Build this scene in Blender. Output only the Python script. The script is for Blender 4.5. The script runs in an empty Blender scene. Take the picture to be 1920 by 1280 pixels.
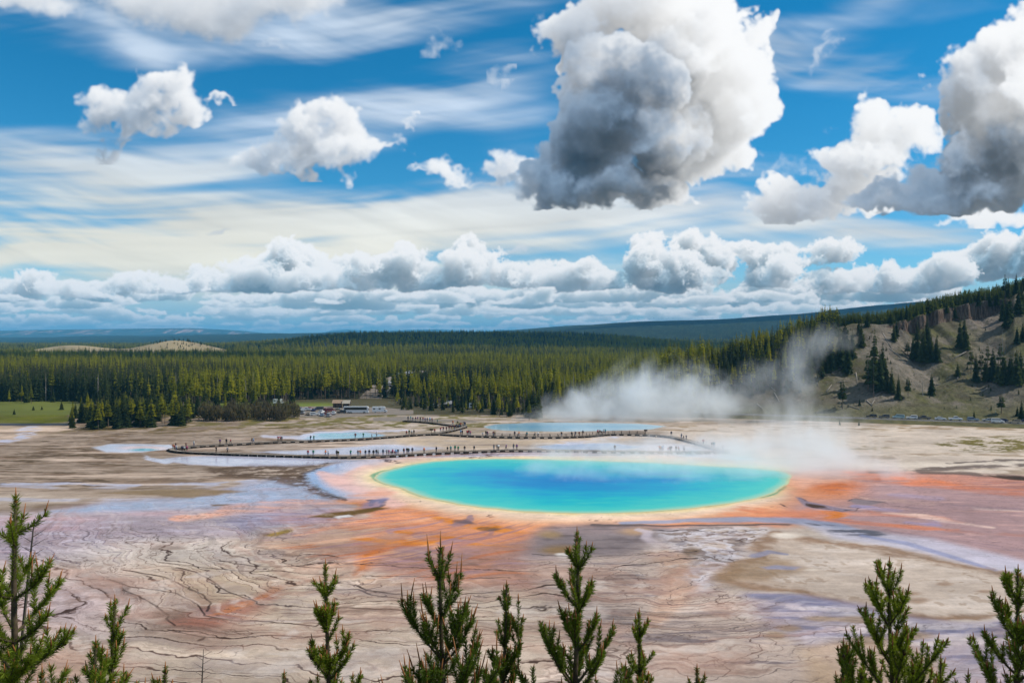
import bpy, bmesh, math, random
import numpy as np
from mathutils import Vector, Matrix

random.seed(7)
RNG = np.random.default_rng(11)
scene = bpy.context.scene
COL = scene.collection
F = 1493.0          # focal length in photo pixels (1920 wide)
CX, CY, HOR = 960.0, 640.0, 630.0
CAM_H = 38.0        # camera height above the basin floor (m)

def uv_of(px, py):
    return (px - CX) / F, (HOR - py) / F

def at(px, py, z=0.0):
    """point of the level z seen at a photo pixel (basin floor is z = 0)"""
    u, v = uv_of(px, py)
    d = (z - CAM_H) / v
    return Vector((u * d, d, z))

def at_d(px, py, d):
    u, v = uv_of(px, py)
    return Vector((u * d, d, CAM_H + v * d))

# ------------------------------------------------------------------ node DSL
class E:
    """a socket in a node tree with arithmetic"""
    def __init__(s, t, sock): s.t, s.s = t, sock
    def _m(a, op, *args, clamp=False):
        n = a.t.nodes.new('ShaderNodeMath'); n.operation = op; n.use_clamp = clamp
        for i, x in enumerate((a,) + args):
            if isinstance(x, E): a.t.links.new(x.s, n.inputs[i])
            else: n.inputs[i].default_value = float(x)
        return E(a.t, n.outputs[0])
    def __add__(a, b): return a._m('ADD', b)
    def __radd__(a, b): return a._m('ADD', b)
    def __sub__(a, b): return a._m('SUBTRACT', b)
    def __rsub__(a, b): return (a * -1.0) + b
    def __mul__(a, b): return a._m('MULTIPLY', b)
    def __rmul__(a, b): return a._m('MULTIPLY', b)
    def __truediv__(a, b): return a._m('DIVIDE', b)
    def max(a, b): return a._m('MAXIMUM', b)
    def min(a, b): return a._m('MINIMUM', b)
    def smax(a, b, k): return a._m('SMOOTH_MAX', b, k)
    def smin(a, b, k): return a._m('SMOOTH_MIN', b, k)
    def pow(a, b): return a._m('POWER', b)
    def abs(a): return a._m('ABSOLUTE')
    def sin(a): return a._m('SINE')
    def clamp(a):
        n = a.t.nodes.new('ShaderNodeClamp'); a.t.links.new(a.s, n.inputs[0]); return E(a.t, n.outputs[0])
    def step(a, lo, hi, smooth=True, o0=0.0, o1=1.0):
        n = a.t.nodes.new('ShaderNodeMapRange'); n.interpolation_type = 'SMOOTHSTEP' if smooth else 'LINEAR'
        n.clamp = not smooth
        a.t.links.new(a.s, n.inputs['Value'])
        for k, x in (('From Min', lo), ('From Max', hi), ('To Min', o0), ('To Max', o1)):
            if isinstance(x, E): a.t.links.new(x.s, n.inputs[k])
            else: n.inputs[k].default_value = x
        return E(a.t, n.outputs[0])

class NT:
    def __init__(s, tree): s.t = tree
    def new(s, typ, **kw):
        n = s.t.nodes.new(typ)
        for k, v in kw.items(): setattr(n, k, v)
        return n
    def link(s, a, b): s.t.links.new(a.s if isinstance(a, E) else a, b)
    def e(s, sock): return E(s.t, sock)
    def xyz(s, x, y, z=0.0):
        n = s.new('ShaderNodeCombineXYZ')
        for i, v in enumerate((x, y, z)):
            if isinstance(v, E): s.link(v, n.inputs[i])
            else: n.inputs[i].default_value = v
        return s.e(n.outputs[0])
    def sep(s, v):
        n = s.new('ShaderNodeSeparateXYZ'); s.link(v, n.inputs[0])
        return [s.e(o) for o in n.outputs]
    def vm(s, op, a, b=None, scale=None):
        n = s.new('ShaderNodeVectorMath', operation=op)
        s.link(a, n.inputs[0])
        if b is not None:
            if isinstance(b, E): s.link(b, n.inputs[1])
            else: n.inputs[1].default_value = b
        if scale is not None:
            if isinstance(scale, E): s.link(scale, n.inputs[3])
            else: n.inputs[3].default_value = scale
        return s.e(n.outputs['Value'] if op in ('LENGTH', 'DOT_PRODUCT', 'DISTANCE') else n.outputs[0])
    def map(s, v, loc=(0,0,0), rot=0.0, scale=(1,1,1), typ='POINT'):
        n = s.new('ShaderNodeMapping', vector_type=typ)
        s.link(v, n.inputs[0])
        n.inputs[1].default_value = loc; n.inputs[2].default_value = (0,0,rot); n.inputs[3].default_value = scale
        return s.e(n.outputs[0])
    def noise(s, v, scale=1.0, detail=4.0, rough=0.5, dist=0.0, dim='3D', lac=2.0, color=False, norm=True):
        n = s.new('ShaderNodeTexNoise', noise_dimensions=dim)
        try: n.normalize = norm
        except Exception: pass
        s.link(v, n.inputs['W' if dim == '1D' else 'Vector'])
        n.inputs['Scale'].default_value = scale; n.inputs['Detail'].default_value = detail
        n.inputs['Roughness'].default_value = rough; n.inputs['Distortion'].default_value = dist
        n.inputs['Lacunarity'].default_value = lac
        return s.e(n.outputs['Color' if color else 'Fac'])
    def nvec(s, v, scale, detail, rough, amp):
        """a random displacement vector in the plane, made without colour-to-vector conversions"""
        a = s.noise(v, scale, detail, rough)
        b = s.noise(s.vm('ADD', v, (37.3, 11.9, 5.1)), scale, detail, rough)
        return s.xyz((a - 0.5) * amp, (b - 0.5) * amp, 0.0)
    def voro(s, v, scale=1.0, detail=0.0, rough=0.5, feature='SMOOTH_F1', smooth=0.5, rnd=1.0, dim='2D', out='Distance'):
        n = s.new('ShaderNodeTexVoronoi', voronoi_dimensions=dim, feature=feature)
        s.link(v, n.inputs['Vector'])
        n.inputs['Scale'].default_value = scale
        n.inputs['Randomness'].default_value = rnd
        if 'Detail' in n.inputs: n.inputs['Detail'].default_value = detail; n.inputs['Roughness'].default_value = rough
        if feature == 'SMOOTH_F1': n.inputs['Smoothness'].default_value = smooth
        return s.e(n.outputs[out])
    def ramp(s, f, stops, interp='LINEAR'):
        n = s.new('ShaderNodeValToRGB'); n.color_ramp.interpolation = interp
        el = n.color_ramp.elements
        while len(el) < len(stops): el.new(0.5)
        for e_, (p, c) in zip(el, stops):
            e_.position = p; e_.color = (*c, 1.0) if len(c) == 3 else c
        s.link(f, n.inputs[0])
        return s.e(n.outputs[0])
    def mix(s, f, a, b, typ='MIX'):
        n = s.new('ShaderNodeMix', data_type='RGBA', blend_type=typ)
        n.clamp_factor = True
        if isinstance(f, E): s.link(f, n.inputs[0])
        else: n.inputs[0].default_value = f
        for x, i in ((a, 6), (b, 7)):
            if isinstance(x, E): s.link(x, n.inputs[i])
            else: n.inputs[i].default_value = (*x, 1.0)
        return s.e(n.outputs[2])
    def attr(s, name, out='Color'):
        n = s.new('ShaderNodeAttribute', attribute_name=name)
        return s.e(n.outputs[out])

def lin(r, g, b):
    f = lambda c: c / 12.92 if c <= 0.04045 else ((c + 0.055) / 1.055) ** 2.4
    return (f(r / 255), f(g / 255), f(b / 255))

SUN_EL, SUN_AZ = math.radians(50), math.radians(86)     # azimuth from +Y (view direction) towards +X
SUN_DIR = Vector((math.sin(SUN_AZ) * math.cos(SUN_EL), math.cos(SUN_AZ) * math.cos(SUN_EL), math.sin(SUN_EL)))
# ------------------------------------------------------------------ weather: the clouds are worked out as small
# blocks of vapour, lit from the sun's side, and handed to the sky as its picture of the far clouds
PPU = 72                      # picture cells per unit (one unit = 3.84 degrees of sky)
SX0, SX1, SY0, SY1 = -1.2, 20.4, -1.0, 6.5

def up_axis(a, n, ax):
    """stretch one axis of a lattice to n samples with a cubic b-spline"""
    m = a.shape[ax]
    t = np.linspace(0, m - 3 - 1e-4, n) + 1
    i = np.floor(t).astype(int); f = (t - i).astype(np.float32)
    sh = [1] * a.ndim; sh[ax] = n
    out = None
    for k, w in ((-1, (1 - f) ** 3 / 6), (0, (3 * f ** 3 - 6 * f ** 2 + 4) / 6), (1, (-3 * f ** 3 + 3 * f ** 2 + 3 * f + 1) / 6), (2, f ** 3 / 6)):
        x = np.take(a, np.minimum(i + k, m - 1), axis=ax)
        x *= w.astype(np.float32).reshape(sh)
        if out is None: out = x
        else: out += x
    return out

def lattice_noise(shape, cells, rng):
    """smooth noise of about unit variance on a block; cells = lattice cells along each axis"""
    m = [max(4, int(math.ceil(c)) + 4) for c in cells]
    a = rng.standard_normal(m).astype(np.float32) * np.float32(1.9)
    for ax in reversed(range(len(shape))):
        a = up_axis(a, shape[ax], ax)
    return a

def fbm(shape, size, freq, octs, rng, gain=0.5, billow=False, lac=2.0):
    out = np.zeros(shape, np.float32); amp = 1.0; tot = 0
    for o in range(octs):
        n = lattice_noise(shape, [s * freq for s in size], rng)
        if billow: n = 0.75 - np.abs(n) * 1.05
        out += amp * n; tot += amp * amp
        amp *= gain; freq *= lac
    return out / math.sqrt(tot)

def smooth01(x, a, b):
    t = np.clip((x - a) / (b - a), 0, 1)
    return t * t * (3 - 2 * t)

LBANK = (0.55, -0.80, 0.30)
LSUN = (0.76, -0.62, 0.05)     # sun as the far clouds see it: from the right and above (x right, y down, z away)

def cloud_block(x0, x1, y0, y1, depth, ells, rng, amp=0.5, freq=0.9, octs=6, sigma=16.0, soft=0.12, base=None, zc=0.35,
                kz=1.0, ppu=PPU, nz=None, extra=None, sun=LSUN, absorb=0.62, gain=0.66, rag=1.0, shadow=()):
    nx, ny = int((x1 - x0) * ppu), int((y1 - y0) * ppu)
    nz = nz or int(depth * 22)
    xs = (x0 + (np.arange(nx, dtype=np.float32) + 0.5) / ppu)[None, :, None]
    ys = (y0 + (np.arange(ny, dtype=np.float32) + 0.5) / ppu)[:, None, None]
    zs = ((np.arange(nz, dtype=np.float32) + 0.5) / nz * depth - depth / 2)[None, None, :]
    size = (y1 - y0, x1 - x0, depth)
    sh = (ny, nx, nz)
    S = np.full(sh, -1.0, np.float32)
    k = 0.16
    def ragged(a1):
        w = 0
        for f_, a_ in ((1.5, 0.05), (4.0, 0.035), (9.0, 0.022), (20.0, 0.012)):
            w = w + lattice_noise((ny, nx), (size[0] * f_, size[1] * f_), rng) * a_
        return (w * a1).astype(np.float32)
    wx, wy = ragged(rag), ragged(rag * 0.9)
    X1, Y1, Z1 = xs[0, :, 0], ys[:, 0, 0], zs[0, 0, :]
    for e in ells:
        cx, cy, rx, ry = (v / 100 for v in e[:4]); rot = math.radians(e[4]) if len(e) > 4 else 0.0
        cz = (e[5] if len(e) > 5 else rng.uniform(-1, 1) * zc * min(rx, ry))
        c, s = math.cos(rot), math.sin(rot)
        rz = math.sqrt(rx * ry) * kz
        mg = 1.0 / (min(rx, ry) ** 0.5 * 0.9) + 1.0
        mg = min(mg, 2.6)
        ex_, ey_ = (rx, ry) if not rot else (max(rx, ry),) * 2
        i0, i1 = np.searchsorted(X1, [cx - ex_ * mg, cx + ex_ * mg]); j0, j1 = np.searchsorted(Y1, [cy - ey_ * mg, cy + ey_ * mg])
        k0, k1 = np.searchsorted(Z1, [cz - rz * mg, cz + rz * mg])
        if i1 <= i0 or j1 <= j0 or k1 <= k0: continue
        sl = (slice(j0, j1), slice(i0, i1), slice(k0, k1))
        dx = (X1[None, i0:i1] + wx[j0:j1, i0:i1] - cx); dy = (Y1[j0:j1, None] + wy[j0:j1, i0:i1] - cy)
        u = (dx * c + dy * s) / rx; v = (-dx * s + dy * c) / ry
        d = (1.0 - np.sqrt((u * u + v * v)[:, :, None] + (((Z1[k0:k1] - cz) / rz) ** 2)[None, None, :])) * np.float32(min(rx, ry) ** 0.5 * 0.9)
        Ss = S[sl]
        h = np.clip(0.5 + 0.5 / k * (Ss - d), 0, 1)
        S[sl] = d + (Ss - d) * h + k * h * (1 - h)
    D = S + amp * 0.42 * fbm(sh, size, freq, octs, rng, gain=gain, billow=True) + amp * 0.18 * lattice_noise(sh, [q * freq * 0.8 for q in size], rng)
    if extra is not None: D = D + extra(xs, ys, zs, sh, size, rng)
    if base is not None:
        b, sb = base
        if not np.isscalar(b): b = np.interp(xs[0, :, 0] * 100, b[0], b[1]).astype(np.float32)[None, :, None]
        D = D - np.clip((ys - b / 100 + 0.3 * wx[:, :, None]) / sb, 0, 3)
    rho = smooth01(D, 0.0, soft) * sigma
    dz = depth / nz
    # depth of vapour towards the sun, swept row by row from the top
    dyc = 1.0 / ppu
    sxr, szr = sun[0] / -sun[1], sun[2] / -sun[1]
    step = dyc * math.sqrt(1 + sxr * sxr + szr * szr)
    shx = sxr                       # cells moved per row in x
    tau = np.zeros(sh, np.float32); up = np.zeros(sh, np.float32)
    prev = np.zeros((nx, nz), np.float32)
    ix = np.arange(nx) + shx
    i0 = np.clip(np.floor(ix).astype(int), 0, nx - 1); i1 = np.clip(i0 + 1, 0, nx - 1); fx = (ix - np.floor(ix)).astype(np.float32)[:, None]
    blur = 0.04
    iz = np.arange(nz) + szr * dyc / dz
    fz = (iz - np.floor(iz)).astype(np.float32)[None, :]
    k0 = np.clip(np.floor(iz).astype(int), 0, nz - 1); k1 = np.clip(k0 + 1, 0, nz - 1)
    for j in range(ny):
        cur = prev[i0] * (1 - fx) + prev[i1] * fx
        cur = cur[:, k0] * (1 - fz) + cur[:, k1] * fz
        cur[:, 1:-1] = cur[:, 1:-1] * (1 - 2 * blur) + blur * (cur[:, 2:] + cur[:, :-2])
        r = rho[j] * step
        tau[j] = cur + r * 0.5
        prev = cur + r
    acc = np.cumsum(rho, axis=0) * dyc
    dn = acc[-1:] - acc               # vapour below
    T = np.exp(-np.cumsum(rho, axis=2) * dz + rho * dz)
    w = T * (1 - np.exp(-rho * dz))
    t = tau * absorb
    for (cx, cy, rx, ry, rot, amt) in shadow:      # shade thrown by the parts of the cloud that lie beyond the block
        c, s = math.cos(math.radians(rot)), math.sin(math.radians(rot))
        dx, dy = xs + wx[:, :, None] * 2 - cx / 100, ys + wy[:, :, None] * 2 - cy / 100
        q = ((dx * c + dy * s) * 100 / rx) ** 2 + ((-dx * s + dy * c) * 100 / ry) ** 2
        t = t + 2.6 * amt * np.exp(-np.clip(q - 0.3, 0, 9) * 1.4) * smooth01(-zs, -0.9, -0.2)
    sunl = 0.50 * np.exp(-t) + 0.34 * np.exp(-t * 0.28) + 0.20 * np.exp(-t * 0.09)
    amb_up = np.exp(-acc * 0.30) * 0.6 + np.exp(-acc * 0.08) * 0.4
    amb_dn = np.exp(-dn * 0.5)
    powder = 1.0 - 0.35 * np.exp(-rho / sigma * 3.0)
    A = 1 - np.exp(-rho.sum(2) * dz)
    W = np.maximum(A, 1e-5)
    return dict(A=A, sun=(w * sunl * powder).sum(2) / W, up=(w * amb_up).sum(2) / W, dn=(w * amb_dn).sum(2) / W, x0=x0, y0=y0, S=S.max(2))

SKYPIC = None
def paint_sky():
    W, H = int((SX1 - SX0) * PPU), int((SY1 - SY0) * PPU)
    rng = np.random.default_rng(5)
    X = (SX0 + (np.arange(W) + 0.5) / PPU)[None, :].astype(np.float32)
    Y = (SY0 + (np.arange(H) + 0.5) / PPU)[:, None].astype(np.float32)
    img = np.zeros((H, W, 3), np.float32); alp = np.zeros((H, W), np.float32)

    def over(rgb, a, ys=slice(None), xs=slice(None)):
        a = np.clip(a, 0, 1)
        img[ys, xs] = img[ys, xs] * (1 - a[..., None]) + rgb * a[..., None]
        alp[ys, xs] = alp[ys, xs] * (1 - a) + a

    def el(cx, cy, rx, ry, rot=0.0, XX=None, YY=None):
        XX = X if XX is None else XX; YY = Y if YY is None else YY
        c, s = math.cos(math.radians(rot)), math.sin(math.radians(rot))
        dx, dy = XX - cx / 100, YY - cy / 100
        return np.exp(-1.2 * (((dx * c + dy * s) * 100 / rx) ** 2 + ((-dx * s + dy * c) * 100 / ry) ** 2))

    # ---- high ice cloud in long streaks
    size = (SY1 - SY0, SX1 - SX0)
    wx = fbm((H, W), size, 0.22, 3, rng) * 0.5; wy = fbm((H, W), (size[0], size[1] * 0.5), 0.30, 4, rng) * 0.16
    def streaks(seed, fx, fy, octs, tilt, gain=0.62):
        r = np.random.default_rng(seed)
        GH, GW = H * 2, W * 2
        n = np.zeros((GH, GW), np.float32); a = 1.0
        for o in range(octs):
            n += a * lattice_noise((GH, GW), (size[0] * 2 * fy * 1.9 ** o, size[1] * 2 * fx * 1.75 ** o), r); a *= gain
        t = math.radians(tilt)
        xx = (X - 9.6) + wx * 1.0; yy = (Y - 3.0) + wy * 1.0
        u = (xx * math.cos(t) + yy * math.sin(t)) ; v = (-xx * math.sin(t) + yy * math.cos(t))
        px = np.clip(u * PPU + GW / 2, 0, GW - 2); py = np.clip(v * PPU + GH / 2, 0, GH - 2)
        i, j = px.astype(int), py.astype(int); f, g = px - i, py - j
        return (n[j, i] * (1 - f) * (1 - g) + n[j, i + 1] * f * (1 - g) + n[j + 1, i] * (1 - f) * g + n[j + 1, i + 1] * f * g)
    sA = streaks(21, 0.10, 0.95, 5, -5); sB = streaks(22, 0.22, 1.7, 4, 8); sC = streaks(23, 0.35, 1.2, 5, -28); sD = streaks(29, 0.07, 3.6, 4, -3)
    soft = fbm((H, W), size, 0.28, 5, rng)
    XX, YY = X + wx * 0.8, Y + wy * 1.5
    E_ = lambda *a: el(*a, XX=XX, YY=YY)
    cov = (0.85 * E_(150, 500, 700, 120) + 0.75 * E_(60, 300, 330, 60, 8) + 0.75 * E_(720, 40, 420, 70, -6) + 0.8 * E_(760, 200, 420, 55, -10) + 0.55 * E_(380, 310, 300, 22, -6)
           + 0.8 * E_(720, 430, 900, 62, -3) + 0.55 * E_(1300, 425, 480, 34, 6) + 0.62 * E_(1620, 105, 330, 45, 6) + 0.45 * E_(1700, 470, 420, 32) + 0.55 * E_(120, 40, 300, 60)
           + 0.35 * E_(230, 120, 140, 26, 30) + 0.30 * E_(960, 240, 130, 20, -5) + 0.42 * E_(1500, 40, 260, 30, -25) + 0.4 * E_(560, 395, 500, 26, -5) + 0.3*E_(960,550,1400,60))
    cov -= 0.75 * E_(0, 195, 190, 50) + 0.75 * E_(640, 332, 230, 26, -3) + 0.65 * E_(1500, 225, 200, 75) + 0.55 * E_(820, 283, 110, 26) + 0.45 * E_(480, 140, 330, 26, -6) + 0.5 * E_(1150, 150, 140, 120) + 0.35 * E_(1100, 445, 320, 10, -2) + 0.3 * E_(1600, 440, 250, 10, 3) + 0.45 * E_(300, 350, 130, 14, -4) + 0.5*E_(1820,80,150,40,-10)
    ci = cov * 0.80 + 0.17 * sA * (0.35 + np.clip(cov, 0, 1)) + 0.10 * sB * (0.3 + cov.clip(0, 1)) + 0.07 * soft + 0.07 * sD * (0.4 + cov.clip(0, 1))
    ci += 0.13 * sC * (E_(1560, 90, 300, 70) + E_(230, 120, 180, 40) + 0.6 * E_(1700, 50, 250, 60))
    sF = streaks(31, 0.5, 5.0, 4, -4); sG = streaks(32, 0.6, 4.0, 4, 12)
    ci += (0.115 * sF + 0.095 * sG) * (0.25 + cov.clip(0, 1))
    ci += 0.10 * np.clip(sA, -1.5, 1.5) * E_(300, 450, 700, 130) + 0.09 * sD * E_(300, 450, 800, 140)
    a = smooth01(ci, -0.02, 1.08) * 0.95
    lowleft = smooth01(Y + 0 * X, 2.2, 4.8)
    warm = smooth01(Y - 0.16 * X, 1.0, 4.6)
    c = np.stack([0.56 + 0.22 * lowleft + 0.08 * warm, 0.66 + 0.14 * lowleft + 0.015 * warm, 0.79 + 0.01 * lowleft - 0.12 * warm], -1)
    c = c * (1.0 + 0.07 * np.clip(sA, -1, 1.5) + 0.045 * np.clip(sG, -1.5, 1.5) + 0.05 * np.clip(sD, -1.5, 1.5))[..., None]
    over(c, a)

    SUNC = np.array([1.05, 1.01, 0.955], np.float32); UPC = np.array([0.125, 0.185, 0.275], np.float32); DNC = np.array([0.052, 0.058, 0.062], np.float32)
    def put(b, gain=1.0, haze=0.0, hz=(0.50, 0.63, 0.70), opac=1.0, sunk=1.0, upk=1.0, contrast=1.0, tint=None, upc=None):
        s = np.clip(b['sun'], 0, None) ** contrast
        rgb = s[..., None] * SUNC * sunk * 0.98 + b['up'][..., None] * (UPC if upc is None else np.array(upc, np.float32)) * upk + b['dn'][..., None] * DNC
        if tint is not None: rgb = rgb * np.array(tint, np.float32)
        rgb = rgb * gain
        rgb = rgb * (1 - haze) + np.array(hz, np.float32) * haze
        ys0, xs0 = int(round((b['y0'] - SY0) * PPU)), int(round((b['x0'] - SX0) * PPU))
        h, w = b['A'].shape
        y0, x0 = max(ys0, 0), max(xs0, 0); y1, x1 = min(ys0 + h, H), min(xs0 + w, W)
        sub = (slice(y0 - ys0, y1 - ys0), slice(x0 - xs0, x1 - xs0))
        rgb = 1.02 * (1 - np.exp(-np.clip(rgb, 0, 9) ** 1.5 * 1.9)) ** (1 / 1.5)
        over(rgb[sub], (b['A'] * opac)[sub], slice(y0, y1), slice(x0, x1))

    # ---- the bank of fair-weather cumulus low over the horizon, row behind row
    veil = smooth01(Y + 0 * X, 4.9, 6.0) * 0.8
    over(np.broadcast_to(np.array([0.38, 0.60, 0.72], np.float32), (H, W, 3)), veil)
    UPB = (0.10, 0.215, 0.31)
    def bank_row(yb, hmin, hmax, n, seed, haze, gain, wide=1.0, sig=12.0, amp=0.30, upk=1.1, sunk=3.0, hz=(0.40, 0.62, 0.71), absorb=2.2):
        r = np.random.default_rng(seed)
        ells = []
        for k in range(n):
            cx = -100 + 2160 * (k + r.uniform(0, 1)) / n
            h = hmin + (hmax - hmin) * r.uniform(0, 1) ** 1.7
            w = h * r.uniform(1.0, 2.0) * wide
            b = yb + r.uniform(-0.25, 0.25) * hmin
            ells.append((cx, b - h * 0.35, w, h * 0.52, 0, r.uniform(-0.4, 0.4)))
            for q in range(2):
                ells.append((cx + r.uniform(-0.8, 0.8) * w, b - h * r.uniform(0.3, 0.9), w * r.uniform(0.25, 0.5), h * r.uniform(0.22, 0.42), 0, r.uniform(-0.4, 0.4)))
        y0, y1 = (yb - hmax * 2.1) / 100, (yb + hmin * 0.9) / 100
        def ex(xs, ys, zs, sh, size, rng):
            return 0
        b = cloud_block(SX0, SX1, y0, y1, 0.9, ells, r, amp=amp * 1.5, freq=3.2, octs=4, sigma=sig*1.7, soft=0.12, base=(yb + hmin * 0.02, 0.10), nz=20, absorb=absorb, sun=LBANK, rag=0.8)
        put(b, haze=haze, gain=gain, upk=upk, sunk=sunk, hz=hz, upc=UPB, contrast=1.3)
    bank_row(617, 5, 12, 34, 101, 0.50, 1.0, wide=2.4, hz=(0.52, 0.69, 0.77))
    bank_row(609, 6, 15, 30, 102, 0.42, 1.0, wide=2.2, hz=(0.46, 0.64, 0.73))
    bank_row(600, 8, 20, 26, 103, 0.34, 1.0, wide=2.0)
    bank_row(589, 9, 26, 24, 104, 0.28, 1.0, wide=1.8)
    bank_row(577, 12, 32, 21, 105, 0.20, 1.0, wide=1.7)
    bank_row(564, 16, 40, 18, 106, 0.15, 1.0, wide=1.5)
    r = np.random.default_rng(77)
    bank = [(0, 545, 120, 22), (60, 530, 60, 20), (150, 545, 110, 20), (215, 532, 70, 16), (300, 540, 90, 18), (250, 522, 40, 12), (410, 532, 80, 22), (475, 512, 50, 22), (548, 474, 30, 20), (575, 480, 18, 16), (552, 500, 50, 28), (520, 500, 36, 22), (560, 525, 100, 26),
            (500, 530, 60, 24), (365, 520, 28, 10), (680, 525, 100, 24), (640, 505, 50, 20), (690, 500, 50, 18), (765, 478, 16, 18), (768, 500, 30, 26), (785, 520, 70, 26), (730, 512, 50, 18), (872, 470, 26, 22), (868, 492, 42, 26), (850, 515, 70, 24), (910, 495, 34, 22), (820, 520, 50, 18),
            (955, 512, 60, 24), (925, 482, 8, 14), (1040, 520, 80, 24), (1090, 508, 34, 16), (1140, 530, 60, 20), (1215, 468, 28, 20), (1212, 490, 36, 26), (1290, 470, 30, 22), (1280, 492, 60, 24), (1340, 480, 44, 22), (1270, 520, 110, 24), (1240,508,60,20),
            (1440, 476, 56, 16), (1410, 468, 30, 10), (1440, 515, 44, 26), (1470, 498, 40, 20), (1562, 474, 40, 15), (1540, 488, 30, 9), (1600, 535, 100, 24), (1560, 525, 60, 22), (1680, 530, 80, 24), (1780, 505, 70, 24), (1740, 530, 90, 22), (1840, 480, 60, 22), (1890, 455, 44, 20), (1960, 440, 70, 30), (1870,500,90,24), (1940,490,80,30)]
    b = cloud_block(SX0, SX1, 4.2, 5.75, 1.4, [((e[0], e[1], e[2] * (0.62 if e[2] >= 60 else 0.9), e[3] * (0.8 if e[2] >= 60 else 1.0)) + (0, r.uniform(-0.4, 0.4))) for e in bank], r, amp=0.62, freq=3.4, octs=5, sigma=22, soft=0.12, base=(([-120, 60, 200, 330, 420, 540, 640, 720, 800, 930, 1040, 1150, 1280, 1370, 1440, 1520, 1600, 1720, 1850, 2000], [560, 548, 556, 548, 545, 548, 538, 552, 540, 536, 548, 540, 548, 540, 534, 552, 545, 550, 530, 500]), 0.22), nz=28, kz=1.0, absorb=1.2, sun=LBANK, rag=0.8, gain=0.7)
    put(b, haze=0.08, sunk=3.6, hz=(0.30, 0.48, 0.60), upk=1.3, upc=UPB, contrast=1.25)
    bank_row(568, 7, 18, 14, 107, 0.20, 0.98, wide=2.4)
    bank_row(585, 6, 14, 16, 108, 0.34, 1.0, wide=2.6)

    # ---- separate cumulus; the far ones first
    def cu(box, depth, ells, seed, over_kw={}, **kw):
        b = cloud_block(*[v / 100 for v in box], depth, ells, np.random.default_rng(seed), **kw)
        put(b, **over_kw)
    # scraps
    cu((760, 1100, 20, 220), 0.6, [(820, 70, 20, 16), (940, 152, 11, 12), (958, 175, 7, 10), (1035, 40, 16, 20)], 201, dict(opac=0.62, sunk=1.8), rag=2.4, amp=0.9, freq=2.4, octs=6, sigma=3.4, soft=0.7, gain=0.7)
    cu((470, 570, 60, 110), 0.4, [(515, 86, 20, 6)], 207, dict(opac=0.8), amp=0.6, freq=2.6, octs=5, sigma=6, soft=0.5)
    cu((1380, 1640, 40, 340), 0.6, [(1545, 246, 10, 6), (1555, 95, 34, 9, -40), (1560,70,20,6,20), (1470, 300, 16, 9, -40), (1420, 285, 12, 11), (1413, 318, 12, 8), (1535,225,5,4)], 202, dict(opac=0.62, sunk=1.8), rag=2.4, amp=0.9, freq=2.4, octs=6, sigma=3.4, soft=0.7, gain=0.7)
    cu((370, 460, 415, 460), 0.4, [(415, 438, 24, 4), (398, 442, 10, 3)], 203, dict(opac=0.75, sunk=0.28), amp=0.35, freq=3, octs=4, sigma=8, soft=0.35)
    cu((280, 330, 455, 480), 0.3, [(302, 469, 10, 2.5)], 204, dict(opac=0.6, sunk=0.28), amp=0.3, freq=3, octs=4, sigma=8, soft=0.35)
    cu((-60, 40, 430, 480), 0.3, [(-2, 455, 14, 6)], 205, dict(opac=0.7, sunk=0.25), amp=0.4, freq=3, octs=4, sigma=8, soft=0.35)
    cu((910, 1020, 430, 500), 0.4, [(972, 465, 24, 7, -15), (950,470,14,4)], 206, dict(opac=0.85, sunk=0.6), amp=0.4, freq=3, octs=4, sigma=8, soft=0.35)
    # top left, cut by the frame
    cu((-60, 700, -100, 150), 1.6, [(300, 0, 100, 40), (400, 5, 110, 62), (440, 45, 46, 34), (500, -10, 100, 60), (560, -10, 60, 30), (40, -10, 80, 30), (100, 10, 36, 20), (240, -20, 60, 30)], 211, dict(opac=0.95, gain=1.02, upk=1.3), amp=0.60, freq=1.1, octs=6, sigma=5.5, soft=0.5)
    # left
    cu((90, 470, 90, 330), 1.4, [(205, 205, 50, 42), (235, 215, 55, 44), (300, 170, 52, 32), (335, 170, 36, 34), (345, 195, 32, 28), (270, 190, 44, 34), (245, 240, 60, 24), (190, 238, 36, 26), (190, 284, 30, 10), (225,275,12,8), (320,220,30,14), (405, 182, 30, 7)], 212, dict(opac=0.97, sunk=1.9, upk=1.4), rag=2.2, amp=0.50, freq=1.7, octs=6, sigma=8, soft=0.36, gain=0.60, absorb=1.7, base=(262, 0.18) and None)
    # left of centre
    cu((420, 850, 150, 370), 1.4, [(622, 205, 36, 26), (615, 235, 56, 34), (655, 225, 30, 34), (620, 270, 96, 34), (510, 285, 50, 26), (545, 250, 34, 22), (475, 290, 24, 16), (690, 270, 54, 16), (735, 272, 34, 9), (645, 305, 22, 22), (790, 235, 16, 10), (775,245,12,10), (580, 300, 100, 16)], 213, dict(opac=0.97, sunk=1.9, upk=1.4), rag=2.2, amp=0.50, freq=1.7, octs=6, sigma=8, soft=0.36, gain=0.60, absorb=1.7)
    # beside the big cloud
    cu((720, 1040, 250, 390), 1.0, [(820, 322, 50, 22), (860, 330, 50, 16), (930, 315, 34, 24), (960, 325, 40, 20), (900, 340, 60, 12), (1000, 315, 30, 20), (770, 325, 20, 7), (930,345,40,8)], 214, dict(opac=0.97, sunk=1.9, upk=1.4), rag=2.2, amp=0.50, freq=1.7, octs=6, sigma=8, soft=0.36, gain=0.60, absorb=1.7)
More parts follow.
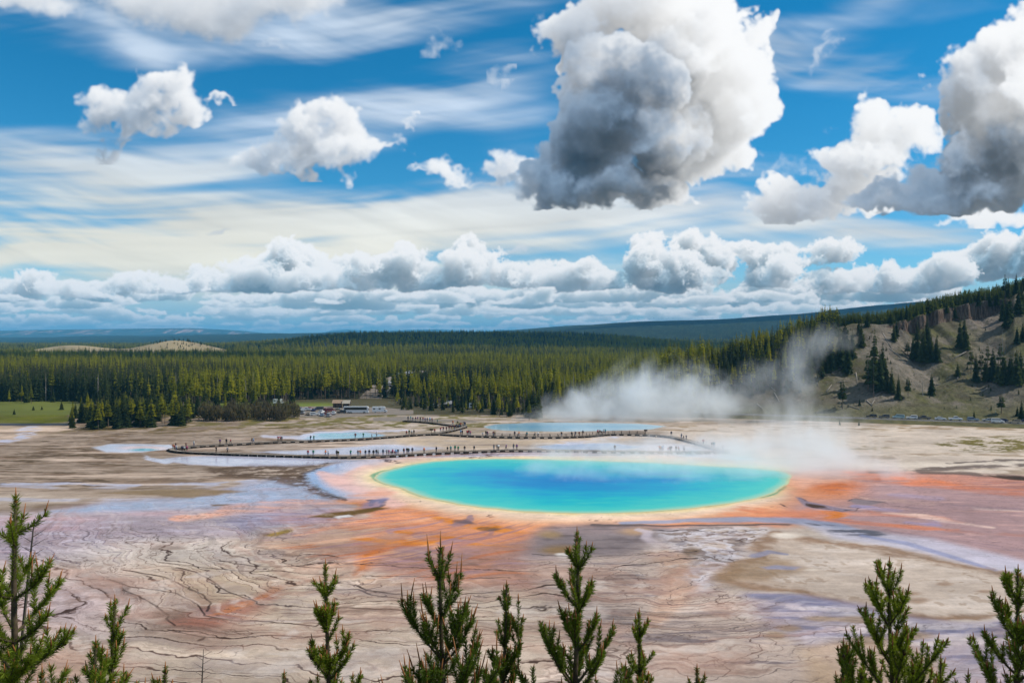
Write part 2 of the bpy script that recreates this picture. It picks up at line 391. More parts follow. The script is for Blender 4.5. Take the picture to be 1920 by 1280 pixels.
    # right hand mass: the far white part, then the near grey one
    cu((1340, 1960, 150, 430), 1.6, [(1635, 215, 26, 28), (1640, 250, 36, 34), (1690, 235, 50, 34), (1725, 250, 34, 38), (1610, 285, 40, 30), (1570, 300, 36, 24), (1565, 335, 54, 28), (1660, 290, 60, 30), (1530, 365, 50, 24), (1500, 385, 44, 18), (1450, 360, 32, 20), (1415, 378, 22, 9), (1470, 390, 50, 12), (1600, 360, 60, 24), (1600, 392, 60, 12), (1650,330,40,20), (1900,405,70,18), (1820,408,60,16), (1760,418,30,10)],
       215, dict(sunk=2.2, upk=1.2), rag=1.7, amp=0.50, freq=1.7, octs=6, sigma=11, soft=0.24, gain=0.64, absorb=0.34)
    cu((1560, 2040, -60, 440), 3.0, [(1890, 110, 56, 46), (1915, 75, 40, 36), (1850, 165, 60, 46), (1800, 175, 34, 34), (1790, 205, 34, 40), (1860, 220, 80, 60), (1940, 160, 90, 100), (1930, 270, 130, 80), (1830, 290, 80, 50), (1800, 340, 90, 36), (1740, 365, 70, 24), (1680, 375, 50, 18), (1640, 385, 50, 14), (1900, 350, 140, 44), (1760, 378, 130, 18), (1620, 372, 20, 20), (1960, 60, 60, 50), (1990,330,130,70)],
       216, dict(gain=1.0, sunk=2.3, upk=1.15), rag=1.8, base=(404, 0.16), amp=0.44, freq=1.15, octs=7, sigma=12, soft=0.22, gain=0.62, absorb=0.36, shadow=[(1900, 320, 200, 80, -12, 5.0), (1740, 375, 150, 26, 0, 3.0)])
    # the great cloud: a sunlit tower to the right with its shaded near side to the left
    cu((930, 1520, -110, 420), 4.2, [(1230, -10, 110, 60, 0, .5), (1120, 36, 44, 22, 0, .3), (1170, 10, 70, 50, 0, .3), (1310, 40, 74, 64, 0, .5), (1355, 30, 40, 40, 0, .6), (1260, 110, 110, 70, 0, .5), (1380, 110, 60, 56, 0, .7), (1420, 150, 36, 44, 0, .7), (1350, 190, 80, 60, 0, .7), (1425, 190, 24, 18, 0, .8),
                        (1310, 270, 64, 40, 0, .6), (1360, 285, 34, 24, 0, .7), (1290, 310, 56, 34, 0, .6), (1280, 358, 34, 24, 0, .5), (1240, 340, 50, 30, 0, .4), (1422, 60, 20, 24, -50, .8), (1440, 42, 9, 14, 0, .8), (1240, 210, 70, 60, 0, .3), (1400, 240, 20, 10, 0, .8), (1300,365,24,12,0,.5), (1270, 250, 70, 60, 0, 0), (1250, 310, 60, 50, 0, 0), (1070, 70, 60, 40, 0, .2), (1060, 240, 40, 50, 0, -.7), (1040, 310, 50, 40, 0, -.7),
                        (1150, 140, 90, 64, 0, -.5), (1075, 110, 28, 30, 0, .1), (1052, 118, 12, 14, 0, .4), (1210, 170, 76, 70, 0, -.5), (1130, 220, 86, 64, 0, -.8), (1220, 250, 70, 60, 0, -.7), (1110, 290, 76, 46, 0, -.8), (1080, 330, 76, 36, 0, -.8), (1055, 348, 84, 34, 0, -.8), (1150, 348, 120, 44, 0, -.8), (1020, 345, 60, 22, 0, -.7), (1230, 362, 80, 30, 0, -.3), (1100, 362, 130, 28, 0, -.8), (1210, 352, 60, 30, 0, -.7), (1000, 345, 44, 8, 0, -.6), (970, 342, 26, 5, 0, -.6), (1180, 372, 110, 10, 0, -.8), (1085, 180, 50, 50, 0, -.5)],
       217, dict(gain=1.0, sunk=2.9, upk=1.25), rag=1.8, base=(394, 0.10), amp=0.44, freq=1.15, octs=7, sigma=12, soft=0.22, gain=0.62, absorb=0.36, sun=(0.76, -0.56, 0.40), shadow=[(1120, 285, 150, 120, -20, 8.0), (1160, 180, 90, 80, 0, 5.0), (1040, 350, 120, 40, 0, 5.0), (1180, 370, 110, 20, 0, 5.0)])
    return img, alp
# ------------------------------------------------------------------ camera, sun, sky
cam_d = bpy.data.cameras.new('camera'); cam = bpy.data.objects.new('camera', cam_d); COL.objects.link(cam)
cam_d.sensor_width = 36.0; cam_d.lens = 36.0 * F / 1920.0
cam_d.clip_start = 0.2; cam_d.clip_end = 120000.0
cam.location = (0, 0, CAM_H)
cam.rotation_euler = (math.radians(90) - math.atan((CY - HOR) / F), 0, 0)
scene.camera = cam
sun_d = bpy.data.lights.new('sun', 'SUN'); sun = bpy.data.objects.new('sun', sun_d); COL.objects.link(sun)
sun_d.energy = 4.3; sun_d.angle = math.radians(0.5); sun_d.color = (1.0, 0.95, 0.86)
sun.rotation_euler = SUN_DIR.to_track_quat('Z', 'Y').to_euler()
scene.view_settings.view_transform = 'Standard'; scene.view_settings.look = 'None'
scene.view_settings.exposure = 0.0; scene.view_settings.gamma = 1.0

def build_sky():
    rgb, alpha = paint_sky()
    h, w_ = alpha.shape
    im = bpy.data.images.new('sky_clouds', w_, h, alpha=True, float_buffer=True)
    im.colorspace_settings.name = 'Non-Color'
    px = np.empty((h, w_, 4), np.float32)
    px[..., :3] = rgb[::-1]; px[..., 3] = alpha[::-1]
    im.pixels.foreach_set(px.ravel()); im.update(); im.pack()
    w = bpy.data.worlds.new('World'); scene.world = w; w.use_nodes = True
    w.node_tree.nodes.clear()
    N = NT(w.node_tree)
    d = N.e(N.new('ShaderNodeTexCoord').outputs['Generated'])
    dx, dy, dz = N.sep(d)
    yy = dy.max(0.12)
    # compass coordinates of the sky: X across, Y down from the level horizon, one unit = 3.84 degrees
    X = dx / yy * (F / 100) + CX / 100
    Y = dz / yy * (-F / 100) + HOR / 100
    sky = N.new('ShaderNodeTexSky', sky_type='NISHITA')
    sky.sun_disc = False; sky.sun_elevation = SUN_EL; sky.sun_rotation = SUN_AZ
    sky.air_density = 1.0; sky.dust_density = 0.15; sky.ozone_density = 4.0; sky.altitude = 2200
    N.link(d, sky.inputs[0])
    hs = N.new('ShaderNodeHueSaturation')
    hs.inputs['Saturation'].default_value = 1.36; hs.inputs['Value'].default_value = 1.22; hs.inputs['Hue'].default_value = 0.485
    N.link(sky.outputs[0], hs.inputs['Color'])
    base = N.mix(1.0, N.e(hs.outputs[0]), (0.85, 1.0, 1.0), 'MULTIPLY')
    K = 10.0                                   # the clouds as seen, against the 0.1 strength of the background
    tx = N.new('ShaderNodeTexImage'); tx.image = im; tx.extension = 'EXTEND'; tx.interpolation = 'Cubic'
    uv = N.xyz((X - SX0) / (SX1 - SX0), (Y * -1.0 + SY1) / (SY1 - SY0), 0.0)
    N.link(uv, tx.inputs[0])
    inside = dy.step(0.10, 0.40) * dz.step(0.70, 0.50)
    a = N.e(tx.outputs['Alpha']) * inside
    cl = N.vm('SCALE', N.e(tx.outputs['Color']), scale=inside * K)
    plain = N.mix(inside, N.mix(0.40, base, (0.62 * K, 0.66 * K, 0.72 * K)), base)
    col = N.vm('ADD', N.vm('SCALE', plain, scale=1.0 - a), cl)
    col = N.mix(dz.step(-0.02, 0.0), (0.06 * K, 0.07 * K, 0.06 * K), col)
    bg = N.new('ShaderNodeBackground'); bg.inputs['Strength'].default_value = 0.1
    N.link(col, bg.inputs['Color'])
    N.link(bg.outputs[0], N.new('ShaderNodeOutputWorld').inputs[0])
    w.cycles.sampling_method = 'MANUAL'; w.cycles.sample_map_resolution = 512
build_sky()
# ------------------------------------------------------------------ ground
_TAB = np.random.default_rng(3).uniform(-1, 1, (256, 256)).astype(np.float32)
def vn(x, y, seed=0):
    """value noise on arbitrary points, about -1..1"""
    x = x + seed * 17.31; y = y + seed * 9.17
    i = np.floor(x); j = np.floor(y)
    f = (x - i).astype(np.float32); g = (y - j).astype(np.float32)
    f = f * f * f * (f * (f * 6 - 15) + 10); g = g * g * g * (g * (g * 6 - 15) + 10)
    i = i.astype(np.int64) & 255; j = j.astype(np.int64) & 255; i1 = (i + 1) & 255; j1 = (j + 1) & 255
    a, b, c, d = _TAB[i, j], _TAB[i1, j], _TAB[i, j1], _TAB[i1, j1]
    return (a + (b - a) * f) * (1 - g) + (c + (d - c) * f) * g

def vfbm(x, y, octs=4, gain=0.5, seed=0, lac=2.03):
    o = 0; a = 1.0; t = 0
    for k in range(octs):
        o = o + a * vn(x, y, seed + k * 3); t += a; a *= gain
        x = x * lac; y = y * lac
    return o / t * 1.6

def sstep(x, a, b):
    t = np.clip((x - a) / (b - a), 0, 1); return t * t * (3 - 2 * t)

# ---- heights of the land beyond the basin, by bearing u = x / y and distance y
def terrain(u, d):
    u = np.asarray(u, np.float64); d = np.asarray(d, np.float64)
    x = u * d
    z = 0.5 * vfbm(x / 60, d / 60, 3, seed=5) * sstep(d, 400, 600)
    # a low wooded rise in the middle distance
    z = z + 30 * np.exp(-((u + 0.06) / 0.26) ** 4) * sstep(d, 1200, 2100) * (1 - 0.6 * sstep(d, 2300, 3200)) * (1 + 0.25 * vn(x / 500, d / 500, 2))
    # the pale bare mound on the left
    z = z + 33 * np.exp(-((x + 690) / 90) ** 2 - ((d - 1640) / 120) ** 2) + 24 * np.exp(-((x + 905) / 110) ** 2 - ((d - 1640) / 100) ** 2) - 5 * sstep(d, 1150, 1500) * (u < -0.2) * sstep(-u, 0.2, 0.3)
    # long forested slopes far off
    far = sstep(d, 3500, 8500)
    z = z + far * (62 * sstep(u, -0.75, -0.30) + 6 + 14 * vfbm(u * 9 + 3, d / 2500, 3, seed=9))
    ridge_r = np.interp(u, [-0.05, 0.0, 0.08, 0.16, 0.26, 0.36, 0.46, 0.6, 0.9], [0, 18, 62, 98, 126, 162, 222, 270, 290])
    z = z + ridge_r * sstep(d, 3000, 5200) * (1 + 0.05 * vfbm(x / 700, d / 400, 3, seed=12))
    return z

GAIN = 1.40                       # light on open level ground: painted albedo = wanted colour / GAIN
def build_ground():
    px = np.arange(-300, 2221, 1.55); py = np.arange(1312, 779.9, -0.8)
    u = (px - CX) / F
    d_basin = CAM_H * F / (py - HOR)
    d_far = np.exp(np.linspace(math.log(d_basin[-1]), math.log(30000), 171))[1:]
    d = np.concatenate([d_basin, d_far])
    nB = len(d_basin); nx = len(u)
    U, D = np.meshgrid(u, d)
    XW = U * D; YW = D
    Z = np.where(D > 380, terrain(U, D), 0.0)
    PX, PY = np.meshgrid(px, py)
    xw, yw = XW[:nB], YW[:nB]
    # shared noises
    n1 = vfbm(xw / 18, yw / 18, 5, seed=1); n2 = vfbm(xw / 5, yw / 5, 4, seed=2); n3 = vfbm(xw / 1.6, yw / 1.6, 3, 0.6, seed=3)
    st = vfbm(xw / 30, yw / 6.5, 5, 0.6, seed=4)                 # streaks along the shelves
    st2 = vfbm(xw / 9, yw / 1.6, 4, 0.6, seed=6)
    big = vfbm(xw / 70, yw / 40, 3, seed=7)
    wx = (n1 * 9 + n2 * 4); wy = (n1 * 2.2 + n2 * 1.3)
    ang = np.arctan2(yw - 205.0, xw - 8.0); rad = np.hypot(xw - 8.0, yw - 205.0)
    sw = 0.42 * (1 - sstep(xw, -10, 40)) * rad
    flow = vfbm(ang * 16 + sw * 0.30 + 0.25 * n1, rad / 26, 5, 0.6, seed=8)
    flow2 = vfbm(ang * 46 + sw * 0.86 + 0.5 * n1, rad / 16, 4, 0.6, seed=9)
    col = np.zeros((nB, nx, 3), np.float32); wet = np.zeros((nB, nx), np.float32)

    def C(*rgb): return np.array(lin(*rgb), np.float32) / GAIN
    def put(m, rgb, w=None):
        m = np.clip(m, 0, 1)
        c = C(*rgb) if not isinstance(rgb, np.ndarray) else rgb
        col[:] = col * (1 - m[..., None]) + c * m[..., None]
        if w is not None: wet[:] = wet * (1 - m) + w * m
    KY = 3.2
    def soften(c):
        m_ = sum(c) / 3; return tuple(int(m_ + (x - m_) * 1.0) for x in c)
    def line(pts, w, soft=0.6, warp=1.0, tex=0.0):
        """mask of a stroke: w = half width in picture cells along x; upright it is KY times thinner"""
        out = np.zeros((nB, nx), np.float32)
        ws = w if isinstance(w, (list, tuple)) else [w] * len(pts)
        for (a, b, wa, wb) in zip(pts[:-1], pts[1:], ws[:-1], ws[1:]):
            r = max(wa, wb) * (1 + soft) + 30
            i0, i1 = np.searchsorted(px, [min(a[0], b[0]) - r, max(a[0], b[0]) + r])
            j0, j1 = np.searchsorted(-py, [-(max(a[1], b[1]) + r / KY + 6), -(min(a[1], b[1]) - r / KY - 6)])
            if i1 <= i0 or j1 <= j0: continue
            s = (slice(j0, j1), slice(i0, i1))
            x = PX[s] + wx[s] * warp; y = (PY[s] + wy[s] * warp) * KY
            ax, ay, bx, by = a[0], a[1] * KY, b[0], b[1] * KY
            t = np.clip(((x - ax) * (bx - ax) + (y - ay) * (by - ay)) / max((bx - ax) ** 2 + (by - ay) ** 2, 1e-6), 0, 1)
            q = np.hypot(x - ax - t * (bx - ax), y - ay - t * (by - ay)) / (wa + (wb - wa) * t)
            if tex: q = q * (1 - 0.35 * tex * n2[s] - 0.25 * tex * flow2[s])
            o_ = 1 - sstep(q, 1 - soft * 0.5, 1 + soft)
            if tex: o_ = o_ * np.clip(0.72 + 0.55 * tex * flow[s] + 0.3 * tex * n2[s], 0.15, 1)
            out[s] = np.maximum(out[s], o_)
        return out
    def pdist(pts, warp=1.0, pad=60):
        """signed distance to an outline (inside > 0), in picture cells along x"""
        P = np.array(pts, np.float64)
        out = np.full((nB, nx), -1e3, np.float32)
        i0, i1 = np.searchsorted(px, [P[:, 0].min() - pad, P[:, 0].max() + pad])
        j0, j1 = np.searchsorted(-py, [-(P[:, 1].max() + pad / KY + 4), -(P[:, 1].min() - pad / KY - 4)])
        s = (slice(j0, j1), slice(i0, i1))
        x = PX[s] + wx[s] * warp; y = (PY[s] + wy[s] * warp) * KY
        best = np.full(x.shape, 1e9); ins = np.zeros(x.shape, bool)
        Q = P * [1, KY]
        for a, b in zip(Q, np.roll(Q, -1, 0)):
            e = b - a
            t = np.clip(((x - a[0]) * e[0] + (y - a[1]) * e[1]) / max(e @ e, 1e-9), 0, 1)
            best = np.minimum(best, (x - a[0] - t * e[0]) ** 2 + (y - a[1] - t * e[1]) ** 2)
            if a[1] != b[1]:
                c = ((a[1] > y) != (b[1] > y)) & (x < e[0] * (y - a[1]) / e[1] + a[0]); ins ^= c
        out[s] = np.where(ins, np.sqrt(best), -np.sqrt(best))
        return out
    def poly(pts, soft=12, warp=1.0, off=0.0): return sstep(pdist(pts, warp, pad=60 + soft * 2) + off, -soft, soft)
    def ell(cx, cy, rx, ry, soft=0.35, warp=1.0):
        q = np.hypot((PX + wx * warp - cx) / rx, (PY + wy * warp - cy) / ry); return 1 - sstep(q, 1 - soft, 1 + soft)

    # ---- plain sinter, tan and brown towards the far left, paler to the right
    t = np.clip(0.5 + 0.55 * st + 0.25 * n2, 0, 1)[..., None]
    left = sstep(700 - PX, 0, 500)[..., None]
    col[:] = (C(203, 190, 176) * t + C(150, 132, 114) * (1 - t)) * left + (C(214, 204, 194) * t + C(178, 164, 150) * (1 - t)) * (1 - left)
    farl = sstep(935 - PY + 0.0 * PX, 0, 30) * sstep(760 - PX, 0, 160)
    put(farl * sstep(st + 0.5 * n2, -0.1, 0.7) * 0.8, (134, 112, 92))
    put(farl * sstep(st2 + 0.6 * n1, 0.15, 0.8) * 0.8, (96, 80, 60))
    put(farl * sstep(vfbm(xw / 36, yw / 5, 5, 0.6, seed=41), 0.15, 0.8) * 0.75, (218, 200, 184))
    # mottled olive near the trees
    edge = sstep(824 - PY, 0, 26) * (1 - 0.55 * sstep(PX, 900, 1200))
    put(edge * sstep(n2 + n3 * 0.5, -0.3, 0.6) * 0.75, (150, 132, 92))
    put(edge * sstep(n2 * 0.8 + st * 0.6, 0.2, 0.8) * 0.7, (92, 86, 50))
    put(sstep(803 - PY, 0, 6) * sstep(PX, 300, 420) * (1 - sstep(PX, 880, 980)) * 0.7 * sstep(n2, -0.5, 0.5), (132, 128, 78))
    put(poly([(-400, 770), (118, 770), (126, 780), (124, 791), (60, 794), (-400, 795)], 4) * (0.9 + 0.1 * n2), (116, 122, 48))
    # washed white fan at the far left with its thin creek
    put(poly([(-40, 799), (130, 796), (150, 802), (90, 812), (40, 822), (-40, 830)], 16) * (0.55 + 0.4 * st), (224, 204, 186))
    put(line([(60, 803), (48, 812), (25, 822), (-40, 838)], [14, 12, 8, 6], 0.8) * sstep(n2, -0.6, 0.4), (205, 205, 218), 0.5)
    put(line([(-60, 796), (130, 795)], 6, 0.5, 0.2) * 0.9, (58, 60, 66), 0.5)
    # ---- wet flats, left; the sky's lilac and blue sheen is painted into the colour
    lil = poly([(-60, 968), (90, 958), (200, 942), (330, 936), (420, 920), (500, 905), (580, 905), (620, 925), (660, 945), (640, 985), (560, 1010), (430, 1010), (330, 1040), (200, 1060), (60, 1070), (-60, 1090)], 40)
    put(lil, (190, 178, 182), 0.38)
    put(poly([(-60, 985), (120, 975), (330, 965), (420, 985), (300, 1010), (160, 1030), (-60, 1050)], 50) * (0.5 + 0.4 * st), (182, 166, 176), 0.40)
    put(poly([(90, 962), (220, 942), (340, 934), (430, 918), (520, 898), (590, 905), (640, 930), (560, 945), (430, 950), (260, 958)], 22) * 0.85, (172, 188, 214), 0.75)
    put(poly([(400, 975), (500, 955), (600, 952), (640, 965), (560, 985), (470, 1000)], 26) * 0.75, (156, 154, 180), 0.5)
    put(sstep(st2, 0.2, 0.8) * lil * 0.4, (210, 206, 220))
    put(sstep(st, 0.1, 0.9) * lil * 0.5, (200, 170, 172))
    # tongue of dry ground in the blue
    put(poly([(180, 925), (290, 930), (360, 934), (440, 923), (460, 921), (400, 918), (320, 917), (240, 920)], 7), (158, 140, 116), 0.0)
    put(poly([(395, 945), (435, 946), (432, 949), (398, 949)], 6), (140, 126, 110), 0.0)
    for yy, a in ((909, 0.7), (914, 0.45), (938, 0.5)):
        put(line([(-60, yy - 4), (100, yy), (250, yy + 1), (400, yy - 2), (480, yy - 8)], 7, 0.9) * a * sstep(n2 + st, -0.5, 0.5), (196, 202, 222), 0.5)
    # ---- pale terraces, bottom left to centre
    terr = poly([(-60, 1060), (150, 1050), (250, 1020), (380, 1010), (520, 1020), (640, 1050), (700, 1080), (900, 1100), (1100, 1110), (1150, 1320), (-60, 1330)], 50)
    put(terr * 0.9, (212, 197, 180), 0.15)
    put(terr * sstep(n1 + st * 0.5, -0.1, 0.9) * 0.7, (190, 162, 142))
    put(ell(300, 1040, 170, 26, 0.7) * 0.8, (218, 212, 206))
    put(ell(330, 1110, 170, 60, 0.8) * 0.55, (206, 186, 158))
    put(ell(120, 1130, 170, 60, 0.8) * 0.6, (205, 190, 198))
    put(ell(360, 1150, 60, 34, 0.9) * 0.7, (140, 112, 100))
    put(ell(380, 1180, 80, 26, 0.9) * 0.6, (160, 128, 116))
    put(sstep(PY, 1150, 1290) * sstep(st2 + n1 * 0.6, -0.2, 0.7) * 0.55, (160, 142, 132))
    put(sstep(PY, 1180, 1290) * (1 - sstep(PX, 150, 420)) * 0.5 * sstep(n2 + st2, -0.3, 0.8), (222, 216, 210))
    # ---- mauve-grey area under the orange fan
    put(poly([(560, 1000), (740, 1000), (1000, 1000), (1040, 1050), (1010, 1105), (800, 1100), (640, 1050), (560, 1030)], 45) * 0.9, (178, 140, 126), 0.25)
    put(poly([(480, 985), (640, 985), (720, 1000), (640, 1040), (520, 1045), (450, 1015)], 40) * 0.75 * (0.6 + 0.4 * st), (200, 172, 150), 0.2)
    put(sstep(st2, 0.0, 0.8) * poly([(700, 1010), (900, 1020), (1020, 1030), (1000, 1090), (760, 1090)], 40) * 0.55, (168, 140, 148))
    # ---- bands round the spring
    POOL = [(700, 894), (706, 889), (725, 882), (756, 873), (810, 864.5), (868, 861), (925, 859.5), (1002, 860.5), (1118, 863.5), (1214, 867), (1296, 872), (1411, 878), (1466, 883), (1486, 890), (1484, 899), (1474, 912), (1455, 924), (1427, 933), (1373, 944.5), (1276, 955.6), (1195, 961.5), (1118, 963), (1041, 962), (983, 959.5), (925, 954), (871, 948), (825, 939), (787, 931), (767, 923.5), (750, 915), (720, 908), (703, 901)]
    dp = pdist(POOL, 0.55, pad=520)
    near = sstep(PY, 900, 950); rgt = sstep(PX, 1250, 1450)
    wob = 1 + 0.22 * n1
    # broad outer salmon on the near side
    q = -dp
    lim = np.interp(PX, [540, 650, 760, 900, 1000, 1100, 1250, 1350, 1450, 1560, 1700], [60, 130, 185, 200, 160, 120, 108, 115, 160, 220, 100]) * (1 + 0.16 * n1 + 0.10 * n2)
    outer = (1 - sstep(q, lim * 0.75, lim * 1.12)) * sstep(PY, 905, 940)
    put(outer, (218, 152, 122), 0.3)
    put(outer * (1 - sstep(q, lim * 0.5, lim * 1.0)), (234, 170, 130))
    put(outer * (1 - sstep(q, 30, 95)) * (1 - 0.5 * rgt), (236, 202, 174))
    # left and far shelf, white to pink with a blue lip
    shelf = poly([(572, 900), (572, 889), (590, 879), (620, 872), (655, 866), (700, 861), (780, 851), (900, 850), (1100, 848), (1300, 850), (1500, 866), (1560, 880), (1520, 905), (1440, 900), (1200, 880), (900, 875), (760, 920), (700, 935), (650, 940), (625, 930), (600, 920), (582, 910)], 7, 0.6)
    shelf = np.maximum(shelf, 0)
    put(shelf, (222, 212, 218), 0.6)
    put(shelf * (1 - sstep(PX, 600, 690)) * (1 - sstep(pdist([(572, 900), (590, 879), (655, 866), (700, 861), (740, 880), (660, 905), (690, 935), (640, 938), (600, 920)], 0.6), 14, 60)), (158, 182, 220), 0.85)
    put(line([(640, 902), (690, 882), (760, 862), (860, 853), (1000, 852), (1250, 858), (1480, 876)], [18, 16, 10, 9, 9, 12, 14], 0.9) * 0.9, (238, 196, 182), 0.5)
    put(line([(1160, 851), (1300, 853), (1420, 858)], 9, 0.9) * 0.6, (200, 205, 222), 0.7)
    put(line([(600, 885), (640, 905), (700, 925), (740, 945)], [8, 26, 22, 20], 0.9) * 0.85, (236, 200, 190), 0.4)
    put((1 - sstep(q, 14, 60)) * sstep(q, -12, 0), (240, 216, 192), 0.4)
    put((1 - sstep(q + 4 * n2, 6, 24)) * 0.8, (240, 224, 184), 0.4)
    put((1 - sstep(q + 6 * n2 + 3 * n1, 2, 14)) * (0.2 + 0.35 * near + 0.2 * rgt) * np.clip(0.65 + 0.6 * n1 + 0.3 * n2, 0.1, 1), (232, 206, 144), 0.5)
    put((1 - sstep(q, -3, 4)), (150, 190, 140), 0.6)
    # dark flecks along the near shore
    put(sstep(n3 + 0.5 * n2, 1.0, 1.3) * (1 - sstep(q, 40, 90)) * sstep(q, 8, 16) * near * 0.7, (120, 92, 80))
    # ---- orange runoff, near side
    S1 = [(771, 1019), (725, 1026), (694, 1045), (684, 1066), (665, 1081), (638, 1084), (583, 1089), (529, 1102), (474, 1128), (419, 1146), (383, 1154)]
    put(poly([(600, 968), (700, 960), (830, 970), (930, 985), (1010, 1000), (1040, 1020), (960, 1035), (800, 1030), (700, 1015)], 40) * (0.25 + 0.65 * sstep(flow + 0.5 * n2, -0.6, 0.7)), (220, 158, 124), 0.3)
    put(line([(583, 1089), (529, 1104), (474, 1130), (419, 1150), (383, 1160), (330, 1164)], [8, 16, 26, 36, 36, 18], 1.2, 1.3, tex=1.0) * 0.85, (176, 124, 106), 0.3)
    put(line(S1, [30, 24, 18, 15, 13, 11, 8, 8, 8, 7, 4], 0.9, 1.1, tex=1.0) * 0.85, (206, 138, 96), 0.3)
    put(line(S1[:6], [14, 9, 5, 5, 5, 3], 1.0, 1.1, tex=1.0) * 0.85, (214, 132, 66), 0.3)
    put(line([(940, 1020), (925, 1045), (905, 1062), (870, 1066)], [10, 14, 14, 8], 1.2, 1.2, tex=1.0) * 0.7, (206, 146, 112), 0.3)
    for pts, w, a, c in (([(810, 968), (850, 978), (900, 990), (960, 996), (1020, 1001)], [7, 9, 12, 12, 6], 0.95, (226, 144, 40)),
                         ([(735, 998), (790, 1003), (850, 1010), (900, 1013)], [4, 6, 6, 4], 0.8, (216, 140, 60)),
                         ([(660, 1010), (740, 1017), (800, 1020), (900, 1022), (980, 1025)], [4, 14, 10, 5, 3], 0.85, (222, 146, 66)),
                         ([(627, 937), (650, 942), (690, 950)], [6, 6, 4], 0.9, (226, 146, 58)),
                         ([(700, 974), (760, 966), (800, 964)], 16, 0.6, (232, 150, 104)),
                         ([(330, 975), (400, 962), (437, 956), (500, 951), (547, 946), (600, 942), (627, 938), (690, 930), (720, 925)], [6, 14, 16, 18, 18, 16, 14, 20, 20], 0.95, (234, 184, 162)),
                         ([(547, 1002), (590, 995), (627, 988), (670, 981), (700, 975), (760, 966)], [6, 7, 8, 9, 10, 14], 0.9, (234, 176, 146)),
                         ([(780, 1012), (810, 1003), (840, 995), (870, 988)], [9, 7, 5, 3], 0.7, (238, 190, 150))):
        put(line(pts, w, 1.0, 1.4, tex=1.0) * a, soften(c), 0.3)
    fan = poly([(540, 965), (700, 950), (860, 965), (1000, 985), (1060, 1010), (1030, 1070), (900, 1095), (700, 1085), (560, 1060), (480, 1020)], 40)
    put(fan * sstep(flow2 + 0.3 * flow, 0.15, 0.7) * 0.65, (168, 138, 146)); put(fan * sstep(flow - 0.4 * flow2, 0.3, 0.9) * 0.5, (232, 190, 160)); put(fan * sstep(-flow2 + 0.4 * n2, 0.3, 0.9) * 0.6, (200, 124, 84))
    # lilac slots and grey slivers across the fan
    for pts, w, a, c in (([(792, 1006), (830, 994), (870, 978), (888, 968)], [10, 9, 8, 3], 0.8, (160, 140, 150)), ([(736, 1000), (770, 990), (800, 982), (830, 975)], [6, 9, 7, 3], 0.6, (168, 150, 166)),
                         ([(850, 1022), (890, 1014), (920, 1004), (930, 994)], [10, 8, 5, 3], 0.7, (158, 134, 146)), ([(860, 976), (880, 980)], [10, 6], 0.8, (120, 104, 108)), ([(905, 992), (925, 994)], 9, 0.8, (110, 90, 70)),
                         ([(900, 981), (935, 978)], [7, 3], 0.7, (130, 112, 118)), ([(960, 990), (990, 984), (1000, 979)], [7, 5, 2], 0.7, (150, 128, 134)), ([(760, 1030), (800, 1034)], 16, 0.6, (160, 136, 140)), ([(690, 946), (700, 940), (722, 938), (712, 948), (700, 952)], 5, 0.85, (112, 100, 104))):
        put(line(pts, w, 0.7, 1.6, tex=1.0) * a, c)
    put(line([(690, 948), (720, 936)], [16, 10], 0.6) * 0.6, (140, 146, 186), 0.5)
    # olive bar and its white patch
    put(poly([(575, 969), (600, 962), (660, 957), (705, 950), (728, 953), (700, 960), (660, 966), (620, 970)], 7), (128, 104, 66), 0.0)
    put(poly([(622, 968), (650, 964), (658, 966), (630, 971)], 4), (226, 226, 226))
    put(poly([(490, 1003), (520, 993), (545, 990), (540, 995), (505, 1005)], 6), (176, 150, 84))
    put(line([(455, 1010), (490, 992), (540, 986), (560, 990)], [8, 14, 12, 4], 0.9) * 0.5, (200, 196, 196))
    # ---- right of the spring
    put(poly([(1480, 885), (1560, 880), (1700, 888), (1990, 900), (1990, 1070), (1850, 1060), (1700, 1020), (1560, 985), (1480, 960), (1500, 930)], 45), (188, 158, 156), 0.4)
    put(poly([(1560, 880), (1700, 882), (1990, 893), (1990, 925), (1800, 915), (1640, 905)], 16) * 0.85, (206, 150, 130), 0.2)
    put(ell(1545, 915, 75, 26, 0.6) * 0.95, (228, 160, 122), 0.3)
    put(ell(1570, 912, 44, 11, 0.8) * 0.8, (214, 124, 74), 0.3)
    put(poly([(1480, 890), (1530, 880), (1620, 884), (1600, 896), (1540, 905), (1500, 915)], 20) * 0.8, (232, 190, 170), 0.3)
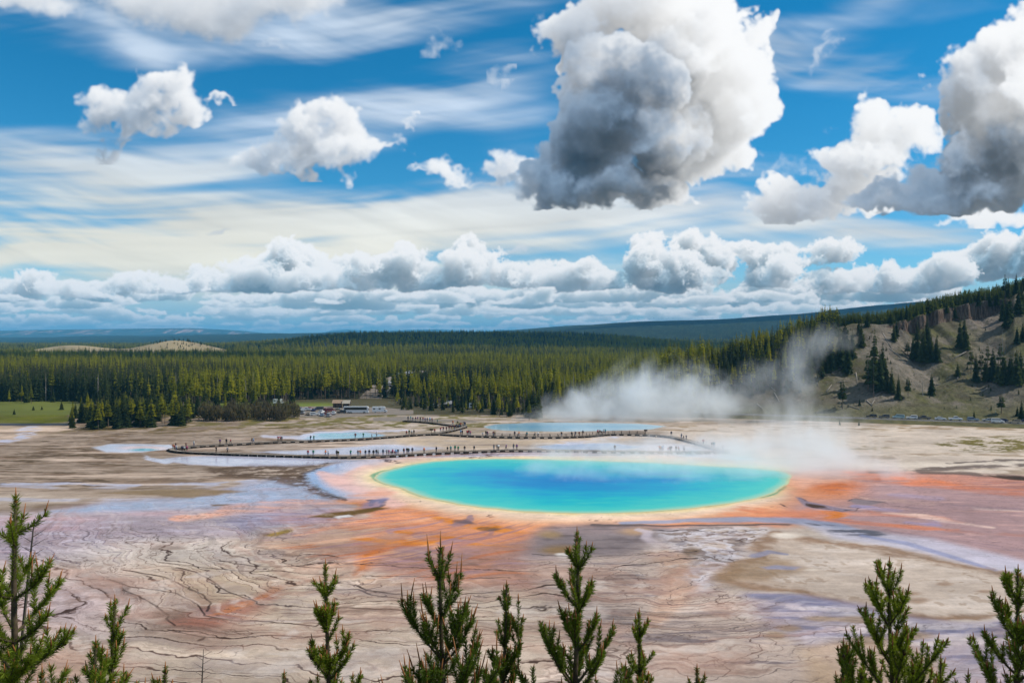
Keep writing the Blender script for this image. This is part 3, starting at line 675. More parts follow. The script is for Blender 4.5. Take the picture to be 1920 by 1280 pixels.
    for pts, w, a, c in (([(1590, 889), (1640, 894), (1720, 905), (1835, 916), (1912, 922), (1990, 926)], [10, 14, 16, 18, 16, 12], 0.85, (226, 142, 104)),
                         ([(1600, 888), (1660, 892), (1700, 898)], [6, 9, 6], 0.8, (230, 130, 74)),
                         ([(1380, 962), (1442, 967), (1527, 964), (1600, 962), (1662, 964), (1758, 970), (1800, 978)], [20, 18, 14, 10, 9, 7, 5], 0.9, (226, 150, 116)),
                         ([(1500, 970), (1580, 975), (1680, 985), (1740, 992), (1797, 993)], [10, 10, 9, 7, 5], 0.85, (224, 144, 106)),
                         ([(1545, 968), (1580, 963)], [10, 8], 0.9, (230, 140, 54)),
                         ([(1660, 962), (1720, 966), (1790, 978), (1860, 989)], [4, 8, 8, 5], 0.95, (244, 218, 204)),
                         ([(1650, 950), (1760, 955), (1990, 960)], 4, 0.6, (226, 180, 160)), ([(1620, 935), (1750, 945)], 5, 0.6, (222, 190, 176)), ([(1820, 951), (1990, 962)], 5, 0.7, (236, 214, 202)),
                         ([(1780, 996), (1990, 1008)], 6, 0.6, (196, 142, 124)), ([(1600, 949), (1680, 956)], 8, 0.7, (168, 164, 200)), ([(1700, 978), (1760, 984)], 7, 0.7, (164, 158, 196)), ([(1680, 928), (1760, 935)], 9, 0.5, (176, 166, 190))):
        put(line(pts, w, 1.0, 1.4, tex=1.0) * a, soften(c))
    rfan = poly([(1560, 880), (1700, 886), (1990, 898), (1990, 1060), (1850, 1050), (1700, 1015), (1560, 985), (1500, 960)], 40)
    put(rfan * sstep(flow2 + 0.3 * st2, 0.2, 0.9) * 0.55, (158, 136, 142)); put(rfan * sstep(st2 - 0.4 * flow2, 0.4, 1.0) * 0.5, (214, 178, 168))
    put(sstep(st, 0.1, 0.9) * poly([(1640, 925), (1990, 935), (1990, 1000), (1700, 975)], 30) * 0.6, (168, 138, 134))
    # the sunken dark slab with its edge, and the cracked plate
    put(poly([(1490, 931), (1500, 932), (1516, 940), (1546, 946), (1580, 953), (1606, 955), (1580, 960), (1540, 954), (1512, 950), (1500, 941)], 4, 0.4), (160, 146, 158), 0.3)
    put(poly([(1516, 944), (1545, 948), (1550, 952), (1525, 952), (1512, 948)], 4, 0.4), (92, 66, 44))
    put(poly([(1590, 938), (1602, 934), (1656, 940), (1630, 947), (1605, 945)], 5, 0.5), (162, 146, 148))
    # ---- grey streaked shelf below the near shore, right of centre
    put(poly([(1005, 998), (1060, 985), (1180, 984), (1260, 990), (1300, 1000), (1270, 1040), (1150, 1045), (1060, 1040), (1000, 1050), (980, 1030)], 26) * 0.95, (158, 146, 146), 0.35)
    put(poly([(1005, 998), (1060, 985), (1180, 984), (1260, 990), (1300, 1000), (1270, 1040), (1150, 1045), (1060, 1040)], 20) * sstep(st2 + n2 * 0.5, 0.0, 0.8) * 0.7, (118, 106, 106))
    put(ell(1035, 1003, 22, 6, 0.6) * 0.8, (176, 150, 110)); put(ell(1045, 1030, 34, 9, 0.6) * 0.85, (168, 138, 92)); put(ell(1200, 998, 30, 6, 0.7) * 0.8, (196, 164, 130)); put(ell(1052, 1040, 12, 4, 0.6), (232, 228, 222))
    put(line([(1205, 995), (1225, 1000), (1218, 1010), (1235, 1022)], [6, 8, 9, 12], 0.9) * 0.8, (206, 196, 202), 0.4)
    mid = poly([(1000, 1050), (1150, 1045), (1300, 1000), (1400, 995), (1420, 1010), (1370, 1060), (1350, 1100), (1420, 1130), (1500, 1200), (1560, 1330), (1000, 1330), (1060, 1180)], 40)
    put(mid * 0.95, (206, 190, 178), 0.2)
    put(mid * sstep(st2 + 0.5 * n1, -0.05, 0.75) * 0.7, (156, 146, 148))
    put(mid * sstep(st2 - 0.5 * n1, 0.45, 1.0) * 0.55, (128, 118, 122))
    put(line([(1250, 1040), (1280, 1070), (1285, 1100), (1250, 1140), (1220, 1170)], [30, 26, 26, 24, 14], 1.0) * 0.75, (214, 182, 160))
    put(ell(1130, 1062, 60, 9, 0.8) * 0.5, (222, 206, 196)); put(ell(1100, 1125, 60, 16, 0.9) * 0.5, (160, 146, 140))
    # mottled white patch left of the dry island
    wp = poly([(1240, 1000), (1320, 988), (1440, 990), (1450, 1000), (1400, 1020), (1380, 1050), (1345, 1075), (1330, 1110), (1290, 1080), (1310, 1040), (1260, 1030)], 22)
    put(wp * 0.9 * sstep(n2 + n3 * 0.6, -0.7, 0.1), (216, 212, 216), 0.4)
    put(wp * sstep(n2 * 1.1 + n3 * 0.5, 0.45, 0.75) * 0.85, (140, 122, 110))
    put(ell(1294, 1033, 16, 9, 0.4) * 0.9, (146, 122, 98)); put(ell(1342, 1060, 14, 4, 0.5) * 0.85, (130, 108, 92)); put(ell(1276, 1018, 10, 5, .5) * .8, (150, 144, 150))
    # wet strip, near shore on the right; sky reflection painted in as blue
    put(line([(1180, 983), (1300, 976), (1400, 974), (1500, 976), (1560, 985), (1620, 1000)], [8, 10, 12, 16, 16, 10], 0.8) * 0.85, (160, 168, 192), 0.7)
    put(line([(1120, 986), (1250, 988), (1400, 984), (1480, 984)], 5, 0.8) * 0.8, (104, 94, 92))
    put(poly([(1500, 980), (1600, 992), (1750, 1010), (1900, 1045), (1990, 1070), (1990, 1098), (1830, 1060), (1700, 1030), (1560, 1008)], 18) * 0.85, (204, 202, 214), 0.5)
    put(poly([(1500, 976), (1560, 984), (1620, 992), (1680, 1000), (1640, 1008), (1560, 1000)], 9) * sstep(n2 + st2, -0.3, 0.5), (112, 112, 122), 0.4)
    put(line([(1620, 1005), (1700, 1018), (1790, 1045), (1870, 1070)], [6, 8, 7, 5], 0.8) * 0.6, (150, 156, 192), 0.6)
    # ---- the dry tan island
    ISL = [(1346, 1090), (1373, 1056), (1411, 1040), (1407, 1013), (1450, 994), (1500, 1002), (1565, 1015), (1662, 1025), (1739, 1044), (1835, 1063), (1920, 1079), (2000, 1092), (2000, 1140), (1920, 1148), (1835, 1162), (1720, 1160), (1623, 1144), (1546, 1125), (1488, 1112), (1411, 1106)]
    di = pdist(ISL, 1.3) + 7 * n3 + 5 * n2
    put(sstep(di, -10, 12), (166, 142, 122), 0.0)
    put(sstep(di + 10 * n2, 6, 40) * (0.6 + 0.4 * sstep(PX, 1400, 1560)), (206, 193, 180))
    put(sstep(di, 20, 60) * sstep(st + 0.6 * n2, 0.1, 0.9) * 0.6, (220, 210, 200))
    put(sstep(di, 10, 40) * sstep(n2 + n3, 0.7, 1.3) * 0.45, (150, 128, 104))
    put(poly([(1350, 1090), (1380, 1056), (1430, 1042), (1480, 1050), (1500, 1065), (1440, 1090)], 20) * 0.6, (164, 140, 112))
    put(line([(1412, 1040), (1440, 1034), (1470, 1038)], [12, 8, 4], 0.7) * 0.8, (156, 154, 174), 0.6)
    put(poly([(1428, 1063), (1450, 1058), (1490, 1060), (1480, 1066), (1440, 1068)], 8) * 0.85, (156, 154, 174), 0.6)
    put(ell(1474, 1004, 26, 5, 0.6) * 0.9, (232, 224, 212)); put(ell(1515, 1066, 12, 2, 0.6) * 0.8, (222, 212, 198))
    for cx, cy, r in ((1770, 1095, 14), (1712, 1114, 18), (1722, 1126, 22), (1845, 1108, 14)): put(ell(cx, cy, r, r * 0.22, 0.6) * 0.6, (164, 136, 112))
    # ---- wet ground below the island, mirrored sky put in as a violet tint
    vio = poly([(1400, 1112), (1480, 1116), (1560, 1130), (1640, 1150), (1720, 1165), (1840, 1168), (2000, 1150), (2000, 1330), (1640, 1330), (1560, 1250), (1480, 1190), (1410, 1150)], 26)
    put(vio, (196, 186, 192), 0.35)
    put(vio * sstep(st2 + 0.4 * n1, -0.15, 0.7) * 0.8, (142, 136, 156), 0.6)
    put(line([(1420, 1118), (1500, 1124), (1580, 1142), (1680, 1165), (1800, 1178), (1920, 1172)], [12, 24, 36, 34, 26, 20], 0.9) * 0.7, (134, 130, 158), 0.7)
    put(vio * sstep(st - 0.3 * n2, 0.35, 0.9) * 0.8, (220, 210, 208))
    for cx, cy, rx, ry in ((1480, 1178, 20, 6), (1455, 1192, 18, 7), (1600, 1160, 40, 6), (1540, 1160, 30, 5), (1700, 1190, 40, 7), (1620, 1200, 46, 8)): put(ell(cx, cy, rx, ry, 0.5) * 0.75, (186, 164, 138), 0.0)
    put(poly([(1500, 1215), (1560, 1200), (1700, 1205), (1760, 1240), (1800, 1330), (1520, 1330)], 26) * 0.75, (206, 182, 156), 0.05)
    # ---- far shallows behind the spring
    def water(pts, c, w=0.9, soft=6, a=0.95, warp=0.6): put(poly(pts, soft, warp) * a, c, w)
    water([(330, 856), (440, 852), (560, 858), (660, 862), (700, 861), (640, 868), (560, 874), (430, 874), (350, 870), (290, 862)], (206, 208, 224), 0.85)
    put(line([(258, 848), (270, 858), (310, 866)], [9, 7, 9], 0.7) * sstep(n2, -0.5, 0.3), (206, 210, 224), 0.7)
    water([(178, 840), (210, 833), (260, 832), (320, 834), (330, 840), (280, 847), (200, 848)], (206, 214, 228), 0.7)
    put(ell(270, 840, 40, 4, 0.6, 0.4) * 0.8, (234, 206, 200)); put(ell(268, 843, 24, 2.4, 0.6, 0.3), (126, 196, 214), 0.8)
    water([(470, 846), (600, 842), (700, 835), (790, 834), (830, 838), (760, 846), (640, 852), (560, 853)], (206, 210, 226), 0.8, a=0.85)
    water([(560, 824), (575, 816), (610, 811), (690, 811), (720, 815), (690, 822), (620, 826)], (178, 206, 226), 0.8)
    put(ell(650, 817, 56, 5, 0.4, 0.4), (126, 192, 216), 0.85)
    put(line([(500, 818), (570, 822), (600, 811), (720, 808), (760, 806)], [8, 8, 5, 6, 4], 0.8) * 0.8, (214, 214, 226), 0.6)
    water([(1000, 836), (1060, 832), (1150, 832), (1215, 838), (1180, 843), (1040, 844)], (170, 194, 228), 0.85)
    put(line([(1060, 832), (1100, 828), (1150, 824), (1180, 818)], [12, 7, 6, 4], 0.7) * sstep(n2, -0.6, 0.2), (206, 212, 230), 0.7)
    water([(1200, 834), (1300, 828), (1400, 830), (1440, 842), (1400, 850), (1200, 848)], (206, 206, 216), 0.6, a=0.7)
    water([(700, 850), (850, 848), (1000, 847), (1160, 847), (1160, 853), (900, 855), (740, 857)], (222, 208, 216), 0.9)
    put(line([(860, 850), (900, 853), (930, 851), (880, 856)], 6, 0.6) * sstep(n3 + n2, -0.2, 0.2) * 0.9, (120, 92, 80), 0.4)
    put(line([(720, 862), (750, 868)], [9, 4], 0.6) * sstep(n3, -0.3, 0.3), (120, 100, 96))
    put(line([(690, 858), (760, 855), (840, 850)], 4, 0.7) * 0.6, (214, 150, 110))
    # cream flat between the boardwalks and right beyond them
    put(poly([(820, 815), (960, 822), (1120, 822), (1240, 822), (1180, 830), (1000, 832), (900, 842), (760, 836), (740, 824)], 12) * 0.7 * sstep(n2 + st, -0.8, 0.3), (206, 188, 164), 0.0)
    fr = poly([(1240, 800), (1500, 796), (2000, 800), (2000, 895), (1700, 884), (1500, 878), (1360, 850), (1240, 825)], 14)
    put(fr * 0.9, (216, 204, 190), 0.1)
    put(fr * sstep(st + 0.5 * n2, 0.25, 0.9) * 0.7, (164, 146, 122))
    put(fr * sstep(812 - PY, 0, 10) * sstep(n2 + st, -0.2, 0.6) * 0.7, (158, 134, 96))
    put(poly([(1740, 830), (1800, 820), (1900, 818), (1990, 822), (1990, 842), (1880, 848), (1780, 846)], 12) * sstep(n2 + n3 * 0.6 + st * 0.4, -0.3, 0.4) * 0.9, (126, 118, 62), 0.0)
    put(line([(1600, 838), (1700, 834), (1760, 826)], [20, 12, 6], 0.8) * 0.6 * sstep(n2 + st, 0, 0.6), (140, 128, 90))
    put(poly([(1560, 872), (1700, 866), (1990, 858), (1990, 870), (1760, 878)], 10) * 0.85, (222, 212, 198))
    for pts, w in (([(1640, 887), (1700, 885), (1760, 880), (1880, 874), (1990, 868)], [6, 9, 10, 8, 6]), ([(1720, 888), (1800, 888), (1880, 893), (1990, 902)], [6, 8, 10, 8]), ([(1780, 868), (1850, 864), (1990, 862)], 6)):
        put(line(pts, w, 0.8) * sstep(n2 + n3 * 0.5, -0.6, 0.2) * 0.85, (120, 106, 98), 0.2)
    put(poly([(1840, 890), (1880, 891), (1990, 900), (1990, 905), (1900, 900)], 5) * 0.9, (74, 58, 40))
    # dark rim of rotten crust left of the shelf
    put(poly([(380, 878), (480, 872), (560, 872), (640, 866), (600, 876), (572, 888), (578, 908), (612, 926), (630, 935), (600, 932), (560, 915), (500, 900), (400, 892)], 12) * sstep(n2 * 0.8 + n3 * 0.8 + st2 * 0.4, -0.75, 0.1) * 0.85, (112, 94, 78), 0.0)
    put(line([(612, 868), (585, 880), (573, 892), (582, 908), (605, 922), (632, 934)], [4, 5, 6, 6, 8, 5], 0.8, 1.9) * np.clip(0.55 + 0.6 * n2 + 0.5 * n3, 0, 1) * 0.9, (84, 68, 58))

    # ---- terrace lips: thin dark steps that ring the spring and bend over every hummock
    cx0, cy0 = 8.0, 205.0
    hx = xw - cx0; hy = yw - cy0
    H1 = vfbm(xw / 22, yw / 22, 4, 0.55, seed=51); H2 = vfbm(xw / 4.5, yw / 4.5, 4, 0.6, seed=52)
    fan = 26 * np.exp(-(((xw + 36) / 24) ** 2 + ((yw - 118) / 18) ** 2))
    fanz0 = poly([(560, 1020), (720, 1030), (1000, 1045), (1020, 1100), (700, 1090), (560, 1060)], 50)
    R = np.hypot(hx * 0.95, hy) + 4.6 * H1 + 1.15 * H2 - 0.35 * fan
    zone_t = np.clip(terr + 0.6 * lil * sstep(PY, 960, 1000), 0, 1)
    strength = vfbm(xw / 30, yw / 14, 3, seed=53) * 0.5 + 0.5
    def lips(spacing, wid, zone, c, amt, phase=0.0, thr=0.35):
        f = R / spacing + phase
        k = np.floor(f + 0.5); r = np.abs(f - k) * spacing
        g = np.hypot(np.gradient(R, axis=0), np.gradient(R, axis=1))          # R per cell, for an even drawn width
        w = np.maximum(wid, 0.55 * g)
        pres = sstep(vn(k * 7.31, strength * 2.0 + 0 * k, 60) + strength * 0.9, thr, thr + 0.5)
        m = (1 - sstep(r, w * 0.5, w * 1.2)) * np.minimum(1, wid * 2.6 / w)
        put(m * pres * zone * amt, c)
        # the floor of each pan is a little different from its neighbour
        tone = vn(k * 3.7, H1 * 1.5, 61)
        f1 = 1 + 0.15 * tone * zone; col[:] = col * f1[..., None]
        return k
    arc = ang * 62.0
    rib = vfbm(R / 1.3, arc / 22, 4, 0.62, seed=66); rib2 = vfbm(R / 0.55, arc / 12, 3, 0.6, seed=67); rib3 = vfbm(R / 4.0, arc / 40, 4, 0.6, seed=68)
    near_pan = np.clip(terr + mid + 0.7 * lil + 0.6 * vio + 0.5 * fanz0, 0, 1) * (1 - 0.8 * sstep(di, 0, 10))
    put(near_pan * sstep(rib, 0.25, 0.95) * 0.42, (150, 120, 108)); put(near_pan * sstep(-rib, 0.25, 0.95) * 0.40, (226, 214, 204)); put(near_pan * sstep(rib2, 0.35, 1.0) * 0.35, (128, 104, 96)); put(near_pan * sstep(rib3, 0.2, 0.9) * 0.35, (186, 146, 130))
    put(near_pan * sstep(-rib3, 0.3, 0.9) * 0.30, (170, 158, 164))
    lips(4.6, 0.20, zone_t, (84, 60, 50), 0.92, thr=0.15)
    lips(2.1, 0.09, zone_t, (116, 90, 80), 0.75, 0.37, thr=0.34)
    fanz = poly([(560, 1030), (720, 1040), (1000, 1055), (1020, 1100), (700, 1090), (560, 1060)], 40)
    lips(1.9, 0.09, fanz, (118, 84, 80), 0.8, 0.21, thr=0.3)
    lips(1.5, 0.08, mid, (112, 98, 96), 0.7, 0.6, thr=0.15)
    lips(2.2, 0.09, lil * sstep(PY, 965, 1010), (116, 100, 122), 0.7, 0.1, thr=0.3)
    lips(3.0, 0.10, np.clip(vio * 0.9, 0, 1), (116, 104, 112), 0.7, 0.3, thr=0.3)
    # fine branching drainage between the lips
    for sc, seed_, th, am in ((11.0, 121, 0.030, 0.75), (5.5, 123, 0.034, 0.6), (20.0, 125, 0.020, 0.8)):
        v = np.abs(vfbm(xw / sc + 0.12 * n2, yw / sc * 1.5 + 0.12 * n2, 4, 0.55, seed=seed_)); gg = np.hypot(np.gradient(v, axis=0), np.gradient(v, axis=1))
        ww = np.maximum(th * 0.5, 0.6 * gg)
        put((1 - sstep(v, ww * 0.5, ww * 1.5)) * np.clip(near_pan + 0.4 * rfan + 0.5 * wp, 0, 1) * sstep(vfbm(xw / 26, yw / 18, 2, seed=seed_ + 1), -0.25, 0.5) * am * np.clip(th / ww, 0, 1) ** 0.5, (104, 78, 68))
    # a few long bold steps seen across the flat
    for pts, w in (([(600, 1097), (640, 1108), (690, 1110), (705, 1118), (760, 1124), (800, 1133)], 2.4), ([(655, 1095), (690, 1104), (705, 1112), (770, 1117), (800, 1120), (900, 1110), (985, 1100), (1040, 1094)], 2.6),
                   ([(370, 1152), (420, 1160), (500, 1164), (580, 1172), (640, 1140), (700, 1142), (760, 1144), (800, 1140), (900, 1125), (1000, 1108), (1060, 1116)], 2.8), ([(235, 1070), (300, 1080), (345, 1098), (380, 1115), (384, 1130), (376, 1144)], 2.6),
                   ([(290, 1052), (340, 1058), (400, 1066), (470, 1070), (560, 1074), (640, 1078)], 2.4), ([(330, 1064), (370, 1074), (400, 1090), (430, 1110), (470, 1125)], 2.2), ([(225, 1105), (260, 1118), (284, 1134), (290, 1155), (315, 1170)], 2.4),
                   ([(300, 1178), (360, 1190), (430, 1195), (500, 1190), (570, 1195), (640, 1180), (760, 1180), (860, 1165), (920, 1158)], 2.4), ([(200, 1085), (240, 1100), (330, 1112), (355, 1130), (370, 1150)], 2.2), ([(380, 1046), (470, 1060), (560, 1062), (640, 1064)], 2.0),
                   ([(500, 1034), (560, 1038), (640, 1046)], 1.8), ([(1020, 1065), (1140, 1060), (1200, 1058), (1300, 1044)], 1.8), ([(690, 1062), (800, 1068), (960, 1072), (1010, 1070)], 1.6), ([(690, 1082), (820, 1086), (960, 1084)], 1.6),
                   ([(1250, 1000), (1330, 998), (1440, 994)], 1.6), ([(1010, 1042), (1130, 1038), (1260, 1034), (1300, 1032)], 1.6)):
        put(line(pts, w * 0.95, 0.7, 2.2) * np.clip(0.8 + 0.5 * n2, 0.25, 1) * 0.95, (74, 52, 43))
    # cracks round the sunken slab
    for pts, w in (([(1490, 931), (1506, 936), (1512, 946), (1530, 953), (1556, 954)], 2.2), ([(1464, 945), (1478, 951)], 2), ([(1590, 940), (1602, 934), (1656, 941)], 1.6), ([(1570, 958), (1600, 956), (1612, 951)], 1.8), ([(1560, 946), (1610, 952)], 1.4)):
        put(line(pts, w * 0.8, 0.7, 1.6) * np.clip(0.6 + 0.6 * n2, 0.1, 1) * 0.85, (88, 66, 58))
    # washes of pink, grey and white lime over the pans
    q1 = vfbm(xw / 14 + 0.2 * n1, yw / 9, 5, 0.6, seed=63); q2 = vfbm(xw / 8, yw / 6 + 0.2 * n2, 5, 0.6, seed=64); pan = np.clip(terr + mid, 0, 1)
    put(pan * sstep(q1, 0.1, 0.8) * 0.5, (196, 164, 148)); put(pan * sstep(-q1, 0.2, 0.8) * 0.45, (168, 156, 154)); put(pan * sstep(q2, 0.35, 0.9) * 0.5, (226, 218, 210)); put(pan * sstep(-q2, 0.45, 0.95) * 0.45, (150, 126, 112))
    # fine grain everywhere, and a scatter of stones and stumps of crust
    g = 1 + 0.07 * n3 + 0.05 * st2
    col *= np.clip(g, 0.6, 1.4)[..., None]
    # a touch more colour, as the wet mats have
    col *= np.clip(1 + 0.10 * n1 + 0.08 * st + 0.06 * flow, 0.6, 1.4)[..., None]
    lum = col.mean(-1, keepdims=True); col[:] = lum + (col - lum) * 1.20
    # the ground lies a little darker and warmer than fresh sinter
    col *= (np.array([1.0, 0.950, 0.935], np.float32) * (1 - 0.05 * sstep(PY, 940, 1200))[..., None])
    lum = col.mean(-1, keepdims=True); col[:] = np.clip(col * (np.maximum(lum, 1e-3) / 0.34) ** 0.28, 0.004, 0.95)

    # ---- forest floor and far land
    full = np.zeros((len(d), nx, 3), np.float32); fw = np.zeros((len(d), nx), np.float32)
    full[:nB] = col; fw[:nB] = wet
    xf, yf, uf = XW[nB:], YW[nB:], U[nB:]
    nf = vfbm(xf / 40, yf / 40, 4, seed=31)[..., None]
    fl = np.array([0.075, 0.066, 0.036], np.float32) * (1 + 0.35 * nf)
    # the meadow at the left, pale clearings
    gr = lambda m, c: m[..., None] * np.array(c, np.float32)
    def mix(m, c):
        nonlocal fl
        fl = fl * (1 - m[..., None]) + np.array(c, np.float32) * m[..., None] * (1 + 0.25 * nf)
    mead = sstep(-xf / yf, 0.53, 0.56) * sstep(yf, 340, 350) * (1 - sstep(yf, 455 + 20 * nf[..., 0], 475 + 20 * nf[..., 0]))
    mix(mead, (0.115, 0.128, 0.028))
    mix(sstep(-uf, 0.20, 0.24) * (1 - sstep(-uf, 0.42, 0.50)) * sstep(yf, 395, 405) * (1 - sstep(yf, 440, 470)) * 0.9, (0.13, 0.16, 0.03))
    mound = np.exp(-((xf + 690) / 105) ** 2 - ((yf - 1620) / 130) ** 2) + np.exp(-((xf + 905) / 150) ** 2 - ((yf - 1610) / 120) ** 2) + 1.2 * np.exp(-((xf + 780) / 220) ** 2 - ((yf - 1440) / 90) ** 2)
    mix(sstep(mound, 0.25, 0.5), (0.30, 0.235, 0.135))
    mix(sstep(mound * sstep(-(yf - 1440) / 90, -1.2, 0.3), 0.5, 0.8) * 0.6, (0.30, 0.27, 0.10))
    farw = sstep(yf, 2600, 3600)
    mix(farw, (0.020, 0.030, 0.014))
    fnoise = vfbm(uf * 500, np.log(yf) * 160, 3, 0.7, seed=35)
    fl = fl * (1 + (farw * 0.55 * fnoise)[..., None])
    full[nB:] = fl

    verts = np.stack([XW, YW, Z], -1).reshape(-1, 3).astype(np.float32)
    me = grid_mesh('ground', verts, len(d), nx)
    c4 = np.ones((len(verts), 4), np.float32); c4[:, :3] = full.reshape(-1, 3)
    a = me.color_attributes.new('mineral_sheen', 'FLOAT_COLOR', 'POINT'); a.data.foreach_set('color', c4.ravel())
    a = me.attributes.new('wet', 'FLOAT', 'POINT'); a.data.foreach_set('value', fw.ravel().astype(np.float32))
    ob = bpy.data.objects.new('ground', me); COL.objects.link(ob); ob['kind'] = 'structure'
    m = bpy.data.materials.new('mineral_ground'); m.use_nodes = True; N = NT(m.node_tree)
    bs = m.node_tree.nodes['Principled BSDF']
    pos = N.e(N.new('ShaderNodeNewGeometry').outputs['Position'])
    fine = N.noise(pos, 1.6, 5, 0.65); fine2 = N.noise(N.map(pos, scale=(0.25, 1.2, 1)), 0.9, 4, 0.6)
    k = (fine - 0.5) * 0.42 + (fine2 - 0.5) * 0.38 + 1.0
    c = N.vm('SCALE', N.attr('mineral_sheen'), scale=k)
    N.link(c, bs.inputs['Base Color'])
    w = N.attr('wet', 'Fac')
    N.link(w.step(0.0, 0.95, o0=0.9, o1=0.12), bs.inputs['Roughness'])
    N.link(w * 0.42 + 0.05, bs.inputs['Specular IOR Level'])
    bp = N.new('ShaderNodeBump'); bp.inputs['Distance'].default_value = 0.25
    N.link(w.step(0.2, 0.8, o0=0.35, o1=0.02), bp.inputs['Strength']); N.link(fine, bp.inputs['Height']); N.link(bp.outputs[0], bs.inputs['Normal'])
    me.materials.append(m)
    return POOL

def grid_mesh(name, verts, nr, nc, smooth=True):
    me = bpy.data.meshes.new(name)
    idx = np.arange(nr * nc, dtype=np.int32).reshape(nr, nc)
    q = np.stack([idx[:-1, :-1], idx[:-1, 1:], idx[1:, 1:], idx[1:, :-1]], -1).reshape(-1)
    nq = len(q) // 4
    me.vertices.add(nr * nc); me.vertices.foreach_set('co', np.ascontiguousarray(verts, np.float32).ravel())
    me.loops.add(len(q)); me.loops.foreach_set('vertex_index', q)
    me.polygons.add(nq); me.polygons.foreach_set('loop_start', np.arange(0, len(q), 4, dtype=np.int32))
    me.update(calc_edges=True)
    if smooth: me.polygons.foreach_set('use_smooth', np.ones(nq, bool))
    return me

def struct(name, me, mat=None):
    ob = bpy.data.objects.new(name, me); COL.objects.link(ob); ob['kind'] = 'structure'
    if mat: me.materials.append(mat)
    return ob

def build_pool(name, outline, z, deep, stops, rough=0.10, spec=0.25, depth_scale=30.0, rows=60):
    """a water sheet whose colour follows its depth: shallow at the rim, deep in the middle"""
    P = np.array([at(*p)[:2] for p in outline])
    # densify the outline smoothly
    n = 260
    seg = np.linalg.norm(np.roll(P, -1, 0) - P, axis=1); s = np.concatenate([[0], np.cumsum(seg)])
    Pc = np.vstack([P, P[:1]])
    t = np.linspace(0, s[-1], n, endpoint=False)
    O = np.stack([np.interp(t, s, Pc[:, 0]), np.interp(t, s, Pc[:, 1])], -1)
    for _ in range(2): O = 0.25 * np.roll(O, 1, 0) + 0.5 * O + 0.25 * np.roll(O, -1, 0)
    O += 0.35 * np.stack([vfbm(O[:, 0] / 3, O[:, 1] / 3, 3, seed=71), vfbm(O[:, 0] / 3, O[:, 1] / 3, 3, seed=72)], -1)
    c = O.mean(0)
    ks = np.linspace(1, 0, rows) ** 1.0
    V = np.concatenate([c + (O - c) * k for k in ks[:-1]] + [c[None]])
    V3 = np.column_stack([V, np.full(len(V), z)])
    # distance to shore
    dist = np.full(len(V), 1e9)
    for a, b in zip(O, np.roll(O, -1, 0)):
        e = b - a; tt = np.clip(((V - a) @ e) / max(e @ e, 1e-9), 0, 1)
        dist = np.minimum(dist, np.hypot(*(V - a - tt[:, None] * e).T))
    faces = []
    for r in range(rows - 2):
        for i in range(n): faces.append((r * n + i, r * n + (i + 1) % n, (r + 1) * n + (i + 1) % n, (r + 1) * n + i))
    last = len(V) - 1; r = rows - 2
    for i in range(n): faces.append((r * n + i, r * n + (i + 1) % n, last))
    me = bpy.data.meshes.new(name); me.from_pydata(V3.tolist(), [], faces); me.update()
    a = me.attributes.new('depth', 'FLOAT', 'POINT'); a.data.foreach_set('value', np.clip(dist / depth_scale, 0, 1).astype(np.float32))
    ob = struct(name, me)
    m = bpy.data.materials.new(name + '_water'); m.use_nodes = True; N = NT(m.node_tree); bs = m.node_tree.nodes['Principled BSDF']
    pos = N.e(N.new('ShaderNodeNewGeometry').outputs['Position'])
    dn = N.noise(N.map(pos, scale=(0.05, 0.12, 1)), 1.0, 5, 0.6); d2 = N.noise(N.map(pos, scale=(0.16, 0.5, 1)), 1.0, 4, 0.6)
    dep = N.attr('depth', 'Fac') + (dn - 0.5) * 0.80 * N.attr('depth', 'Fac').step(0.02, 0.3) + (d2 - 0.5) * 0.34 * N.attr('depth', 'Fac').step(0.05, 0.3)
    N.link(N.ramp(dep, [(p, tuple(x / GAIN for x in lin(*c_))) for p, c_ in stops]), bs.inputs['Base Color'])
    bs.inputs['Roughness'].default_value = rough; bs.inputs['Specular IOR Level'].default_value = spec; bs.inputs['IOR'].default_value = 1.33
    bp = N.new('ShaderNodeBump'); bp.inputs['Strength'].default_value = 0.12; bp.inputs['Distance'].default_value = 0.06
    N.link(N.noise(N.map(pos, scale=(0.8, 2.2, 1)), 1.0, 3, 0.6), bp.inputs['Height']); N.link(bp.outputs[0], bs.inputs['Normal'])
    me.materials.append(m)
    return ob

POOL = build_ground()
build_pool('spring_water', POOL, 0.02, None, [(0.0, (228, 214, 160)), (0.03, (160, 218, 190)), (0.09, (74, 212, 202)), (0.34, (26, 196, 206)), (0.58, (0, 172, 212)), (0.82, (0, 146, 208)), (1.0, (0, 134, 204))], depth_scale=38, spec=0.03, rough=0.25)
build_pool('far_spring_water', [(905, 800), (930, 795), (1000, 792), (1100, 792), (1200, 794), (1250, 799), (1220, 805), (1130, 808), (1040, 809), (960, 808), (920, 805)], 0.02, None, [(0.0, (214, 222, 224)), (0.10, (170, 208, 226)), (1.0, (132, 192, 222))], depth_scale=14)

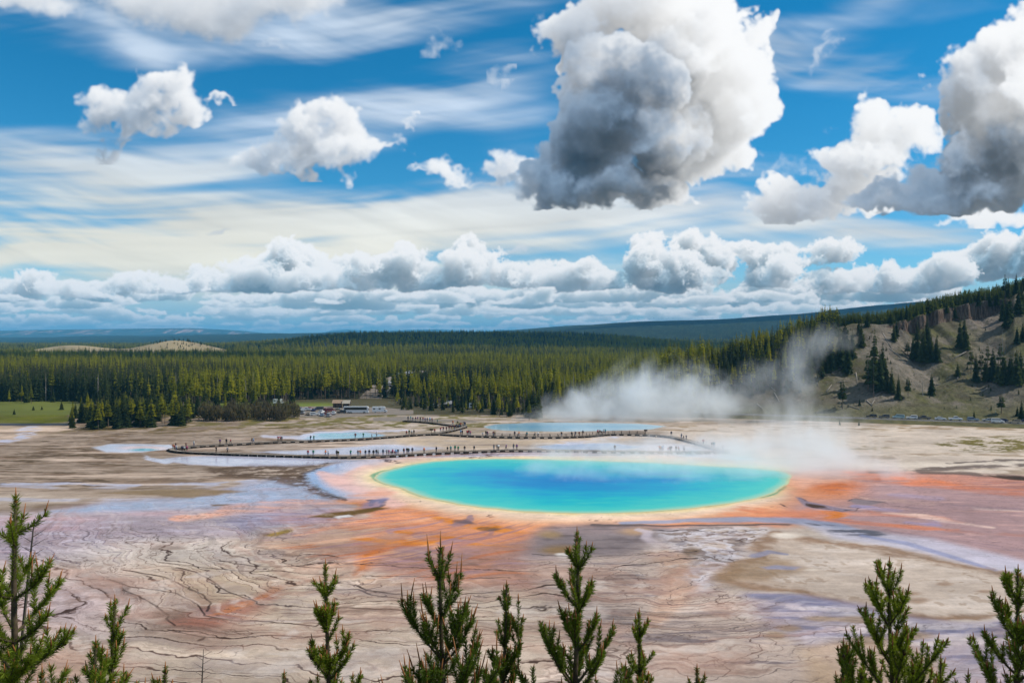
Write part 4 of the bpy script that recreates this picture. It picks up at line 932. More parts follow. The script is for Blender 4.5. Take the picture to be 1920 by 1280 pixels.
# the steep bank under the viewpoint, below the frame
def build_bank():
    xs = np.linspace(-90, 90, 121); ys = np.linspace(-14, 86.5, 81)
    X, Y = np.meshgrid(xs, ys)
    Z = np.where(Y < 0.5, 36.2, 36.2 - 0.52 * (Y - 0.5)); Z = np.maximum(Z, -0.25 + 0 * Z)
    Z = Z + 0.35 * vfbm(X / 6, Y / 6, 4, seed=81) * sstep(Y, 1, 4) * (1 - sstep(Y, 55, 72))
    me = grid_mesh('near_slope', np.stack([X, Y, Z], -1).reshape(-1, 3), len(ys), len(xs))
    m = bpy.data.materials.new('slope_soil'); m.use_nodes = True; N = NT(m.node_tree); bs = m.node_tree.nodes['Principled BSDF']
    pos = N.e(N.new('ShaderNodeNewGeometry').outputs['Position'])
    N.link(N.ramp(N.noise(pos, 0.8, 6, 0.6), [(0.3, (0.10, 0.085, 0.05)), (0.5, (0.16, 0.13, 0.08)), (0.7, (0.09, 0.10, 0.035))]), bs.inputs['Base Color'])
    bs.inputs['Roughness'].default_value = 0.95
    struct('near_slope', me, m)
build_bank()
# ------------------------------------------------------------------ tags and small helpers for things
def tag(o, label=None, cat=None, group=None, kind=None):
    if label: o['label'] = label
    if cat: o['category'] = cat
    if group: o['group'] = group
    if kind: o['kind'] = kind
    return o

def empty(name, loc=(0, 0, 0), rz=0.0, scale=1.0):
    o = bpy.data.objects.new(name, None); COL.objects.link(o)
    o.location = loc; o.rotation_euler = (0, 0, rz); o.scale = (scale,) * 3
    o.empty_display_size = 0.5
    return o

def add(name, me, parent=None, loc=(0, 0, 0), rz=0.0):
    o = bpy.data.objects.new(name, me); COL.objects.link(o)
    o.location = loc; o.rotation_euler = (0, 0, rz)
    if parent: o.parent = parent
    return o

def mat(name, rgb, rough=0.7, spec=0.3, metal=0.0, noise=0.0, nscale=6.0, rgb2=None, coat=0.0):
    m = bpy.data.materials.new(name); m.use_nodes = True; N = NT(m.node_tree); bs = m.node_tree.nodes['Principled BSDF']
    bs.inputs['Roughness'].default_value = rough; bs.inputs['Specular IOR Level'].default_value = spec; bs.inputs['Metallic'].default_value = metal
    if coat: bs.inputs['Coat Weight'].default_value = coat
    if noise or rgb2:
        co = N.e(N.new('ShaderNodeTexCoord').outputs['Object'])
        n = N.noise(co, nscale, 4, 0.6)
        c2 = rgb2 or tuple(x * (1 - noise) for x in rgb)
        N.link(N.ramp(n, [(0.35, c2), (0.65, rgb)]), bs.inputs['Base Color'])
    else:
        bs.inputs['Base Color'].default_value = (*rgb, 1)
    return m

class MB:
    """collects faces, several materials, then becomes one mesh"""
    def __init__(s): s.v, s.f, s.m = [], [], []
    def poly(s, pts, mi=0):
        b = len(s.v); s.v += [tuple(p) for p in pts]; s.f.append(tuple(range(b, b + len(pts)))); s.m.append(mi)
    def faces(s, vs, fs, mi=0):
        b = len(s.v); s.v += [tuple(p) for p in vs]
        for f in fs: s.f.append(tuple(b + i for i in f)); s.m.append(mi)
    def box(s, c, size, mi=0, rz=0.0, taper=1.0):
        cx, cy, cz = c; a, b, h = (x / 2 for x in size)
        co, si = math.cos(rz), math.sin(rz)
        vs = []
        for z, k in ((-h, 1.0), (h, taper)):
            for x, y in ((-a, -b), (a, -b), (a, b), (-a, b)):
                x, y = x * k, y * k
                vs.append((cx + x * co - y * si, cy + x * si + y * co, cz + z))
        s.faces(vs, [(3, 2, 1, 0), (4, 5, 6, 7), (0, 1, 5, 4), (1, 2, 6, 5), (2, 3, 7, 6), (3, 0, 4, 7)], mi)
    def tube(s, pts, rads, n=6, mi=0, cap=True):
        P = [Vector(p) for p in pts]; rings = []
        for i, p in enumerate(P):
            t = (P[min(i + 1, len(P) - 1)] - P[max(i - 1, 0)]).normalized()
            a = t.cross(Vector((0.31, 0.87, 0.37))).normalized(); b = t.cross(a)
            r = rads[i] if isinstance(rads, (list, tuple)) else rads
            rings.append([p + (a * math.cos(2 * math.pi * k / n) + b * math.sin(2 * math.pi * k / n)) * r for k in range(n)])
        vs = [v for r in rings for v in r]; fs = []
        for i in range(len(P) - 1):
            for k in range(n): fs.append((i * n + k, i * n + (k + 1) % n, (i + 1) * n + (k + 1) % n, (i + 1) * n + k))
        if cap: fs.append(tuple(range(n - 1, -1, -1))); fs.append(tuple((len(P) - 1) * n + k for k in range(n)))
        s.faces(vs, fs, mi)
    def mesh(s, name, mats, smooth=False):
        me = bpy.data.meshes.new(name); me.from_pydata(s.v, [], s.f)
        for m in (mats if isinstance(mats, (list, tuple)) else [mats]): me.materials.append(m)
        me.polygons.foreach_set('material_index', np.array(s.m, np.int32))
        if smooth: me.polygons.foreach_set('use_smooth', np.ones(len(s.f), bool))
        me.update(); return me

# ------------------------------------------------------------------ the hill on the right
HB_P = [1000, 1150, 1300, 1365, 1481, 1623, 1720, 1920, 2200]; HB_D = [392, 388, 384, 380, 373, 362, 355, 342, 330]
HS_P = [1000, 1100, 1150, 1200, 1250, 1300, 1350, 1400, 1440, 1480, 1510, 1540, 1600, 1655, 1687, 1713, 1768, 1817, 1850, 1881, 1900, 1920, 1980, 2200]
HS_Y = [770, 752, 740, 728, 714, 700, 686, 670, 656, 644, 634, 622, 606, 608, 602, 594, 577, 566, 561, 558, 552, 546, 530, 480]
def hill_base(p): return np.interp(p, HB_P, HB_D)
def hill_ridge(p):
    y = np.interp(p, HS_P, HS_Y); v = (HOR - y) / F; Db = hill_base(p)
    sl = 0.54
    D = (CAM_H - 1.2 + sl * Db) / (sl - v)
    return D, CAM_H + v * D
def cliff_h(p): return np.interp(p, [1640, 1690, 1713, 1740, 1768, 1800, 1842, 1862, 1885, 1902], [0, 5, 9, 8, 8.5, 9, 11, 9, 6, 0])
def hill_z(p, D):
    p = np.asarray(p, float); D = np.asarray(D, float)
    Db = hill_base(p); Dr, zr = hill_ridge(p); hc = cliff_h(p)
    x = (p - CX) / F * D
    edge = 2.6 * vn(x / 6.0, D * 0, 90) + 1.2 * vn(x / 1.8, D * 0, 91) + 0.5 * vn(x / 0.7, D * 0, 92)
    Dc = Dr + edge * np.clip(hc / 6, 0, 1)
    t = np.clip((D - Db) / (Dc - Db), 0, 1)
    rise = (zr - hc - 1.2)
    body = 1.2 + rise * (t * (0.80 + 0.20 * t))
    bumps = (1.6 * vfbm(x / 30, D / 26, 4, seed=93) + 0.5 * vfbm(x / 7, D / 7, 3, seed=94)) * np.clip(t * 4, 0, 1) * np.clip(rise / 15, 0, 1)
    gul = -2.6 * np.exp(-((x - 212 - (D - 420) * 0.25) / 9) ** 2) * np.clip(t * 3, 0, 1) * (1 - np.clip(t, 0.8, 1) * 5 + 4).clip(0, 1)
    z = body + bumps * (1 - 0.5 * t) + gul
    st = np.clip((D - Dc) / 1.6, 0, 1)
    z = z + hc * st * (1 - 0.10 * np.sin(st * 9))
    past = np.clip(D - Dc - 1.6, 0, None)
    up = np.interp(p, [1300, 1600, 1700, 1900], [-0.12, -0.02, 0.055, 0.075])
    z = z + up * np.minimum(past, 90) * 1.0 - 0.10 * np.clip(past - 90, 0, None)
    return np.maximum(z, -0.6 + 0 * z)

def build_hill():
    p = np.arange(1000, 2240, 2.0)
    n1, n2 = 150, 70
    rows = np.concatenate([np.linspace(0, 0.93, n1) , 0.93 + np.linspace(0, 0.14, 60)[1:], 1.07 + np.linspace(0, 1, n2)[1:] ** 1.5 * 1.6])
    Pp, T = np.meshgrid(p, rows)
    Db = hill_base(Pp); Dr, zr = hill_ridge(Pp)
    D = Db + (Dr - Db) * T
    Z = hill_z(Pp, D)
    X = (Pp - CX) / F * D
    me = grid_mesh('hill', np.stack([X, D, Z], -1).reshape(-1, 3), len(rows), len(p))
    # soil, scree, grass and bare rock
    hc = cliff_h(Pp)
    nA = vfbm(X / 14, D / 14, 5, seed=95); nB = vfbm(X / 3, D / 3, 4, seed=96); nC = vfbm(X / 40, D / 40, 3, seed=97)
    c = np.zeros(X.shape + (3,), np.float32)
    soil = np.array([0.100, 0.086, 0.053]); scree = np.array([0.180, 0.150, 0.122]); grass = np.array([0.098, 0.096, 0.028]); dark = np.array([0.058, 0.043, 0.032]); lush = np.array([0.16, 0.17, 0.03])
    c[:] = soil
    def mx(m, col): c[:] = c * (1 - m[..., None]) + col * m[..., None]
    mx(sstep(nA + 0.4 * nC, -0.4, 0.6) * 0.85, grass)
    mx(sstep(nB + 0.6 * nA, 0.3, 1.0) * 0.6, dark)
    run = sstep(-np.abs((X - (D - 440) * 0.5 - 262) / 16), -1, 0) * sstep(Pp, 1760, 1830)
    mx(np.clip(sstep(nA - nC, 0.1, 0.9) * sstep(Pp, 1480, 1650) * 0.8 + run * 0.7, 0, 1), scree)
    mx(sstep(Pp, 1250, 1350) * (1 - sstep(Pp, 1480, 1560)) * 0.6, dark * 1.25)
    mx(sstep(T, 1.02, 1.05) * (hc > 0.5) * sstep(nB, -0.6, 0.4), lush)
    mx(sstep(T, 0.99, 1.03) * (Pp < 1690) * sstep(nB, -0.6, 0.5) * 0.8, lush * 0.9)
    mx((1 - sstep(T, 0.05, 0.2)) * 0.6, grass)
    nD = vfbm(X / 1.3, D / 1.6, 3, 0.65, seed=98)
    mx(sstep(nD + 0.5 * nB, 0.55, 1.0) * 0.75, np.array([0.045, 0.045, 0.018])); mx(sstep(-nD + 0.3 * nA, 0.7, 1.1) * 0.5, np.array([0.22, 0.19, 0.155]))
    c *= (1 + 0.3 * nB[..., None])
    c4 = np.ones((X.size, 4), np.float32); c4[:, :3] = np.clip(c, 0.01, 0.6).reshape(-1, 3)
    a = me.color_attributes.new('soil', 'FLOAT_COLOR', 'POINT'); a.data.foreach_set('color', c4.ravel())
    m = bpy.data.materials.new('hillside'); m.use_nodes = True; N = NT(m.node_tree); bs = m.node_tree.nodes['Principled BSDF']
    geo = N.new('ShaderNodeNewGeometry'); pos = N.e(geo.outputs['Position'])
    nz = N.sep(N.e(geo.outputs['Normal']))[2]
    rockm = nz.step(0.62, 0.42)
    fine = N.noise(pos, 0.9, 6, 0.65)
    strata = N.noise(N.map(pos, scale=(0.55, 0.55, 0.10)), 1.0, 5, 0.65)
    rock = N.ramp(strata, [(0.30, (0.045, 0.028, 0.022)), (0.43, (0.10, 0.064, 0.046)), (0.53, (0.18, 0.128, 0.095)), (0.62, (0.062, 0.042, 0.032)), (0.8, (0.22, 0.175, 0.14))])
    base = N.vm('SCALE', N.attr('soil'), scale=fine * 0.9 + 0.55)
    N.link(N.mix(rockm, base, rock), bs.inputs['Base Color']); bs.inputs['Roughness'].default_value = 0.95; bs.inputs['Specular IOR Level'].default_value = 0.1
    bp = N.new('ShaderNodeBump'); bp.inputs['Strength'].default_value = 0.8; bp.inputs['Distance'].default_value = 0.8
    N.link(fine + strata * rockm * 1.5, bp.inputs['Height']); N.link(bp.outputs[0], bs.inputs['Normal'])
    struct('hill', me, m)
build_hill()

# ------------------------------------------------------------------ the road along its foot
ROAD_PX = [1180, 1300, 1365, 1481, 1623, 1720, 1920, 2100]; ROAD_D = [385, 379.5, 376, 368, 357, 350, 336.5, 326]
def road_pt(p, off=0.0):
    D = np.interp(p, ROAD_PX, ROAD_D) + off
    return (p - CX) / F * D, D
def build_road():
    ps = np.linspace(1180, 2100, 120); offs = [-9.0, -7.5, -3.6, -3.3, 0.0, 3.3, 3.8, 7.0]; zs = [-0.05, 0.2, 1.18, 1.25, 1.30, 1.25, 1.20, 1.15]
    V = []
    for z, o in zip(zs, offs):
        for q in ps:
            x, y = road_pt(q, o); V.append((x, y, z if -5 < o < 7 else z + 0.12 * vn(np.array(x / 3), np.array(y / 3), 5)))
    me = grid_mesh('road', np.array(V), len(offs), len(ps))
    asphalt = mat('old_asphalt', (0.12, 0.115, 0.11), 0.9, 0.2, noise=0.3, nscale=0.5)
    verge = mat('road_verge', (0.13, 0.115, 0.05), 0.95, 0.1, nscale=0.25, rgb2=(0.065, 0.06, 0.025))
    me.materials.append(asphalt); me.materials.append(verge)
    mi = np.zeros(len(me.polygons), np.int32); n = len(ps) - 1
    mi[:2 * n] = 1; mi[6 * n:] = 1
    me.polygons.foreach_set('material_index', mi)
    struct('road', me)
    # painted edge lines
    mb = MB()
    for off in (-3.05, 3.05):
        for a, b in zip(ps[:-1], ps[1:]):
            (x0, y0), (x1, y1), (x2, y2), (x3, y3) = road_pt(a, off - 0.06), road_pt(b, off - 0.06), road_pt(b, off + 0.06), road_pt(a, off + 0.06)
            mb.poly([(x0, y0, 1.262), (x1, y1, 1.262), (x2, y2, 1.262), (x3, y3, 1.262)])
    o = add('road_marking', mb.mesh('road_marking', mat('road_paint', (0.7, 0.7, 0.68), 0.7))); o['kind'] = 'structure'
build_road()
# ------------------------------------------------------------------ conifers
def leaf_mat(name, stops, hue_by_random=True, rough=0.75):
    m = bpy.data.materials.new(name); m.use_nodes = True; N = NT(m.node_tree); bs = m.node_tree.nodes['Principled BSDF']
    oi = N.new('ShaderNodeObjectInfo'); r = N.e(oi.outputs['Random'])
    co = N.e(N.new('ShaderNodeTexCoord').outputs['Object'])
    n = N.noise(co, 1.1, 3, 0.6)
    f = r * 0.55 + n * 0.7 - 0.12
    N.link(N.ramp(f, stops), bs.inputs['Base Color'])
    bs.inputs['Roughness'].default_value = rough; bs.inputs['Specular IOR Level'].default_value = 0.2
    tr = N.new('ShaderNodeBsdfTranslucent'); N.link(N.ramp(f, [(p, tuple(min(1, x * 1.5) for x in c)) for p, c in stops]), tr.inputs[0])
    ad = N.new('ShaderNodeMixShader'); ad.inputs[0].default_value = 0.35
    N.link(bs.outputs[0], ad.inputs[1]); N.link(tr.outputs[0], ad.inputs[2])
    N.link(ad.outputs[0], m.node_tree.nodes['Material Output'].inputs[0])
    return m
BARK = mat('pine_bark', (0.19, 0.145, 0.11), 0.95, 0.1, rgb2=(0.10, 0.075, 0.055), nscale=2.0)
GREYWOOD = mat('dead_wood', (0.36, 0.33, 0.29), 0.95, 0.1, rgb2=(0.20, 0.17, 0.145), nscale=1.5)
FOREST = leaf_mat('forest_needles', [(0.0, (0.072, 0.088, 0.011)), (0.35, (0.205, 0.208, 0.013)), (0.7, (0.35, 0.325, 0.013)), (1.0, (0.43, 0.375, 0.018))])
SPRUCE = leaf_mat('spruce_needles', [(0.0, (0.026, 0.040, 0.014)), (0.4, (0.046, 0.066, 0.016)), (0.8, (0.080, 0.098, 0.020)), (1.0, (0.125, 0.130, 0.022))])
YOUNG = leaf_mat('young_pine_needles', [(0.0, (0.060, 0.080, 0.014)), (0.5, (0.120, 0.140, 0.018)), (1.0, (0.20, 0.205, 0.026))])
BRUSH = leaf_mat('brush_twigs', [(0.0, (0.075, 0.060, 0.030)), (0.5, (0.115, 0.090, 0.042)), (1.0, (0.13, 0.125, 0.035))])

def conifer(H, R, h0, levels, nb, rng, droop=0.25, mi=0, top=0.02, shape=0.85, lean=0.0):
    """crown of drooping boughs: every bough is a pair of crossed kites"""
    mb = MB()
    for k in range(levels):
        t = (k + rng.uniform(-0.3, 0.3)) / levels
        z = h0 + (H - h0) * max(t, 0)
        r = R * ((1 - t) ** shape) * (0.75 + 0.5 * rng.random()) + top
        if t > 0.05 and rng.random() < 0.06: r *= 0.45
        n = max(3, int(nb * (1 - 0.45 * t)))
        a0 = rng.uniform(0, 6.28)
        for i in range(n):
            a = a0 + i * 6.283 / n + rng.uniform(-0.3, 0.3)
            L = r * rng.uniform(0.62, 1.18); w = L * rng.uniform(0.26, 0.42) + 0.08
            dz = -droop * L * rng.uniform(0.4, 1.5) + (0.35 * L if t > 0.7 else 0)
            ca, sa = math.cos(a), math.sin(a)
            b = (0.04 * ca, 0.04 * sa, z + 0.05); tip = (L * ca, L * sa, z + dz)
            mx, my, mz = 0.55 * L * ca, 0.55 * L * sa, z + dz * 0.35
            mb.poly([b, (mx - w * sa, my + w * ca, mz - 0.10 * L), tip, (mx + w * sa, my - w * ca, mz - 0.10 * L)], mi)
            h = w * 0.75
            mb.poly([(b[0], b[1], z + 0.1), (mx, my, mz + h), tip, (mx, my, mz - h * 0.9)], mi)
    # leader
    mb.poly([(-0.05, 0, H - 0.5), (0.05, 0, H - 0.5), (0, 0, H + 0.35)], mi); mb.poly([(0, -0.05, H - 0.5), (0, 0.05, H - 0.5), (0, 0, H + 0.35)], mi)
    return mb
def trunk(H, r, rng, mi=0, n=6, bend=0.02):
    mb = MB(); bx, by = rng.uniform(-bend, bend) * H, rng.uniform(-bend, bend) * H
    ks = (-0.04, 0.0, 0.35, 0.7, 1.0)
    mb.tube([(bx * max(k, 0) ** 2 * 0.0, by * 0, H * k) for k in ks], [r * 1.25, r * 1.1, r * 0.8, r * 0.45, r * 0.08], n, mi)
    return mb

TREES = {}
def make_protos():
    rng = np.random.default_rng(41)
    def reg(kind, H, crown_mb, trunk_mb, leaf):
        TREES.setdefault(kind, []).append((H, trunk_mb.mesh(kind + '_trunk', BARK, True), crown_mb.mesh(kind + '_crown', leaf)))
    for i in range(5):      # lodgepole: bare lower stem, narrow crown
        H = 17.0; reg('lodgepole', H, conifer(H, rng.uniform(1.5, 2.1), H * rng.uniform(0.30, 0.48), 24, 8, rng, 0.25, shape=0.75), trunk(H, 0.17, rng), FOREST)
    for i in range(5):      # full spruce to the ground
        H = 16.0; reg('spruce', H, conifer(H, rng.uniform(2.3, 3.0), H * rng.uniform(0.03, 0.10), 34, 11, rng, 0.38, shape=0.9), trunk(H, 0.2, rng), SPRUCE)
    for i in range(3):      # ragged old pine, crown in the upper part
        H = 15.0; reg('ragged', H, conifer(H, rng.uniform(2.2, 2.8), H * rng.uniform(0.35, 0.5), 13, 7, rng, 0.15, shape=0.6), trunk(H, 0.2, rng), SPRUCE)
    for i in range(3):      # young bright pine
        H = 7.0; reg('young', H, conifer(H, rng.uniform(1.3, 1.7), H * 0.05, 18, 8, rng, 0.05, shape=0.8), trunk(H, 0.09, rng), YOUNG)
    for i in range(2):      # brown winter brush
        mb = MB()
        for k in range(170):
            a = rng.uniform(0, 6.28); r = rng.uniform(0, 1) ** 0.6 * 1.5; z = rng.uniform(0.3, 4.6) * (1 - 0.35 * r / 1.5); w = rng.uniform(0.1, 0.28); h = rng.uniform(0.5, 1.2); b = rng.uniform(0, 3.14)
            x, y = r * math.cos(a), r * math.sin(a)
            mb.poly([(x - w * math.cos(b), y - w * math.sin(b), z), (x + w * math.cos(b), y + w * math.sin(b), z + 0.1), (x + 0.1, y, z + h)])
        tr = MB()
        for k in range(9):
            a = rng.uniform(0, 6.28); tr.tube([(0, 0, -0.1), (0.5 * math.cos(a), 0.5 * math.sin(a), 2.0), (1.0 * math.cos(a), 1.0 * math.sin(a), 4.2)], [0.05, 0.035, 0.01], 4)
        TREES.setdefault('brush', []).append((5.0, tr.mesh('brush_stem', BARK), mb.mesh('brush_crown', BRUSH)))
make_protos()

TREE_LIST = []
def place_tree(kind, x, y, z, h, rng, label, name='pine_tree', group=None, widen=1.0, cat='tree', parts=('trunk', 'crown')):
    H, tme, cme = TREES[kind][rng.integers(len(TREES[kind]))]
    s = h / H
    o = empty(name, (x, y, z), rng.uniform(0, 6.28)); o.scale = (s * widen, s * widen, s)
    add(parts[0], tme, o); add(parts[1], cme, o)
    tag(o, label, cat, group); TREE_LIST.append(o); return o

FRONT_P = [-400, 125, 200, 370, 480, 560, 760, 800, 880, 950, 1010, 1300, 1400]; FRONT_D = [468, 462, 440, 420, 425, 452, 450, 444, 432, 412, 394, 388, 388]
def front(p): return np.interp(p, FRONT_P, FRONT_D)

def rng_keep(x, D): return vfbm(x / 25, D / 25, 3, seed=140) < 0.45
def clear_of(p, D):
    """True where no forest tree stands: car parks, road, meadow"""
    y = HOR + F * CAM_H / D
    bad = (D > 440) & (D < 478) & (p > 545) & (p < 770)
    # the upper road showing between the trees
    bad |= (np.abs(p - np.interp(D, [478, 520, 545, 575], [700, 716, 744, 785])) < 25) & (D > 514) & (D < 590) & (p > 660)
    x = (p - CX) / F * D
    bad |= (np.exp(-((x + 690) / 105) ** 2 - ((D - 1620) / 130) ** 2) + np.exp(-((x + 905) / 150) ** 2 - ((D - 1610) / 120) ** 2) + 1.2 * np.exp(-((x + 780) / 220) ** 2 - ((D - 1440) / 90) ** 2)) > 0.28
    bad |= (x / D < -0.36) & (x / D > -0.60) & (D > 1290) & (D < 1660) & (rng_keep(x, D))
    return bad

def ground_z(p, D):
    z = float(terrain((p - CX) / F, D)) if D > 380 else 0.0
    if p > 1000 and D > float(hill_base(p)): z = max(z, float(hill_z(p, D)))
    return z

def where(p):
    """rough place in words, by things one can see"""
    for lim, w in ((130, 'behind the left meadow'), (380, 'behind the left pine clump'), (560, 'left of the car park'), (770, 'behind the car park'), (900, 'above the back boardwalk'), (1010, 'left of the far blue pool'), (1180, 'behind the far blue pool'), (1320, 'behind the thick steam')):
        if p < lim: return w
    return 'on the hill'

def build_forest():
    rng = np.random.default_rng(91)
    pts = []
    for (d0, d1, dens, wid) in ((385, 700, 0.066, 0.95), (700, 1500, 0.030, 1.1), (1500, 3400, 0.0062, 1.45)):
        area = 0.5 * 1.55 * (d1 ** 2 - d0 ** 2); n = int(area * dens)
        D = np.sqrt(rng.uniform(d0 ** 2, d1 ** 2, n)); u = rng.uniform(-0.775, 0.775, n)
        p = CX + F * u
        x = u * D
        keep = (D > front(p)) & ~clear_of(p, D)
        Db = hill_base(p); Dr, zr = hill_ridge(p)
        on_hill = (p > 1000) & (D > Db) & (D < Dr + 40) 
        keep &= ~((p > 1330) & (D > Db - 8) & (D < Dr + 70))
        keep &= ~((p > 1560) & (D < 900))
        thin = vfbm(x / 60, D / 60, 3, seed=111)
        keep &= rng.uniform(0, 1, n) < np.clip(0.95 + 0.5 * thin, 0.35, 1)
        D, u, p, x = D[keep], u[keep], p[keep], x[keep]
        z = terrain(u, D); hz = hill_z(p, D); z = np.where((p > 1000) & (D > hill_base(p)), np.maximum(z, hz), z)
        stand = vfbm(x / 140, D / 140, 3, seed=112)
        h = 17.0 * (1 + 0.10 * stand + rng.normal(0, 0.10, len(D)))
        h = np.clip(h + rng.choice([0, 0, 0, 2.5, -3.5], len(D)), 7, 25)
        pts.append(np.column_stack([x, D, z - 0.1, h / 17.0, np.full(len(D), wid), rng.uniform(0, 6.28, len(D)), rng.integers(0, 5, len(D)) + np.where(stand + rng.normal(0, .35, len(D)) > 0.45, 5, 0)]))
    # the bright young wood on top of the hill and the wooded left ridge of the hill
    q = []
    for _ in range(1500):
        p = rng.uniform(1560, 2150); Dr, zr = hill_ridge(p); D = float(Dr) + 3 + rng.uniform(0, 1) ** 1.3 * 80
        q.append(((p - CX) / F * D, D, float(hill_z(p, D)) - 0.1, rng.uniform(0.18, 0.50), rng.uniform(0.9, 1.2), rng.uniform(0, 6.28), 10 + rng.integers(0, 3)))
    for _ in range(420):
        p = rng.uniform(1290, 1570); Dr, zr = hill_ridge(p); D = float(Dr) + rng.uniform(-16, 60)
        q.append(((p - CX) / F * D, D, float(hill_z(p, D)) - 0.1, rng.uniform(0.45, 0.95), 1.15, rng.uniform(0, 6.28), rng.integers(0, 10)))
    for _ in range(150):
        p = rng.uniform(1290, 1560); Db = float(hill_base(p)); Dr = float(hill_ridge(p)[0]); D = Db + (Dr - Db) * rng.uniform(0.35, 1.0)
        q.append(((p - CX) / F * D, D, float(hill_z(p, D)) - 0.1, rng.uniform(0.35, 0.9), 1.1, rng.uniform(0, 6.28), rng.integers(0, 10)))
    for _ in range(95):                      # half-grown pines on the rough grass before the wood
        p = rng.uniform(742, 1005); D = float(front(p)) - rng.uniform(0, 1) * 42
        if 775 < HOR + F * CAM_H / D < 793 and p < 800: continue
        q.append(((p - CX) / F * D, D, -0.1, rng.uniform(0.22, 0.62), 1.3, rng.uniform(0, 6.28), rng.integers(0, 10)))
    for _ in range(90):                      # low scrub and seedlings over the slope
        p = rng.uniform(1560, 2000); Db = float(hill_base(p)); Dr = float(hill_ridge(p)[0]); D = Db + (Dr - Db) * rng.uniform(0.05, 0.98)
        q.append(((p - CX) / F * D, D, float(hill_z(p, D)) - 0.1, rng.uniform(0.06, 0.17), 1.5, rng.uniform(0, 6.28), 5 + rng.integers(0, 5)))
    # scattered trees on the pale mound far left
    for _ in range(130):
        x = -690 + rng.normal(0.15, 0.5) * 95; D = 1640 + rng.normal(0, 0.5) * 90
        q.append((x, D, float(terrain(x / D, D)) - 0.1, rng.uniform(0.22, 0.45), 1.5, 0.0, 5 + rng.integers(0, 5)))
    A = np.vstack(pts + [np.array(q)])
    r3 = np.random.default_rng(8); dead = r3.uniform(0, 1, len(A)) < 0.05; A[dead, 6] = 13; A[dead, 3] *= 0.85
    print('forest trees', len(A))
    me = bpy.data.meshes.new('forest'); me.vertices.add(len(A)); me.vertices.foreach_set('co', A[:, :3].astype(np.float32).ravel())
    def attr(n, v, t='FLOAT'):
        a = me.attributes.new(n, t, 'POINT'); a.data.foreach_set('value' if t != 'FLOAT_VECTOR' else 'vector', v.ravel())
    attr('size', np.column_stack([A[:, 3] * A[:, 4], A[:, 3] * A[:, 4], A[:, 3]]).astype(np.float32), 'FLOAT_VECTOR')
    attr('turn', np.column_stack([0 * A[:, 5], 0 * A[:, 5], A[:, 5]]).astype(np.float32), 'FLOAT_VECTOR')
    attr('pick', A[:, 6].astype(np.int32), 'INT')
    ob = bpy.data.objects.new('forest', me); COL.objects.link(ob)
    tag(ob, 'dense dark green pine forest stretching back to the horizon', 'forest', kind='stuff')
    # the few tree shapes of the wood
    protos = []
    r2 = np.random.default_rng(5)
    for i in range(5):
        H = 17.0; mb = conifer(H, r2.uniform(1.5, 2.1), H * r2.uniform(0.28, 0.45), 17, 7, r2, 0.25, shape=0.72); t = trunk(H, 0.16, r2, n=4)
        mb.faces(t.v, t.f, 1); protos.append(mb.mesh('wood_pine', [FOREST, BARK]))
    for i in range(5):
        H = 17.0; mb = conifer(H, r2.uniform(1.8, 2.3), H * 0.08, 22, 8, r2, 0.35, shape=0.85); t = trunk(H, 0.2, r2, n=4)
        mb.faces(t.v, t.f, 1); protos.append(mb.mesh('wood_fir', [SPRUCE, BARK]))
    for i in range(3):
        H = 17.0; mb = conifer(H, 4.2, H * 0.05, 15, 8, r2, 0.05, shape=0.8); t = trunk(H, 0.2, r2, n=4)
        mb.faces(t.v, t.f, 1); protos.append(mb.mesh('wood_young_pine', [YOUNG, BARK]))
    mb = trunk(17.0, 0.22, r2, n=5)
    for j in range(34):
        a = r2.uniform(0, 6.28); zz = r2.uniform(4, 16.5); L = r2.uniform(0.5, 1.5) * (1.1 - zz / 17)
        mb.poly([(0, 0, zz), (L * math.cos(a), L * math.sin(a), zz + r2.uniform(-.3, .3)), (L * .5 * math.cos(a), L * .5 * math.sin(a), zz + 0.25)])
    protos.append(mb.mesh('wood_snag', [GREYWOOD]))
    ng = bpy.data.node_groups.new('wood', 'GeometryNodeTree')
    ng.interface.new_socket('Geometry', in_out='INPUT', socket_type='NodeSocketGeometry'); ng.interface.new_socket('Geometry', in_out='OUTPUT', socket_type='NodeSocketGeometry')
    nd = ng.nodes; gi = nd.new('NodeGroupInput'); go = nd.new('NodeGroupOutput')
    m2p = nd.new('GeometryNodeMeshToPoints'); ng.links.new(gi.outputs[0], m2p.inputs[0])
    iop = nd.new('GeometryNodeInstanceOnPoints'); ng.links.new(m2p.outputs[0], iop.inputs['Points'])
    join = nd.new('GeometryNodeJoinGeometry')
    g2i = nd.new('GeometryNodeGeometryToInstance')
    infos = []
    for k, pm in enumerate(protos):
        po = bpy.data.objects.new('wood_shape', pm)
        oi = nd.new('GeometryNodeObjectInfo'); oi.inputs['Object'].default_value = po; oi.inputs['As Instance'].default_value = True
        infos.append(oi)
    for oi in reversed(infos): ng.links.new(oi.outputs['Geometry'], g2i.inputs[0]) if False else ng.links.new(oi.outputs['Geometry'], join.inputs[0])
    ng.links.new(join.outputs[0], iop.inputs['Instance'])
    iop.inputs['Pick Instance'].default_value = True
    def na(n, t):
        x = nd.new('GeometryNodeInputNamedAttribute'); x.data_type = t; x.inputs[0].default_value = n; return x.outputs[0]
    ng.links.new(na('pick', 'INT'), iop.inputs['Instance Index'])
    ng.links.new(na('turn', 'FLOAT_VECTOR'), iop.inputs['Rotation']); ng.links.new(na('size', 'FLOAT_VECTOR'), iop.inputs['Scale'])
    ng.links.new(iop.outputs[0], go.inputs[0])
    mod = ob.modifiers.new('wood', 'NODES'); mod.node_group = ng
build_forest()

